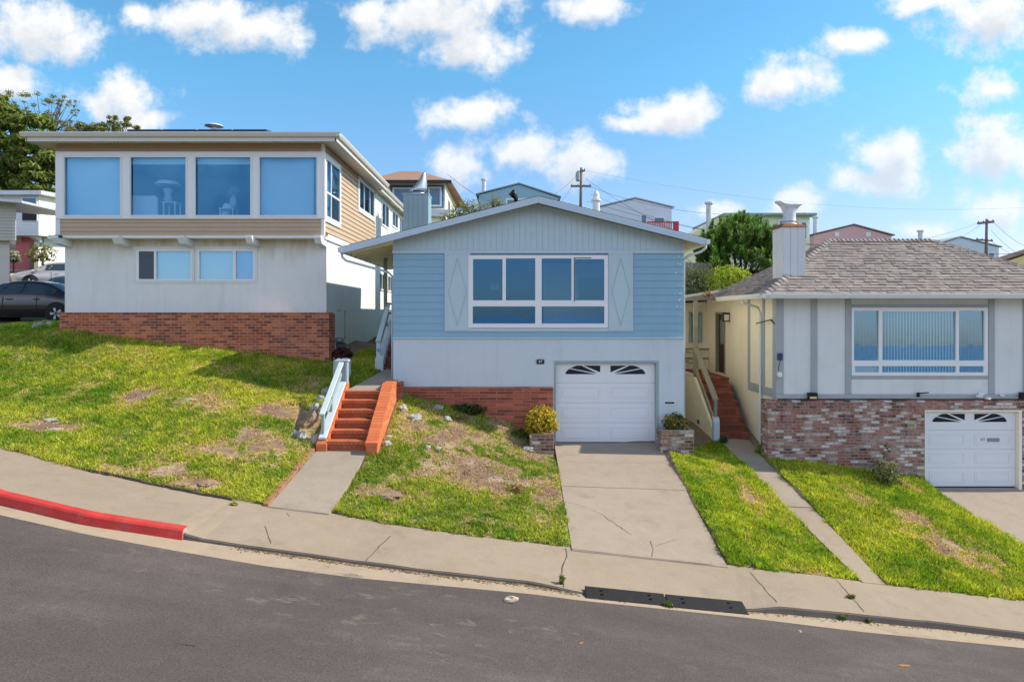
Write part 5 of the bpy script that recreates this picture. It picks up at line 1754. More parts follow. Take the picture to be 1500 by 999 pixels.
# brick base
BD = RD - .1
g2 = rect_px((1354.5, 600.5, 1497, 716), BD)
bx0 = PX(1125, BD)
mb = MB()
mb.panel((bx0, -3.2, x1, zb_ - .045), [(g2[0], -4, g2[2], g2[3])], BD, BD + .25)
mb.box(bx0, x0, BD + .25, 19.75, -2.2, zb_ - .06)
mb.build('brick_base', mat['brick_used'], white)
mb = MB()
mb.panel((g2[0] + .002, -2.5, g2[2] - .002, g2[3] - .002), [(g2[0] + .03, -3, g2[2] - .08, g2[3] - .045)], BD - .01, BD + .2)
mb.build('garage_frame', mat['stucco_bright'], white, bevel=.005)
zg = PZ(713, RD)
gd = garage_door(white, (g2[0] + .03, zg + .01, g2[2] - .085, g2[3] - .047), BD + .12)
mb = MB(); r = rect_px((1445.5, 641.5, 1463.5, 646.8), BD + .12)
mb.box(r[0], r[2], BD + .1, BD + .13, r[1], r[3]); mb.build('mail_slot', mat['chrome'], gd)
c = rect_px((1434, 640, 1444, 648), BD + .12)
lettering('49', .14, ((c[0] + c[2]) / 2, BD + .113, (c[1] + c[3]) / 2), gd, mat['chrome'], 'house_number')
# roof
ey = 18.7; ze = PZ(431, ey); xa, xb = 6.65, 15.9
ryy = 21.7; rzz = PZ(353, ryy); by = 24.7
cL, cR = (xa, ey, ze), (xb, ey, ze)
rL, rR = (PX(1213, ryy), ryy, rzz), (PX(1367, ryy), ryy, rzz)
bL, bR = (xa, by, ze), (xb, by, ze)
mb = MB()
dz = Vector((0, 0, -.03))
V = Vector
mb.add([V(cL) + dz, V(cR) + dz, V(bR) + dz, V(bL) + dz, V(rL) + dz, V(rR) + dz], [(0, 1, 5, 4), (1, 2, 5), (2, 3, 4, 5), (3, 0, 4), (3, 2, 1, 0)])
mb.hexa([(5.55, 22.9, ze - .1), (9, 22.9, ze + .1), (9, 33.4, ze + .1), (5.55, 33.4, ze - .1), (5.55, 22.9, ze - .0), (9, 22.9, ze + .55), (9, 33.4, ze + .55), (5.55, 33.4, ze - .0)])
rf = mb.build('roof', mat['roof_grey'], white)


def shingles(a0, a1, b0, b1, rows, tab, rnd):
    """courses of tabs on the plane from eave a0-a1 up to ridge b0-b1"""
    a0, a1, b0, b1 = map(Vector, (a0, a1, b0, b1))
    nrm = (a1 - a0).cross(b0 - a0).normalized()
    if nrm.z < 0: nrm = -nrm
    mb = MB()
    along = (a1 - a0).normalized()
    for i in range(rows):
        t0 = i / rows; t1 = min(1.0, (i + 1.25) / rows)
        l0, r0 = a0.lerp(b0, t0), a1.lerp(b1, t0)
        l1, r1 = a0.lerp(b0, t1), a1.lerp(b1, t1)
        L = (r0 - l0).length
        L1 = (r1 - l1).length
        sh = (l1 - l0).dot(along)
        s = -rnd.uniform(0, tab)
        while s < L:
            w = tab * rnd.choice((.55, .8, 1.0, 1.25))
            u0, u1 = max(0, s), min(L, s + w - .004)
            s += w
            if u1 - u0 < .01: continue
            p0, p1 = l0 + along * u0, l0 + along * u1
            v0, v1 = min(max(u0, sh), sh + L1), min(max(u1, sh), sh + L1)
            up = (b0 - a0) - along * (b0 - a0).dot(along)
            q0, q1 = l0 + up * (t1 - t0) + along * v0, l0 + up * (t1 - t0) + along * v1
            th = rnd.choice((.009, .012, .022, .027))
            k = rnd.uniform(.84, 1.12)
            base = rnd.choice([(.285, .245, .232), (.30, .252, .236), (.265, .235, .226), (.32, .272, .25), (.235, .21, .204)])
            c = tuple(x * k for x in base)
            n0 = nrm * (th + .012)
            mb.add([p0, p1, q1 + nrm * .004, q0 + nrm * .004, p0 + n0, p1 + n0], [(4, 5, 2, 3), (0, 1, 5, 4), (0, 4, 3), (1, 2, 5)], c)
    return mb


rr = random.Random(4)
sf = shingles(cL, cR, rL, rR, 21, .19, rr)
sf.build('front_shingles', mat['shingle'], rf)
ss = shingles(bL, cL, rL, rL, 21, .19, rr)
ss.build('side_shingles', mat['shingle'], rf)
mb = MB()
def caps(a, b, n):
    a, b = Vector(a), Vector(b)
    t = (b - a) / n
    for i in range(n):
        p = a + t * i; q = a + t * (i + 1.15)
        s = t.cross(Vector((0, 0, 1))).normalized() * .13
        k = rr.uniform(.6, 1.1)
        c = (.30 * k, .265 * k, .255 * k)
        u0, u1 = Vector((0, 0, .06)), Vector((0, 0, .035))
        dn = Vector((0, 0, -.075))
        mb.add([p - s + u0 + dn, p + u0 + Vector((0, 0, .02)), p + s + u0 + dn, q - s + u1 + dn, q + u1, q + s + u1 + dn, p - s + dn, p + s + dn], [(0, 1, 4, 3), (1, 2, 5, 4), (6, 7, 2, 1, 0)], c)
caps(cL, rL, 22); caps(cR, rR, 22); caps(rL, rR, 24)
mb.build('ridge_caps', mat['shingle'], rf)
mb = MB()
mb.prism_x([(ey + .02, ze - .12), (ey - .06, ze - .11), (ey - .10, ze - .02), (ey - .10, ze + .015), (ey + .02, ze + .012)], xa - .1, xb + .1)
mb.prism([(xa - .0, ze - .12), (xa - .06, ze - .11), (xa - .1, ze - .02), (xa - .1, ze + .014), (xa - .0, ze + .01)], ey - .09, 22.9)
mb.prism([(5.5, ze - .12), (5.44, ze - .1), (5.42, ze + .0), (5.55, ze + .0)], 23.2, 33)
mb.build('gutter_trough', mat['white_paint'], white, bevel=.004, recalc=True)
mb = MB(); mb.quad((xa, ey + .02, ze - .1), (xb, ey + .02, ze - .1), (xb, RD, ze - .06), (xa, RD, ze - .06)); mb.quad((xa, ey + .02, ze - .1), (x0, ey + .02, ze - .06), (x0, by, ze - .06), (xa, by, ze - .1))
mb.build('soffit', mat['stucco_white'], white)
mb = MB()
dx = x0 - .06
mb.tube([(xa - .02, 20.45, ze - .1), (xa - .0, 20.45, ze - .2), (x0 - .12, 20.42, ze - .34), (dx, 20.4, ze - .5), (dx, 20.4, -.62), (dx - .06, 20.3, -.72), (dx - .2, 20.2, -.76)], .04, 8)
mb.build('downspout', mat['white_paint'], white, smooth=True)
# chimney
k0, k1, ky0, ky1 = PX(1147, 19.6), PX(1179.5, 19.6), 19.6, 20.36
mb = MB(); zc0, zc1 = 4.2, PZ(331, 19.6)
n = 3
mb.box(k0 + .01, k1 - .01, ky0 + .01, ky1 - .01, zc0 - .2, zc1 - .01)
for i in range(n):
    a = k0 + (k1 - k0) * i / n; b = k0 + (k1 - k0) * (i + 1) / n
    mb.box(a + .004, b - .004, ky0 - .008, ky0 + .02, zc0 - .1, zc1)
    a = ky0 + (ky1 - ky0) * i / n; b = ky0 + (ky1 - ky0) * (i + 1) / n
    mb.box(k0 - .008, k0 + .02, a + .004, b - .004, zc0 - .1, zc1); mb.box(k1 - .02, k1 + .008, a + .004, b - .004, zc0 - .1, zc1)
chm = mb.build('chimney', M('white chimney boards', (.66, .67, .69), .6, .06, 2, .1, dirt=.2, dirt_col=(.4, .34, .26), streak=.15), white)
mb = MB()
mb.hexa([(k0 - .06, ky0 - .06, zc1 - .03), (k1 + .06, ky0 - .06, zc1 - .03), (k1 + .06, ky1 + .06, zc1 - .03), (k0 - .06, ky1 + .06, zc1 - .03),
         (k0 + .05, ky0 + .05, zc1 + .075), (k1 - .08, ky0 + .05, zc1 + .05), (k1 - .08, ky1 - .05, zc1 + .06), (k0 + .05, ky1 - .05, zc1 + .1)])
mb.build('chimney_cap', mat['rust'], chm, bevel=.01)
mb = MB()
ccx, ccy = PX(1157, 19.95), 19.95
rows = []
for rx_, ry_, zz in [(.22, .20, .06), (.18, .17, .17), (.165, .16, .30), (.18, .15, .42), (.235, .15, .52), (.31, .16, .585), (.375, .17, .615), (.385, .175, .66), (.34, .15, .665), (.25, .11, .60)]:
    row = []
    for k in range(25):
        an = 6.28319 * k / 24; c_, s_ = math.cos(an), math.sin(an)
        f = max(0, (zz - .35) / .3)
        row.append((ccx + rx_ * c_ * (1.1 if c_ < 0 else .95) , ccy + ry_ * s_, zc1 + zz + .05 * f * (abs(c_) - .5) + (.045 * f if c_ < -.5 else 0)))
    rows.append(row)
mb.grid(rows)
cwl = mb.build('chimney_cowl', mat['galv_dull'], chm, smooth=True, recalc=True)
MB().lathe([(.19, zc1 + .09), (.195, zc1 + .16)], (ccx, ccy - .015, 0), 20, sx=1.05, sy=.85, caps=False).build('rust_collar', mat['rust'], cwl)
# flashing patch
# entrance: door, lantern, porch
door = MB().panel((dr[0] + .06, dr[1], dr[2] - .06, dr[3] - .06), [], x0 + .08, x0 + .12, 'x').build('front_door', mat['wood_dark'], white, recalc=True)
mb = MB().panel((dr[0], dr[1], dr[2], dr[3]), [(dr[0] + .07, dr[1] - .1, dr[2] - .07, dr[3] - .07)], x0 - .03, x0 + .14, 'x')
mb.build('door_frame', mat['wood_old'], white, recalc=True)
mb = MB().panel((dr[0] + .25, dr[1] + 1.0, dr[2] - .25, dr[3] - .25), [], x0 + .07, x0 + .081, 'x'); mb.build('door_glass', mat['chrome'], door)
mb = MB(); mb.tube([(x0 + .03, dr[0] + .12, 2.35), (x0 + .03, dr[0] + .12, 2.6)], .03, 6); mb.build('handle', mat['brass'], door)
mb = MB(); mb.box(x0 - .22, x0 - .0, 23.45, 23.6, 3.2, 3.5)
lt = mb.build('wall_lantern', mat['dark_metal'], white)
MB().box(x0 - .19, x0 - .03, 23.44, 23.45, 3.24, 3.44).build('lens', mat['lamp_glass'], lt)
w = window_y(white, (1008.5, 457, 1028.5, 502), [(1010.5, 459, 1018, 500), (1019.5, 459, 1026.8, 500)], 26.18, mat['glass_clear'], frame=mat['grey_trim'])
MB().box(PX(1009, 26.4), PX(1028, 26.4), 26.45, 26.47, PZ(501, 26.4), PZ(458, 26.4)).build('curtain', mat['interior_pale'], w)
# small fittings on the front
def fitting(name, build, m, sub=None):
    mb = MB(); build(mb); return mb.build(name, m, white)
f = fitting('flood_light', lambda b: b.pbox(1185, 575.5, 1198, 584.5, RD - .16, RD - .03), mat['dark_metal'])
MB().pbox(1186.5, 581, 1196.5, 584, RD - .175, RD - .16).build('lens', mat['yellow_lens'], f)
fitting('lamp_bracket', lambda b: (b.pbox(1344.5, 575, 1347.5, 581.5, RD - .1, RD - .04), b.bar(P(1346, 576, RD - .1), P(1360, 575, RD - .3), .06, .03)), mat['dark_metal'])
fitting('hook_bracket', lambda b: (b.bar((x0 - .25, 20.2, PZ(474, 20.2)), (x0 - .05, 19.6, PZ(468.5, 19.6)), .03, .03), b.bar((x0 - .05, 19.6, PZ(468.5, 19.6)), (x0 + .0, 19.28, PZ(477, 19.28)), .04, .04)), mat['dark_metal'])
fitting('junction_box', lambda b: b.pbox(1140, 517.5, 1146.5, 527.5, RD - .09, RD - .03), mat['navy'])
f = fitting('camera', lambda b: b.lathe([(.0, -.08), (.06, -.06), (.075, 0), (.06, .06), (0, .08)], (PX(1142, RD - .1), RD - .1, PZ(549, RD - .1)), 12), mat['lamp_glass'])
MB().tube([P(1140, 543, RD - .04), P(1141, 536, RD - .05), P(1143.5, 528, RD - .05)], .007, 5).build('cable', mat['dark_metal'], f)
f = fitting('twin_spotlight', lambda b: (b.pbox(1434, 575, 1442, 579, RD - .09, RD - .04), b.bar(P(1438, 581, RD - .1), P(1432, 580, RD - .25), .07, .05), b.bar(P(1444, 583, RD - .1), P(1450, 584, RD - .22), .08, .05)), mat['lamp_glass'])
fitting('spotlight', lambda b: b.bar(P(1465, 578.5, RD - .05), P(1471, 579.5, RD - .12), .07, .05), mat['lamp_glass'])
fitting('flood_light', lambda b: b.pbox(1496, 575, 1508, 584, RD - .15, RD - .045), mat['dark_metal'])
fitting('round_vent', lambda b: b.lathe([(.05, -.005), (.05, .005)], (PX(1140, RD - .05), RD - .046, PZ(580.5, RD)), 12), mat['lamp_glass'])
pq = fitting('wall_plaque', lambda b: (b.panel(rect_px((1329, 619.5, 1341, 626.5), BD), [], BD - .03, BD), b.prism([(PX(1331, BD), PZ(619.4, BD)), (PX(1340, BD), PZ(619.4, BD)), (PX(1339, BD), PZ(617.2, BD)), (PX(1333, BD), PZ(616.6, BD))], BD - .025, BD)), M('beige plaque', (.50, .42, .28), .7, .2, 12))
rp = rect_px((1330.5, 620.7, 1339.8, 625.3), BD - .03)
MB().box(rp[0], rp[2], BD - .034, BD - .03, rp[1], rp[3]).build('plaque_field', M('plaque field', (.20, .26, .14), .7, .2, 12), pq)

# right hand entry steps, cheek wall and railing
est = thing('entry_steps', 'worn dark red steps climbing to the brown front door of the white house', 'steps', (6.5, 20.8, -.2))
stair(est, 6.05, 6.95, 20.85, -.24, 8, .208, .27, mat['step_red'], 3.0)
mb = MB().prism_x([(20.75, -.5), (20.75, .02), (22.95, 1.42), (26.1, 1.42), (26.1, -.5)], 5.88, 6.045)
mb.build('side_wall', mat['stucco_bright'], est, recalc=True)
MB().box(5.87, 6.05, 22.95, 26.1, 1.42, 1.47).build('wall_cap', mat['stucco_white'], est)
mb = MB(); v_ = P(1021, 618, 23.0); mb.box(5.868, 5.882, 22.3, 22.5, .0, .12); mb.build('wall_vent', mat['dark_metal'], est)
MB().box(6.05, 7.19, 25.95, 26.15, 1.0, 1.43).build('landing', mat['concrete'], est)
er_ = thing('entry_railing', 'weathered pale timber railing with a tall post beside the dark red entry steps', 'railing', (5.95, 20.8, 0))
MB().bar((5.95, 20.72, .95), (5.95, 22.95, 2.32), .16, .06).build('handrail', mat['wood_old'], er_, bevel=.008)
MB().bar((5.95, 20.85, .28), (5.95, 22.95, 1.62), .06, .16).build('lower_rail', mat['wood_old'], er_, bevel=.008)
MB().prism_x([(20.65, -.35), (20.65, .3), (20.72, .45), (20.84, .45), (20.84, -.35)], 5.87, 6.045).build('newel', mat['rail_white'], er_, bevel=.008)
MB().box(5.91, 5.99, 20.72, 20.8, .45, .95).build('post', mat['wood_old'], er_)
MB().box(5.88, 6.02, 22.95, 23.08, 1.42, ze - .05).build('post', mat['wood_old'], er_, bevel=.008)
for z in (1.80, 2.14):
    MB().box(5.98, 7.18, 25.9, 25.96, z, z + .07).build('level_rail', mat['wood_old'], er_)
    MB().box(5.92, 5.98, 23.08, 25.96, z, z + .07).build('level_rail', mat['wood_old'], er_)
# ================================================================== planters and front garden
def planter(label, x0, x1, y0, y1, zb, zt, lab_s, cols, rad, n, dz, seed, dirt_top=True):
    t = thing('brick_planter', label, 'planter', ((x0 + x1) / 2, y0, zb))
    mb = MB()
    w = .10
    mb.box(x0, x1, y0, y0 + w, zb, zt); mb.box(x0, x0 + w, y0 + w, y1, zb, zt - .002); mb.box(x1 - w, x1, y0 + w, y1, zb, zt - .002)
    mb.build('planter_wall', mat['brick_planter'], t, bevel=.008)
    MB().box(x0 + w, x1 - w, y0 + w, y1, zb, zt - .06).build('planter_soil', mat['rock_brown'], t)
    c = ((x0 + x1) / 2, (y0 + y1) / 2, zt + dz)
    s = thing('shrub', lab_s, 'shrub', (c[0], c[1], zt - .05))
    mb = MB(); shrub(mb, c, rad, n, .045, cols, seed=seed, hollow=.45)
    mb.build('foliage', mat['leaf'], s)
    mb = MB()
    r = random.Random(seed)
    for k in range(7):
        a = r.uniform(0, 6.28)
        mb.tube([(c[0] + r.uniform(-.05, .05), c[1], zt - .08), (c[0] + math.cos(a) * rad[0] * .6, c[1] + math.sin(a) * rad[1] * .5, c[2] + r.uniform(-.1, .2) * rad[2])], [.018, .008], 5)
    mb.build('stem', mat['bark'], s)
    return t


ylw = [(.50, .36, .02), (.62, .46, .03), (.42, .36, .03), (.20, .24, .03), (.55, .42, .05)]
drk = [(.10, .12, .025), (.18, .17, .03), (.28, .23, .03), (.07, .085, .02), (.48, .34, .04)]
planter('low brick planter left of the garage door with a yellow bush', PX(776, 18.35), PX(811.5, 18.35), 18.35, 19.03, -.5, PZ(635, 18.35),
        'golden yellow leafy bush in the planter left of the garage', ylw, (.47, .36, .42), 2000, .26, 2)
planter('pale brick planter at the right corner of the blue house', PX(968, 18.5), PX(1017, 18.5), 18.5, 19.05, -.6, PZ(630, 18.5),
        'small dark and gold bush in the planter right of the garage', drk, (.34, .25, .27), 900, .16, 8)
q = ong(1297, 712)
t = thing('shrub', 'scraggly pale green shrub growing on the grass below the used brick wall', 'shrub', q)
mb = MB(); shrub(mb, (q.x, q.y, q.z + .36), (.40, .33, .36), 800, .04, [(.17, .19, .06), (.24, .26, .10), (.10, .13, .04), (.3, .3, .16)], seed=12, hollow=.35)
for k in range(3): shrub(mb, (q.x + (-.05, .1, .02)[k], q.y, q.z + .85 + k * .09), (.07, .06, .12), 26, .035, [(.12, .10, .04), (.15, .15, .06)], seed=30 + k, hollow=.1)
mb.build('foliage', mat['leaf'], t)
mb = MB(); r = random.Random(5)
for k in range(12):
    a = r.uniform(0, 6.28); u = r.uniform(.1, .35)
    mb.tube([q, (q.x + math.cos(a) * u, q.y + math.sin(a) * u, q.z + r.uniform(.4, .75))], [.012, .004], 4)
mb.tube([q, (q.x + .05, q.y, q.z + 1.05)], [.012, .005], 4)
mb.build('stem', mat['bark'], t)
# dark ferny plant by the mid bank / weeds along the brick skirt
def weed(px, py, label, rad, n, cols, seed, size=.035, name='weed', cat='weed', on='ground'):
    q = ong(px, py) if on == 'ground' else hit(px, py)
    mb = MB(); shrub(mb, (q.x, q.y, q.z + rad[2] * .7), rad, n, size, cols, seed=seed, hollow=.15, up=.8, spike=.8)
    o = mb.build(name, mat['leaf'], origin=q)
    return tag(o, label, cat, 'weeds and tufts')
gcol = [(.10, .16, .02), (.16, .2, .03), (.07, .11, .02)]
weed(685, 607, 'dark grassy clump against the long brick skirt of the blue house', (.55, .2, .17), 420, [(.04, .08, .015), (.07, .11, .02)], 41, .05)
weed(762, 640, 'bright green tuft at the foot of the brick skirt left of the yellow bush', (.3, .2, .14), 240, gcol, 42)
weed(823, 855, 'small weed growing in the sidewalk crack beside the rubber ramp', (.05, .05, .10), 60, gcol, 43, .03, on='pave')
weed(978, 888, 'small weed sprouting between the two rubber ramp pieces', (.09, .05, .05), 50, gcol, 44, .03, on='pave')
weed(1247, 876, 'small weed growing in the sidewalk joint below the narrow path', (.10, .06, .05), 50, gcol, 45, .03, on='pave')
weed(1233, 905, 'low green weed in the gutter below the sidewalk joint', (.10, .05, .035), 50, gcol, 46, .03, on='pave')
weed(1272, 912, 'weed tuft at the kerb edge, rightmost of the gutter weeds', (.06, .05, .05), 40, gcol, 47, .03, on='pave')
weed(343, 740, 'yellow green tuft lying on the sidewalk edge of the left lawn', (.08, .06, .04), 40, [(.3, .3, .05)], 48, .03, on='pave')
weed(755, 720, 'dry brown tuft in the bare soil in front of the blue house', (.22, .18, .10), 220, [(.28, .17, .08), (.2, .12, .06), (.36, .25, .13)], 49, .035)
weed(672, 613, 'dry straw clump below the brick skirt', (.3, .25, .06), 160, [(.4, .29, .14), (.3, .2, .1)], 50, .03)
weed(1060, 648, 'dark grass growing beside the foot of the right hand entry railing', (.14, .2, .1), 120, [(.05, .09, .015), (.08, .13, .02)], 51, .04)

# rocks
RK = [(590, 601, .13, .12, 'jagged white rock near the top of the soil bank'), (641, 599, .16, .09, 'pale pointed rock below the brick skirt'), (608, 616, .16, .13, 'grey white boulder in the grass right of the steps'),
      (655, 615, .14, .08, 'dull rock half buried beside the dry patch'), (569, 640, .14, .07, 'flat rock right of the lower steps'), (566, 652, .12, .07, 'grey rock just above the walk, right of the steps'),
      (626, 657, .08, .06, 'small white rock in the middle of the soil bank'), (641, 658, .09, .06, 'small pale rock beside the small white rock'), (678, 657, .20, .06, 'long tan rock in the bare soil'),
      (682, 655, .09, .06, 'white rock on top of the long tan rock'), (712, 666, .12, .06, 'brown stone in the soil left of the planter'), (773, 659, .18, .07, 'white slab of rock in front of the left planter'),
      (728, 669, .15, .07, 'dark brown clod of soil in the bank'), (565, 724, .45, .05, 'broad flat tan stone low in the bare soil patch'), (620, 741, .20, .03, 'flat tan stone at the lower edge of the bare patch'),
      (455, 617, .22, .18, 'tan boulder left of the stair railing'), (445, 624, .15, .10, 'blue grey rock beside the tan boulder'), (462, 600, .16, .12, 'pale rock in the rockery left of the steps'), (470, 588, .15, .12, 'upper grey rock in the rockery left of the steps'),
      (478, 576, .14, .11, 'topmost grey rock in the rockery left of the steps'), (442, 640, .14, .09, 'white rock at the edge of the left lawn'), (462, 648, .10, .14, 'upright white rock at the foot of the stair railing'), (433, 637, .10, .07, 'small white rock beside the left lawn'),
      (278, 585, .20, .05, 'flat pale stone in the left lawn, uppermost'), (262, 590, .22, .04, 'flat pink stone beside the pale stone in the left lawn'), (75, 615, .30, .05, 'flat pale stone in the bare patch of the left lawn'), (82, 628, .20, .04, 'small flat stone below the bare patch of the left lawn'),
      (303, 707, .30, .05, 'flat pinkish stone at the lower edge of the left lawn'), (262, 708, .25, .04, 'flat brown stone near the edging board'),
      (58, 480, .20, .12, 'grey rock beside the corner of the brick base, left one'), (74, 479, .18, .13, 'grey rock touching the corner of the brick base')]
for k, (px, py, rx, rz, lb) in enumerate(RK):
    q = ong(px, py)
    if py < 490: q = P(px, py, 21.2)
    flat = 'flat' in lb or 'long' in lb
    sub_rock('rock', lb, (q.x, q.y, q.z + (-.015 if flat else rz * .15)), (rx * (.8 if flat else 1), rx * (.55 if flat else .8), rz * (.8 if flat else 1)), mat['rock_brown'] if ('tan' in lb or 'brown' in lb or 'pink' in lb) else mat['rock'], k + 1)

# edging of the left lawn
mb = MB()
pts = [(112, 686), (140, 694), (170, 699.5), (205, 708), (250, 717), (300, 727), (340, 734)]
w3 = [onS(*p_, l=.03) for p_ in pts]
for a, b in zip(w3[:-1], w3[1:]):
    for s_ in range(3):
        u, v = a.lerp(b, s_ / 3), a.lerp(b, (s_ + .93) / 3)
        w_ = Vector((0, .05 + random.uniform(-.02, .02), random.uniform(-.025, .0)))
        mb.bar(u + w_, v + w_ + Vector((0, random.uniform(-.015, .015), random.uniform(-.012, .012))), .035, .06)
o = mb.build('edging_board', mat['bark']); tag(o, 'dark rotten timber edging between the left lawn and the sidewalk', 'edging')
mb = MB()
a0 = onS(394, 742); a1 = P(463, 659, 15.9)
for k in range(16):
    a = a0.lerp(a1, k / 16); b = a0.lerp(a1, (k + .94) / 16)
    o_ = Vector((-.06, 0, random.uniform(.01, .035)))
    mb.bar(a + o_, b + o_ + Vector((random.uniform(-.01, .01), 0, 0)), .085, .07)
o = mb.build('edging_brick', mat['clay']); tag(o, 'row of terracotta edging bricks along the left side of the front walk', 'edging')

# red kerb
mb = MB()
tops = []
for x in np.arange(-14, kb[4].x + .001, .2):
    tops.append(x)
xend = unR(268, 791).x
tops = [x for x in tops if x < xend - .05] + [xend]
rws = [[], [], [], [], []]
for x in tops:
    b = dkb(x); r_ = Rz(x); wv = .006 * math.sin(x * 3.1) + random.uniform(-.004, .004)
    rws[0].append((x, b - .03, r_)); rws[1].append((x, b - .015 + wv, r_ + .15)); rws[2].append((x, b + .012 + wv, r_ + .182)); rws[3].append((x, b + .17, r_ + .186)); rws[4].append((x, b + .185, r_ + .1))
mb.grid(rws)
e = [r_[-1] for r_ in rws]
mb.add(e, [(0, 1, 2, 3, 4)])
o = mb.build('red_kerb', mat['redkerb']); tag(o, 'red painted concrete kerb along the left of the street', 'kerb')
mb = MB(); e2 = [Vector(v) + Vector((.004, 0, 0)) for v in e]
cx_ = sum((v for v in e2), Vector()) / 5
mb.add([cx_ + (v - cx_) * .8 for v in e2], [(0, 1, 2, 3, 4)])
mb.build('bare_end', mat['rock'], None).parent = o

# rubber kerb ramp: two pieces
ramps = [((856.5, 857.5), (972, 869), (978.5, 886.5), (858.5, 874.5), 'left piece of the black rubber kerb ramp at the driveway'), ((974, 869.5), (1087, 880.2), (1097.5, 899), (980, 887.5), 'right piece of the black rubber kerb ramp at the driveway')]
for tl, tr, br, bl, lb in ramps:
    a, b = unR(*tl, h=.115), unR(*tr, h=.115); c, d = unR(*br, h=.022), unR(*bl, h=.022)
    t = thing('kerb_ramp', lb, 'ramp', (a + d) / 2, 0, 'rubber kerb ramp pieces')
    mb = MB()
    dn = lambda p: Vector((p.x, p.y, Rz(p.x) + .005))
    mb.hexa([dn(d), dn(c), dn(b), dn(a), d, c, b, a])
    n = 16                                           # tread ribs
    for k in range(1, n):
        u, v = d.lerp(a, k / n), c.lerp(b, k / n)
        mb.bar(u.lerp(v, .01) + Vector((0, 0, .003)), u.lerp(v, .99) + Vector((0, 0, .003)), .016, .008)
    mb.build('ramp_body', mat['rubber'], t, bevel=.004)
    for s_ in (.2, .8):
        for v_ in (.38, .72):
            p_ = (d.lerp(c, s_)).lerp(a.lerp(b, s_), v_)
            MB().lathe([(.032, .0), (.032, .012), (.02, .013)], p_, 10).build('bolt', mat['dark_metal'], t)
# litter
def litter(px, py, label, name, cat, m, size, seed):
    q = hit(px, py)
    bm = bmesh.new(); bmesh.ops.create_icosphere(bm, subdivisions=2, radius=1)
    for v in bm.verts:
        n1 = noise.noise(v.co * 2.3 + Vector((seed, 0, 0)))
        v.co = Vector((v.co.x * size[0], v.co.y * size[1], v.co.z * size[2])) * (1 + .7 * n1)
    me = bpy.data.meshes.new(name); bm.to_mesh(me); bm.free(); me.materials.append(m)
    o = bpy.data.objects.new(name, me); COL.objects.link(o); o.location = q + Vector((0, 0, size[2] * .6)); o.rotation_euler = (0, .1, seed)
    return tag(o, label, cat)
litter(749, 881, 'crumpled tan paper lying on the road near the gutter', 'crumpled_paper', 'litter', mat['paper'], (.11, .07, .05), 3)
litter(1323, 975, 'orange dead leaf lying on the road at lower right', 'dead_leaf', 'leaf', mat['dead_leaf'], (.10, .035, .012), 0.2)
litter(851, 942, 'dry brown leaf lying on the road in the lower middle', 'dead_leaf', 'leaf', mat['dead_leaf'], (.05, .02, .01), 1)
litter(1172, 925, 'tiny pale scrap on the road below the right gutter', 'paper_scrap', 'litter', mat['paper'], (.03, .025, .012), 2)
litter(876, 877, 'reddish leaf scrap at the foot of the left ramp piece', 'dead_leaf', 'leaf', mat['rust'], (.07, .02, .01), .3)
litter(272, 944, 'thin dark twig lying on the road at lower left', 'twig', 'twig', mat['bark'], (.13, .008, .006), .0)
# pale scuffs on the asphalt
mb = MB()
r = random.Random(9)
SC_ = [(505, 840, 16, 3, .5), (262, 820, 12, 3, 0), (280, 835, 20, 4, .6), (330, 838, 14, 5, 0), (415, 842, 22, 4, 0), (515, 845, 10, 4, 0), (590, 865, 26, 7, 0), (668, 920, 30, 10, 0), (600, 945, 34, 11, 0), (165, 811, 12, 3, 0), (660, 868, 8, 6, 0), (715, 950, 18, 8, 0), (30, 800, 10, 3, 0), (205, 835, 8, 3, 0),
       (460, 850, 10, 12, .2), (480, 838, 8, 9, 0), (400, 880, 40, 8, 0), (560, 905, 50, 9, 0), (760, 915, 34, 7, 0), (300, 860, 30, 6, 0), (140, 830, 26, 5, 0), (680, 965, 46, 9, 0), (520, 872, 18, 5, 0), (440, 905, 28, 6, 0), (830, 930, 26, 6, 0)]
for px, py, w_, h_, a in [(q[0], q[1], q[2] * 1.7, q[3] * 1.7, q[4]) for q in SC_]:
    pts = []
    n = 14
    for k in range(n):
        an = 6.283 * k / n; rr_ = r.uniform(.45, 1.1)
        q = hit(px + math.cos(an) * w_ * rr_, py + math.sin(an) * h_ * rr_ + a * math.cos(an) * h_)
        pts.append(q + Vector((0, 0, .004)))
    mb.add(pts, [tuple(range(n))[::-1]])
def scuff_mat():
    t = NT('asphalt scuff')
    p = t.pos()
    mp = t.n('ShaderNodeMapping', {'Vector': p, 'Scale': (1, 2.2, 1)}).outputs[0]
    n1 = t.noise(mp, 2.6, 10, .78)
    n2 = t.noise(p, 60, 3, .6)
    m_ = t.math('MULTIPLY', t.ramp(n1, [(.50, 0), (.68, 1)]), t.math('ADD', n2, .3))
    b = t.n('ShaderNodeBsdfPrincipled', {'Base Color': (.30, .25, .215), 'Roughness': .95})
    tr = t.n('ShaderNodeBsdfTransparent')
    mx = t.n('ShaderNodeMixShader', {0: t.math('MULTIPLY', m_, .85)})
    t.t.links.new(tr.outputs[0], mx.inputs[1]); t.t.links.new(b.outputs[0], mx.inputs[2]); t.t.links.new(mx.outputs[0], t.out.inputs[0])
    return t.m
o = mb.build('road_scuff', scuff_mat()); o.parent = road; struct(o)

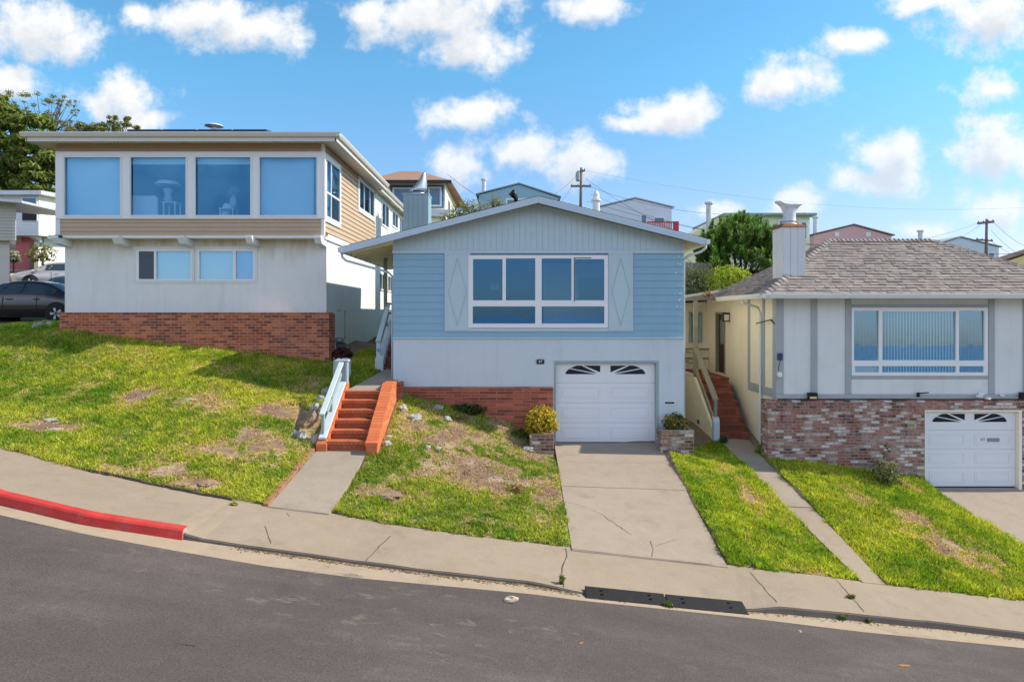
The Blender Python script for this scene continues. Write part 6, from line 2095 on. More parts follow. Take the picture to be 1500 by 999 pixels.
# ================================================================== cars
def car(label, loc, rz, paint, glass, L=4.6, W=1.78, Ht=1.44, scale=1.0, hatch=False):
    t = thing('parked_car', label, 'car', loc, rz)
    st = [0, .12, .35, .7, 1.05, 1.35, 1.75, 2.2, 2.6, 2.95, 3.3, 3.75, 4.15, 4.45, 4.6]            # from the rear
    deck = .98
    topz = [.86, .96, 1.0, 1.02, 1.2, 1.34, 1.42, 1.44, 1.42, 1.34, 1.16, .97, .90, .80, .66] if not hatch else [.8, 1.0, 1.12, 1.26, 1.36, 1.41, 1.44, 1.44, 1.42, 1.35, 1.18, .98, .90, .80, .66]
    belt = [.80, .88, .92, .935, .94, .94, .935, .93, .925, .92, .91, .89, .84, .75, .62]
    half = [.72, .80, .85, .88, .89, .89, .89, .89, .89, .89, .89, .88, .85, .78, .68]
    roof = [.60, .66, .68, .66, .62, .60, .59, .59, .59, .60, .62, .70, .70, .64, .55]
    bot = [.42, .30, .24, .2, .2, .2, .2, .2, .2, .2, .2, .22, .24, .28, .36]
    k = Ht / 1.44
    rings = []
    for i, x in enumerate(st):
        w = half[i] * W / 1.78
        x = (x - 2.3) * L / 4.6
        rw_ = roof[i] * W / 1.78
        tz, bz, bo = topz[i] * k, belt[i] * k, bot[i]
        tz = max(tz, bz + .01)
        rings.append([(x, -w * .9, bo), (x, -w, bo + .18), (x, -w, (bo + bz) / 2 + .1), (x, -w * .965, bz), (x, -rw_, tz - .03), (x, -rw_ * .75, tz), (x, 0, tz + .015),
                      (x, rw_ * .75, tz), (x, rw_, tz - .03), (x, w * .965, bz), (x, w, (bo + bz) / 2 + .1), (x, w, bo + .18), (x, w * .9, bo)])
    mb = MB().grid(rings)
    mb.add(rings[0], [tuple(range(13))]); mb.add(rings[-1], [tuple(range(13))[::-1]])
    body = mb.build('body', paint, t, smooth=True, local=True, recalc=True)
    def on_side(i, f, u, s):
        a = Vector(rings[i][3]); b = Vector(rings[i][4]); a2 = Vector(rings[i + 1][3]); b2 = Vector(rings[i + 1][4])
        p = a.lerp(b, u).lerp(a2.lerp(b2, u), f)
        p.y -= .008
        if s > 0: p.y = -p.y
        return p
    for s in (-1, 1):
        for lo_, hi_ in (((3, .9), (6, .72)), ((6, .85), (9, .9))):
            mb = MB()
            seq = [(lo_[0], lo_[1])] + [(i, 0) for i in range(lo_[0] + 1, hi_[0] + 1)] + [hi_]
            rws = [[on_side(i, f, .1, s) for i, f in seq], [on_side(i, f, .5, s) for i, f in seq], [on_side(i, f, .86, s) for i, f in seq]]
            mb.grid(rws)
            mb.build('side_window', glass, t, local=True, smooth=True)
        for x in (.1, 1.0):
            mb = MB(); yv = s * (.895 * W / 1.78 + .012)
            mb.box(x * L / 4.6 - .9, x * L / 4.6 - .7, yv - .012, yv + .012, .80 * k, .83 * k)
            mb.build('door_handle', paint, t, local=True)
        for x in (-.72, .42, 1.25):
            mb = MB(); yv = s * .893 * W / 1.78
            mb.box(x - .006, x + .006, yv - .006, yv + .006, .36, .9 * k)
            mb.build('door_seam', mat['dark_metal'], t, local=True)
        mb = MB(); mb.box(.95, 1.12, s * .9, s * 1.08, .92 * k, 1.05 * k); mb.build('mirror', paint, t, local=True, bevel=.03)
    for idx, nm in (((9, 11), 'windshield'), ((2, 5), 'rear_window')):
        mb = MB()
        rws = []
        for i in range(idx[0], idx[1] + 1):
            f_ = rings[i]
            rws.append([Vector(f_[q_]) + Vector((0, 0, .012)) for q_ in (4, 5, 6, 7, 8)])
        mb.grid(rws); mb.build(nm, glass, t, local=True, smooth=True)
    for x in (-1.38 * L / 4.6, 1.36 * L / 4.6):
        for s in (-1, 1):
            y = s * (.80 * W / 1.78)
            wh = MB()
            prof = [(.20, -.10), (.29, -.105), (.325, -.09), (.33, 0), (.325, .09), (.29, .105), (.20, .10)]
            rws = []
            for a in range(25):
                an = 6.28319 * a / 24
                rws.append([(x + math.cos(an) * q_, y + v_, .33 + math.sin(an) * q_) for q_, v_ in prof])
            wh.grid(rws); tyre = wh.build('tyre', mat['tyre'], t, local=True, smooth=True)
            rm = MB()
            yo = y + s * .085
            for a in range(24):
                a0, a1 = 6.28319 * a / 24, 6.28319 * (a + 1) / 24
                rm.add([(x + math.cos(q_) * u, yo, .33 + math.sin(q_) * u) for q_, u in ((a0, .195), (a1, .195), (a1, .225), (a0, .225))], [(0, 1, 2, 3)])
            for a in range(10):
                an = 6.28319 * (a // 2) / 5 + (.13 if a % 2 else -.13)
                rm.bar((x, yo, .33), (x + math.cos(an) * .21, yo, .33 + math.sin(an) * .21), .035, .03, up=(0, 1, 0))
            rm.build('rim', mat['rim'], tyre, local=True)
            dk = MB(); rr_ = []
            n = 28
            dk.add([(x + math.cos(6.28319 * a / n) * .375, s * (.893 * W / 1.78), .35 + math.sin(6.28319 * a / n) * .375) for a in range(n)] , [tuple(range(n)) if s < 0 else tuple(range(n))[::-1]])
            dk.build('wheel_arch', mat['tyre'], t, local=True)
            dk = MB().lathe([(.0, 0), (.2, 0)], (0, 0, 0), 16, caps=False)
            dk.v = [(x + p_[0], y + s * .03, .33 + p_[1]) for p_ in dk.v]
            dk.build('brake_disc', mat['dark_metal'], tyre, local=True)
    for s in (-1, 1):
        MB().box(2.05 * L / 4.6, 2.27 * L / 4.6, s * .42, s * .74, .64, .76).build('headlight', mat['lamp_glass'], t, local=True, bevel=.03)
        MB().box(-2.3 * L / 4.6, -2.18 * L / 4.6, s * .4, s * .76, .72, .86).build('tail_light', mat['redkerb'], t, local=True, bevel=.02)
    MB().box(2.16 * L / 4.6, 2.30 * L / 4.6, -.5, .5, .42, .60).build('grille', mat['dark_metal'], t, local=True, bevel=.02)
    if scale != 1.0: t.scale = (scale,) * 3
    return t


def paint_mat(name, c, r=.22):
    t = NT(name)
    p = t.coord()
    n1 = t.noise(p, 3, 4, .6)
    col = t.mix(1.0, c, t.math('ADD', t.math('MULTIPLY', n1, .2), .9), 'MULTIPLY')
    b = t.bsdf(col, r, None, metallic=.25, spec=.5)
    b.inputs['Coat Weight'].default_value = .8; b.inputs['Coat Roughness'].default_value = .06
    return t.m


pbk = paint_mat('charcoal car paint', (.030, .026, .028)); psv = paint_mat('silver car paint', (.42, .41, .42)); pbl = paint_mat('blue grey car paint', (.10, .14, .19))
wx = PX(79, 23.7)
car('charcoal grey sedan parked beside the beige house, seen side on', (wx - 1.38, 23.9 + .8, 3.14), math.pi, pbk, mat['car_glass'], 4.6, 1.78, 1.45)
cx_ = PX(38, 36)
car('silver hatchback parked uphill behind the charcoal sedan', (cx_ + 1.2, 37.2, 4.72), math.radians(180 + 22), psv, mat['car_glass'], 4.5, 1.8, 1.42, hatch=True)
car('blue grey car mostly hidden between the silver hatchback and the charcoal sedan', (PX(105, 30), 30.2, 3.65), math.radians(160), pbl, mat['car_glass'], 4.4, 1.75, 1.42)
# paved pad under the parked cars
mb = MB()
PADX = [-27, -24, -21, -18, -15.5, -13.6]
rows = []
for y in (22.9, 25.5, 28, 31, 35, 40, 44):
    rows.append([(x - (y - 23) * .45, y, np.interp(y, [22.9, 26, 30, 36, 44], [3.12, 3.16, 3.66, 4.72, 6.2]) + .0) for x in PADX])
mb.grid(rows)
struct(mb.build('parking_pad', mat['asphalt']))

# ================================================================== background houses
def far_win(parent, px0, py0, px1, py1, d, frame=.08, mull=0, glass=None):
    o = (px0, py0, px1, py1)
    r = rect_px(o, d)
    holes = []
    n = mull + 1
    for k in range(n):
        a = r[0] + (r[2] - r[0]) * k / n; b = r[0] + (r[2] - r[0]) * (k + 1) / n
        holes.append((a + frame, r[1] + frame, b - frame, r[3] - frame))
    w = MB().panel(r, holes, d - .06, d + .02).build('window', mat['vinyl'], parent)
    g = MB()
    for h in holes: g.quad((h[0] - .02, d - .02, h[1] - .02), (h[2] + .02, d - .02, h[1] - .02), (h[2] + .02, d - .02, h[3] + .02), (h[0] - .02, d - .02, h[3] + .02))
    g.build('pane', glass or mat['far_glass'], w)
    return w


mat['far_glass'] = M('far window glass', (.05, .16, .28), .12, .2, .6, 0, spec=.8)


def gable_house(label, d, L, pL, pR, ridge_, base_py, m, rm, deep=9, vents=(), stack=None, loc=None, ov=.25):
    """gabled house end: pL/pR = (px, py) of the eaves, ridge_ = (px, py)"""
    t = thing('hill_house', label, 'house', (PX(ridge_[0], d), d, PZ(base_py, d)), 0, 'houses on the hill behind')
    a, b, r = (PX(pL[0], d), PZ(pL[1], d)), (PX(pR[0], d), PZ(pR[1], d)), (PX(ridge_[0], d), PZ(ridge_[1], d))
    zb = PZ(base_py, d)
    MB().prism([(a[0] + ov, zb), (b[0] - ov, zb), (b[0] - ov, b[1] - .1), (r[0], r[1] - .14), (a[0] + ov, a[1] - .1)], d, d + deep).build('wall', m, t)
    mb = MB()
    for p, q in ((a, r), (r, b)):
        mb.prism([(p[0], p[1] - .09), (q[0], q[1] - .09), (q[0], q[1]), (p[0], p[1])], d - .15, d + deep + .2)
    mb.build('roof', rm, t)
    for px, py in vents:
        c = (PX(px, d), PZ(py, d)); MB().panel((c[0] - .18, c[1] - .18, c[0] + .18, c[1] + .18), [], d - .05, d + .02).build('gable_vent', mat['white_paint'], t)
    if stack:
        px, py0, py1, w = stack
        x = PX(px, d + 2)
        MB().lathe([(w, PZ(py1, d + 2) - .8), (w, PZ(py0, d + 2)), (w * 1.5, PZ(py0, d + 2)), (w * 1.5, PZ(py0, d + 2) + .12)], (x, d + 2, 0), 12).build('chimney_pipe', mat['galv_dull'], t)
    return t


blue_grey = M('blue grey stucco', (.30, .47, .58), .85, .15, .5, .2); lav = M('pale lavender stucco', (.66, .74, .84), .85, .08, .5, .2); pinkm = M('dusty pink stucco', (.66, .40, .41), .85, .1, .5, .2)
greyw = M('grey white stucco', (.64, .73, .82), .85, .1, .5, .2); yel = M('yellow stucco', (.85, .67, .28), .85, .1, .5, .2); ygr = M('pale green stucco', (.72, .80, .60), .85, .1, .5, .2)
g1 = gable_house('blue grey gabled hill house with a white topped pipe', 58, None, (697, 284), (822, 288), (760, 268), 345, blue_grey, M('blue grey roof', (.30, .38, .45), .9, .2, 2), stack=(709, 264.5, 285, .18))
far_win(g1, 741, 291, 775, 312, 58, .12, 1)
MB().lathe([(.9, -.05), (.9, 0)], (PX(738, 57.95), 57.95, PZ(283, 58)), 10)
g2_ = gable_house('pale lavender gabled hill house with two small gable vents and a red deck', 62, None, (872, 303), (988, 303), (930, 289), 350, lav, M('pale grey roof', (.5, .54, .6), .9, .2, 2), vents=((903, 304), (950, 304)))
for q in ((938, 314, 948, 329), (957, 318, 974, 329)): far_win(g2_, *q, 62, .1)
dk = thing('deck', 'red painted deck with a slatted railing in front of the lavender hill house', 'deck', (PX(960, 58), 58, PZ(340, 58)))
r = rect_px((948, 324.5, 994, 336), 58)
MB().box(r[0], r[2], 58, 60, r[1] - .6, r[1]).build('deck_floor', mat['redkerb'], dk)
MB().box(r[0], r[2], 58, 58.08, r[3] - .1, r[3]).build('top_rail', mat['redkerb'], dk)
for k in range(19):
    x = r[0] + (r[2] - r[0]) * k / 18
    MB().box(x - .03, x + .03, 58.01, 58.07, r[1], r[3] - .1).build('baluster', mat['redkerb'], dk)
MB().box(r[2] - .35, r[2], 57.9, 58.2, r[1] - .6, r[3]).build('end_panel', mat['redkerb'], dk)
dome = thing('hill_chimney', 'white domed chimney standing beside the lavender hill house', 'chimney', (PX(874, 59), 59, PZ(315, 59)))
MB().lathe([(.3, PZ(330, 59)), (.3, PZ(296, 59)), (.42, PZ(295, 59)), (.42, PZ(292, 59)), (.26, PZ(291, 59)), (.24, PZ(284, 59)), (.08, PZ(279, 59))], (PX(873.5, 59), 59, 0), 12).build('chimney_shaft', mat['white_paint'], dome)
g3 = gable_house('dusty pink gabled hill house with two small vents', 60, None, (1188, 343), (1310, 344), (1250, 328), 380, pinkm, M('plum roof edge', (.30, .20, .22), .9, .2, 2), vents=((1226, 343.5), (1272, 343.5)), stack=(1194.5, 319.5, 342, .2))
MB().box(PX(1232, 60), PX(1308, 60), 59.8, 59.95, PZ(380, 60), PZ(352.5, 60)).build('porch_wall', mat['stucco_white'], g3)
g4 = gable_house('grey white gabled hill house behind the right hand pole', 66, None, (1364, 359), (1467, 361), (1406, 346), 395, greyw, M('grey roof', (.42, .46, .52), .9, .2, 2), stack=(1348.5, 339.5, 356, .22))
for q in ((1417, 371, 1425, 376), (1447, 370, 1457, 386)): far_win(g4, *q, 66, .08)
g5 = gable_house('yellow hill house with a brown roof at the right edge', 55, None, (1465, 382), (1640, 384), (1560, 352), 410, yel, M('brown roof', (.13, .085, .07), .95), ov=.35, deep=2)
far_win(g5, 1468, 388, 1476, 394, 55, .08)
# pale green flat roofed house behind the cypress
t = thing('hill_house', 'pale green flat roofed hill house partly hidden by the cypress', 'house', (PX(1100, 52), 52, PZ(390, 52)), 0, 'houses on the hill behind')
MB().box(PX(1080, 52), PX(1186, 52), 52, 60, PZ(395, 52), PZ(316, 52)).build('wall', ygr, t)
MB().box(PX(1060, 51.6), PX(1196, 51.6), 51.5, 60.5, PZ(317, 52), PZ(313.5, 52)).build('roof', M('green roof edge', (.32, .42, .40), .7), t)
MB().prism([(PX(990, 52.3), PZ(395, 52.3)), (PX(1085, 52.3), PZ(395, 52.3)), (PX(1085, 52.3), PZ(315, 52.3)), (PX(1052, 52.3), PZ(319, 52.3)), (PX(1008, 52.3), PZ(347, 52.3)), (PX(990, 52.3), PZ(352, 52.3))], 52.3, 58).build('wing_wall', M('pale yellow stucco', (.85, .82, .55), .85, .1, .5), t)
far_win(t, 1160, 324, 1183, 352, 51.95, .12, 1); far_win(t, 1140, 322, 1158, 340, 51.95, .1)
MB().lathe([(.2, PZ(345, 51)), (.2, PZ(300, 51)), (.32, PZ(299, 51)), (.32, PZ(296.5, 51))], (PX(1038.5, 51), 51, 0), 12).build('chimney_pipe', mat['galv_dull'], t)
# brown roofed house behind the chimney
t = thing('hill_house', 'cream hill house with a brown hipped roof and large blue windows', 'house', (PX(610, 42), 42, PZ(340, 42)), 0, 'houses on the hill behind')
dd = 42.0
MB().box(PX(545, dd), PX(652, dd), dd, dd + 9, PZ(345, dd), PZ(265, dd)).build('wall', mat['stucco_bright'], t)
ea, eb, ez = PX(535, dd - .8), PX(660, dd - .8), PZ(264.5, dd - .8)
mb = MB(); mb.add([(ea, dd - .8, ez), (eb, dd - .8, ez), (eb + .3, dd + 10, ez), (ea, dd + 10, ez), (PX(585, dd + 4), dd + 4, PZ(251, dd + 4)), (PX(612, dd + 4), dd + 4, PZ(251, dd + 4))], [(0, 1, 5, 4), (1, 2, 5), (2, 3, 4, 5), (3, 0, 4), (3, 2, 1, 0)])
mb.build('roof', M('brown hip roof', (.34, .20, .14), .95, .2, 3, .4), t)
MB().panel((ea - .02, ez - .18, eb + .05, ez + .02), [], dd - .85, dd - .8).build('fascia', mat['wood_dark'], t)
MB().panel(rect_px((572, 272, 650, 305), dd), [], dd - .05, dd).build('window_surround', M('blue trim', (.06, .16, .30), .6), t)
for q in ((575, 275, 606, 303), (627, 274, 647, 303)): far_win(t, *q, dd - .06, .1)
MB().box(PX(560, dd), PX(657, dd), dd - .3, dd, PZ(318, dd), PZ(308, dd)).build('balcony_band', mat['stucco_white'], t)
window_x(t, PX(652, dd) + .01, dd + 1.5, dd + 3, PZ(320, dd), PZ(285, dd), (), (), mat['far_glass'])
window_x(t, PX(652, dd) + .01, dd + 4.5, dd + 6, PZ(320, dd), PZ(285, dd), (), (), mat['far_glass'])
# far left: white over red house, and the beige corner nearer
t = thing('corner_house', 'house with a white upper storey over red walls behind the parked cars', 'house', (PX(50, 45), 45, 6), 0)
d = 45.0
redw = M('red painted wall', (.72, .20, .22), .8, .1, 1)
def turned(pl, pr, y0, deep, z0, z1):
    k = (y0 + deep) / y0
    return MB().prism_z([(PX(pl, y0), y0), (PX(pr, y0), y0), (PX(pr, y0) * k, y0 * k), (PX(pl, y0) * k, y0 * k)], z0, z1)
turned(-60, 50, d, 8, 5.5, PZ(342, d)).build('lower_wall', redw, t)
qa, qb = Vector((PX(50, d), d + .02, 0)), Vector((PX(125, d + 7), d + 7, 0))
mb = MB(); mb.add([(qa.x, qa.y, 5.0), (qb.x, qb.y, 5.0), (qb.x, qb.y, PZ(342, d) + .3), (qa.x, qa.y, PZ(342, d) + .05)], [(0, 1, 2, 3)]); mb.build('lower_wall', mat['stucco_white'], t)
mb = MB(); lap_siding(mb, PX(-60, d - 1), PX(57, d - 1), PZ(345, d - 1), PZ(284, d - 1), 16, d - 1, d - 1.03)
mb.build('upper_wall', mat['white_paint'], t)
turned(-60, 57, d - .98, 6, PZ(345, d - 1), PZ(284, d - 1)).build('upper_core', mat['white_paint'], t)
mb = MB(); mb.add([(PX(57, d - 1), d - 1.02, PZ(345, d - 1)), (PX(120, d + 5), d + 5, PZ(352, d + 5)), (PX(120, d + 5), d + 5, PZ(296, d + 5)), (PX(57, d - 1), d - 1.02, PZ(284, d - 1))], [(0, 1, 2, 3)]); mb.build('bay_wall', mat['stucco_bright'], t)
MB().hexa([(PX(-70, d - 1.5), d - 1.5, PZ(285, d - 1.5)), (PX(60, d - 1.5), d - 1.5, PZ(285, d - 1.5)), (PX(130, d + 5), d + 5, PZ(297, d + 5)), (PX(-70, d + 5), d + 7, PZ(285, d)),
           (PX(-70, d - 1.5), d - 1.5, PZ(279, d - 1.5)), (PX(60, d - 1.5), d - 1.5, PZ(279, d - 1.5)), (PX(130, d + 5), d + 5, PZ(292, d + 5)), (PX(-70, d + 5), d + 7, PZ(279, d))]).build('roof', mat['galv_dull'], t)
far_win(t, 32, 289, 55, 324, d - 1.04, .07); MB().panel(rect_px((33, 312, 54, 323), d - 1.1), [], d - 1.14, d - 1.1).build('window_grille', mat['dark_metal'], t)
for a_, b_ in ((.15, .42), (.5, .85)):
    A, B = Vector((PX(57, d - 1), d - 1.05, 0)), Vector((PX(120, d + 5), d + 4.97, 0))
    p, q = A.lerp(B, a_), A.lerp(B, b_)
    g = MB(); g.quad((p.x, p.y - .03, PZ(326, 45)), (q.x, q.y - .03, PZ(330, 46)), (q.x, q.y - .03, PZ(297, 46)), (p.x, p.y - .03, PZ(292, 45))); g.build('pane', mat['far_glass'], t)
for px in (28, 57): MB().prism_x([(d - 1, PZ(342, d)), (d - 1, PZ(347, d)), (d, PZ(355, d)), (d, PZ(342, d))], PX(px, d) - .15, PX(px, d) + .15).build('bracket', mat['white_paint'], t, recalc=True)
MB().box(PX(43, d - .4), PX(50, d - .4), d - .4, d, 5.8, PZ(358, d)).build('pier', M('grey brick pier', (.22, .18, .15), .9), t)
ga, gb = qa.lerp(qb, .16), qa.lerp(qb, .8)
g = MB(); o_ = Vector((.06, -.05, 0))
g.add([(ga + o_)[:2] + (5.6,), (gb + o_)[:2] + (5.6,), (gb + o_)[:2] + (8.55,), (ga + o_)[:2] + (8.4,)], [(0, 1, 2, 3)]); g.build('garage_door', mat['white_paint'], t)
t = thing('corner_house', 'corner of a beige sided house at the left edge of the view', 'house', (PX(0, 35), 35, 5.5), 0)
d = 35.0
mb = MB(); lap_siding(mb, PX(-120, d), PX(23, d), PZ(352, d), PZ(296, d), 12, d, d - .03); mb.build('upper_wall', M('beige siding', (.48, .45, .40), .7, .08, 2), t)
turned(-120, 23, d + .02, 5, PZ(352, d), PZ(296, d)).build('upper_core', mat['white_paint'], t)
turned(-120, 14, d + .4, 4, 4.5, PZ(352, d) - .01).build('lower_wall', M('pale stucco', (.56, .53, .50), .85, .08, 2), t)
MB().hexa([(PX(-130, d), d - .8, PZ(286, d)), (PX(38, d - .5), d - .8, PZ(301, d)), (PX(38, d - .5), d + 5, PZ(301, d)), (PX(-130, d), d + 5, PZ(286, d)), (PX(-130, d), d - .8, PZ(281, d)), (PX(38, d - .5), d - .8, PZ(298, d)), (PX(38, d - .5), d + 5, PZ(298, d)), (PX(-130, d), d + 5, PZ(281, d))]).build('roof', mat['galv_dull'], t)
for px, py, rad, lb, cols in ((62, 372, (.9, .6, .65), 'small yellow green tree in front of the red and white house', [(.3, .28, .08), (.2, .2, .06), (.35, .3, .1)]), (20, 376, (.35, .3, .4), 'white flowering plant in front of the red wall', [(.5, .5, .48), (.2, .25, .12)])):
    c = P(px, py, 43)
    t = thing('garden_plant', lb, 'plant', (c.x, c.y, c.z - 1.2))
    mb = MB(); shrub(mb, c, rad, 260, .13, cols, seed=int(px), hollow=.3); mb.build('foliage', mat['leaf'], t)
    MB().tube([(c.x, c.y, c.z - 1.3), (c.x, c.y, c.z)], [.05, .03], 6).build('stem', mat['bark'], t)

# ================================================================== trees and shrubs behind
def tree(name, label, cat, base, trunk_top, clumps, size, cols, per, seed, group=None, trunk_r=.25, spike=0.0, limbs=True, hollow=.35, up=.3, fuzz=.22):
    t = thing(name, label, cat, base, 0, group)
    r = random.Random(seed)
    mb = MB()
    B, T = Vector(base), Vector(trunk_top)
    mb.tube([B, B.lerp(T, .5) + Vector((r.uniform(-.2, .2), 0, 0)), T], [trunk_r, trunk_r * .7, trunk_r * .4], 8)
    for c, rad in clumps:
        if limbs and r.random() < .4:
            c = Vector(c); s = B.lerp(T, r.uniform(.45, .98))
            mb.tube([s, s.lerp(c, .5) + Vector((0, 0, r.uniform(-.1, .25) * (c - s).length * .3)), c], [trunk_r * .32, trunk_r * .2, trunk_r * .06], 6)
    mb.build('trunk', mat['bark'], t, smooth=True)
    mb = MB()
    for i, (c, rad) in enumerate(clumps):
        k = r.uniform(.75, 1.2)
        cc = [tuple(x * k for x in q) for q in cols]
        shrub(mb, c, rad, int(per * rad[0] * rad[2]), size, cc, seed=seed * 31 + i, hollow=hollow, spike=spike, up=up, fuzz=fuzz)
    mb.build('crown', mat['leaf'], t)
    return t


cyp = [(.085, .11, .03), (.115, .14, .035), (.055, .08, .025), (.15, .16, .045)]
olive = [(.16, .17, .07), (.20, .19, .08), (.12, .13, .05), (.24, .21, .10)]
r = random.Random(21)
d = 58.0
cl = []
for px, py, rx, ry in [(8, 168, 30, 14), (40, 185, 40, 14), (0, 205, 36, 15), (50, 208, 46, 12), (15, 235, 44, 14), (62, 238, 40, 11), (30, 262, 48, 13), (76, 260, 30, 10), (-20, 250, 40, 18), (-30, 190, 40, 20), (0, 285, 50, 14), (60, 282, 40, 10), (25, 215, 30, 10), (-10, 150, 26, 10), (80, 228, 16, 7), (90, 246, 18, 8)]:
    for k in range(13):
        dp = d + r.uniform(-3, 3); an = r.uniform(0, 6.28); q_ = r.random() ** .5; w_ = r.uniform(.18, .36)
        cl.append((P(px + math.cos(an) * q_ * rx * .85, py + math.sin(an) * q_ * ry * .95, dp), (rx * w_ * d / F, rx * w_ * d / F, (ry * .32 + 1.5) * r.uniform(.6, 1.2) * d / F)))
tree('cypress_tree', 'large dark layered cypress tree behind the far left roofs', 'tree', P(10, 400, d), P(20, 175, d), cl, .165, [(q[0] * 1.75, q[1] * 1.85, q[2] * 1.5) for q in cyp], 1700, 3, trunk_r=.5, spike=.9, up=.6, hollow=.1, limbs=False)
d = 64.0
cl = []
for px, py, rx, ry in [(45, 138, 14, 7), (28, 150, 16, 7), (62, 148, 16, 8), (80, 160, 16, 8), (90, 146, 8, 5), (102, 152, 10, 5), (70, 175, 20, 9), (100, 180, 14, 6), (40, 165, 18, 8), (108, 165, 7, 4), (5, 140, 14, 6), (85, 190, 18, 7), (110, 186, 8, 4), (88, 216, 12, 6), (55, 192, 16, 8)]:
    for k in range(6):
        w_ = r.uniform(.22, .42)
        cl.append((P(px + r.uniform(-1, 1) * rx, py + r.uniform(-1, 1) * ry, d + r.uniform(-2, 2)), (rx * w_ * d / F, rx * w_ * d / F, ry * w_ * 1.1 * d / F)))
tree('eucalyptus_tree', 'tall airy olive green tree with sky showing through, behind the cypress', 'tree', P(60, 420, d), P(70, 185, d), cl, .085, [tuple(x * 1.3 for x in q) for q in olive], 1300, 5, trunk_r=.22, hollow=.05, fuzz=.5)
d = 70.0
cl = []
for px, py, rx, ry in [(120, 186, 16, 8), (140, 182, 16, 8), (160, 185, 18, 8), (180, 186, 14, 7), (150, 196, 40, 9), (195, 190, 8, 5), (165, 175, 8, 5), (185, 176, 6, 5), (108, 190, 12, 8)]:
    for k in range(6):
        w_ = r.uniform(.3, .5)
        cl.append((P(px + r.uniform(-1, 1) * rx * .8, py + r.uniform(-.8, .8) * ry, d + r.uniform(-2, 2)), (rx * w_ * d / F, rx * w_ * d / F, ry * w_ * 1.2 * d / F)))
tree('distant_tree', 'rounded olive tree just above the left end of the beige roof', 'tree', P(150, 430, d), P(150, 195, d), cl, .11, [tuple(x * 1.4 for x in q) for q in olive + cyp], 1300, 7, trunk_r=.35)
# upswept juniper behind the gap between the houses
d = 33.0
jun = [(.085, .20, .035), (.13, .28, .045), (.055, .13, .025), (.26, .38, .07)]
t = thing('juniper_tree', 'bright green upswept juniper with spiky tips between the blue and white houses', 'tree', P(1085, 440, d))
mb = MB(); rj = random.Random(77)
for k in range(300):
    px = rj.gauss(1086, 55)
    while not 1022 < px < 1150: px = rj.gauss(1086, 55)
    half = 1 - abs(px - 1088) / 72
    top = 398 - 82 * max(.12, half) ** .36 + rj.uniform(0, 75) * (rj.random() ** .7)
    dp = d + rj.uniform(-1.5, 1.5) - (top - 315) / 75 * .9
    c = P(px, top + 8, dp)
    L = rj.uniform(.30, .62)
    lean = Vector((rj.uniform(-.35, .35) + (px - 1088) / 240, -rj.uniform(0, .25), 1)).normalized()
    kk = rj.uniform(.6, 1.3)
    for i in range(95):
        f = rj.random()
        rad = .20 * (1 - f) ** .7 + .015
        an = rj.uniform(0, 6.28)
        side = Vector((math.cos(an), math.sin(an), 0)) * rad * rj.uniform(.3, 1)
        p = c + lean * (f - .35) * L * 1.6 + side
        u = (lean * 1.2 + side.normalized() * .8 + Vector((rj.uniform(-.3, .3),) * 3)).normalized()
        sd = u.orthogonal().normalized() * .04
        q = rj.choice(jun); sh = kk * (.45 + .8 * f) * rj.uniform(.8, 1.2)
        ln = rj.uniform(.10, .2)
        mb.add([p - sd, p + sd, p + u * ln], [(0, 1, 2)], tuple(x * sh for x in q))
for px, top in ((1042, 322), (1056, 316), (1066, 324), (1076, 314), (1090, 308), (1101, 318), (1113, 314), (1124, 322), (1134, 330), (1030, 336)):
    c = P(px, top + 9, d - .3); L = .95
    lean = Vector((rj.uniform(-.15, .2), 0, 1)).normalized(); kk = rj.uniform(.8, 1.25)
    for i in range(170):
        f = rj.random(); rad = .17 * (1 - f) + .012; an = rj.uniform(0, 6.28)
        side = Vector((math.cos(an), math.sin(an), 0)) * rad * rj.uniform(.4, 1)
        p = c + lean * (f - .75) * L + side
        u = (lean * 1.3 + side.normalized() * .7).normalized(); sd = u.orthogonal().normalized() * .035
        q = rj.choice(jun); sh = kk * (.6 + .6 * f) * rj.uniform(.8, 1.2)
        mb.add([p - sd, p + sd, p + u * rj.uniform(.1, .18)], [(0, 1, 2)], tuple(x * sh for x in q))
mb.build('crown', mat['leaf'], t)
mb = MB()
for k in range(9): mb.tube([P(1085, 440, d), P(1045 + k * 10, 395 - 30 * (1 - abs(k - 4) / 5), d + rj.uniform(-.5, .5))], [.12, .05], 6)
mb.build('trunk', mat['bark'], t)
def bush(name, label, px, py, d, rad, n, size, cols, seed, **k):
    c = P(px, py, d)
    t = thing(name, label, 'shrub', (c.x, c.y, c.z - rad[2]))
    mb = MB(); shrub(mb, c, rad, n, size, cols, seed=seed, **k); mb.build('foliage', mat['leaf'], t)
    mb = MB()
    for q in range(5): mb.tube([(c.x, c.y, c.z - rad[2] * 1.2), (c.x + (q - 2) * rad[0] * .25, c.y, c.z)], [.04, .015], 5)
    mb.build('stem', mat['bark'], t)
bush('round_bush', 'rounded yellow green clipped bush below the juniper', 1068, 410, 30, (1.0, .8, .62), 2400, .055, [(.34, .44, .04), (.48, .55, .06), (.2, .31, .03)], 61)
bush('ivy_bush', 'dark glossy ivy bush beside the right edge of the blue house', 1018, 425, 30.5, (.95, .7, 1.05), 2000, .065, [(.045, .11, .03), (.07, .15, .035), (.1, .14, .04), (.24, .2, .06)], 63)
bush('ivy_bush', 'dark leafy bush under the white house eave, right of the ivy', 1112, 424, 31, (1.4, .7, .6), 1200, .07, [(.02, .05, .015), (.035, .075, .02)], 64)
bush('roof_shrub', 'olive shrub showing above the left slope of the blue house roof', 690, 312, 38, (1.25, .9, .75), 1700, .07, [(.2, .23, .06), (.14, .17, .05), (.28, .27, .09)], 65, hollow=.2)
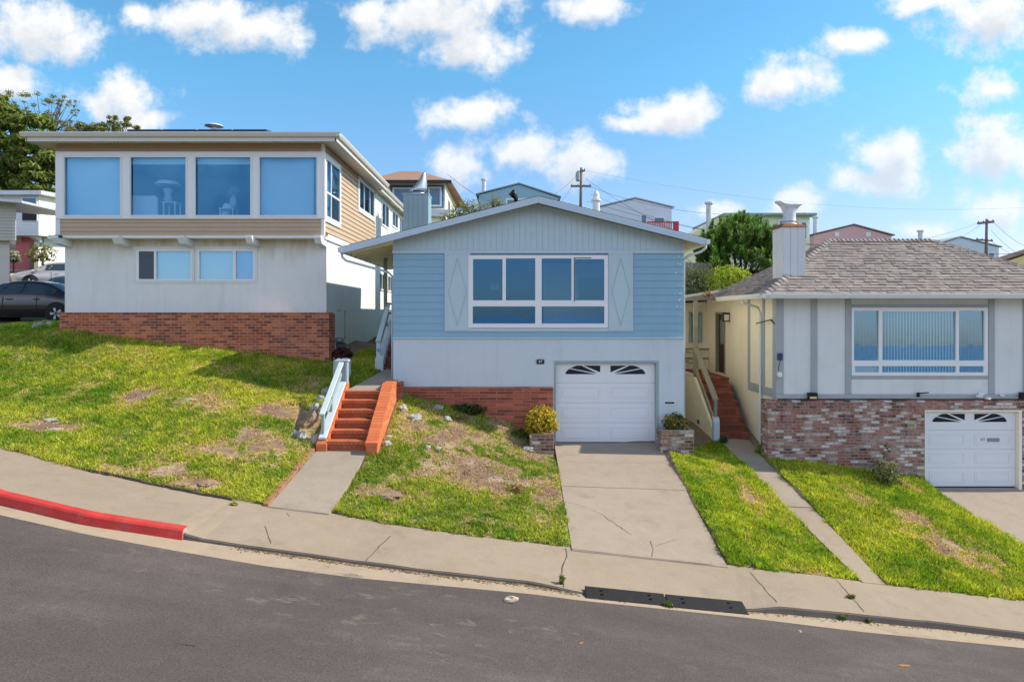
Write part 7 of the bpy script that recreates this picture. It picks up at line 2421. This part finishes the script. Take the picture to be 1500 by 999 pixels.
bush('roof_shrub', 'small olive shrub beside the larger one above the blue house roof', 727, 300, 38, (.45, .4, .55), 420, .065, [(.2, .23, .06), (.14, .17, .05), (.28, .27, .09)], 66, hollow=.15)
bush('roof_shrub', 'pale shrub at the foot of the brown roofed hill house', 662, 322, 39, (.7, .5, .6), 500, .07, [(.28, .28, .09), (.18, .2, .06)], 67, hollow=.15)
c = P(1036, 431, 22.9)
t = thing('gutter_weed', 'dry orange weeds growing out of the end of the white house gutter', 'weed', (c.x, c.y, c.z - .1))
mb = MB(); shrub(mb, (c.x, c.y, c.z), (.22, .12, .12), 130, .045, [(.45, .28, .12), (.36, .2, .09), (.5, .38, .2)], seed=71, hollow=.1, up=.8)
mb.build('foliage', mat['leaf'], t)
MB().tube([(c.x - .05, c.y, c.z - .1), (c.x - .09, c.y, c.z + .35)], [.008, .004], 5).build('stem', mat['bark'], t)
# old fence and shed roof in the gap
t = thing('board_fence', 'dark weathered board fence in the gap below the juniper', 'fence', P(1020, 430, 31.6))
mb = MB()
for k in range(7):
    a = PX(1003, 31.6) + k * .17
    mb.box(a, a + .155, 31.6, 31.63, PZ(445, 31.6), PZ(384 + (k % 3) * .7, 31.6))
mb.build('fence_boards', mat['wood_old'], t)
MB().box(PX(1002, 31.65), PX(1036, 31.65), 31.65, 31.72, PZ(398, 31.6), PZ(394, 31.6)).build('fence_rail', mat['bark'], t)

# ================================================================== poles and wires
def pole(label, px, ptop, pbot, d, arms, r_=.14):
    t = thing('utility_pole', label, 'utility pole', P(px, pbot, d), 0, 'utility poles')
    MB().tube([P(px - 1, pbot, d), P(px + .5, ptop, d)], [r_, r_ * .75], 10).build('pole', mat['pole'], t, smooth=True)
    for x0_, y0_, x1_, y1_, w in arms:
        a, b = P(x0_, y0_, d - .16), P(x1_, y1_, d - .16)
        arm = MB().bar(a, b, .12, w).build('crossarm', mat['pole'], t)
        for k in range(4):
            p = a.lerp(b, .06 + .88 * k / 3)
            MB().lathe([(.03, 0), (.04, .04), (.03, .09), (.015, .12)], p + Vector((0, 0, w / 2)), 8).build('insulator', mat['dark_metal'], arm)
    return t
p1 = pole('weathered utility pole with two short crossarms above the blue roof', 851, 246, 330, 60, [(836, 273, 866, 273, .16), (846, 253, 857, 250, .14)])
MB().lathe([(.16, -.5), (.19, -.4), (.19, .2), (.1, .3)], P(846.5, 257, 59.6), 10).build('transformer', mat['chrome'], p1)
p2 = pole('weathered utility pole with wide crossarms at the right, above the shingle roof', 1445, 321, 395, 62, [(1432, 327.5, 1456, 325, .2), (1430, 351, 1454, 353, .12)])
WIRES = [((851, 250, 60), (655, 255, 48), 2.6, 'wire sagging from the middle pole to the brown roofed house'), ((852, 249, 60), (1560, 300, 70), 1.6, 'high wire crossing the sky to the right of the middle pole'),
         ((862, 273, 60), (1180, 312, 50), 1.0, 'wire from the middle pole toward the pale green house'), ((858, 262, 60), (1160, 400, 40), .8, 'steep wire running down right from the middle pole'),
         ((860, 295, 60), (1500, 372, 40), 1.2, 'low wire behind the ridge of the white house'), ((866, 285, 60), (1230, 360, 45), .9, 'low wire passing in front of the lavender house'),
         ((838, 273, 60), (780, 330, 50), .5, 'wire dropping left from the middle pole'), ((1432, 327, 62), (1190, 348, 55), 1.0, 'wire from the right pole toward the pink house'),
         ((1436, 330, 62), (1300, 345, 58), 1.2, 'second wire from the right pole toward the pink house'), ((1456, 326, 62), (1560, 372, 50), .8, 'upper wire leaving the right pole to the right'),
         ((1452, 338, 62), (1560, 392, 50), .8, 'middle wire leaving the right pole to the right'), ((1452, 353, 62), (1570, 385, 50), .8, 'lower wire leaving the right pole to the right'),
         ((1432, 352, 62), (1190, 362, 55), .8, 'lowest wire running left from the right pole'), ((1003, 376, 21), (1050, 400, 28), .15, 'thin service wire below the right gutter of the blue house'), ((852, 252, 60), (850, 330, 59.7), 0, 'cable running down the middle pole')]
for a, b, sag, lb in WIRES:
    A, B = P(*a), P(*b)
    pts = []
    for k in range(25):
        u = k / 24
        p = A.lerp(B, u); p.z -= sag * 4 * u * (1 - u)
        pts.append(p)
    o = MB().tube(pts, (.006 if 'high' in lb else .012) if a[2] > 30 else .008, 5).build('overhead_wire', mat['wire'])
    tag(o, lb, 'wire', 'overhead wires')
for o in list(COL.objects):
    if o.type == 'MESH' and o.parent is None and 'label' not in o and 'kind' not in o: print('UNTAGGED', o.name)
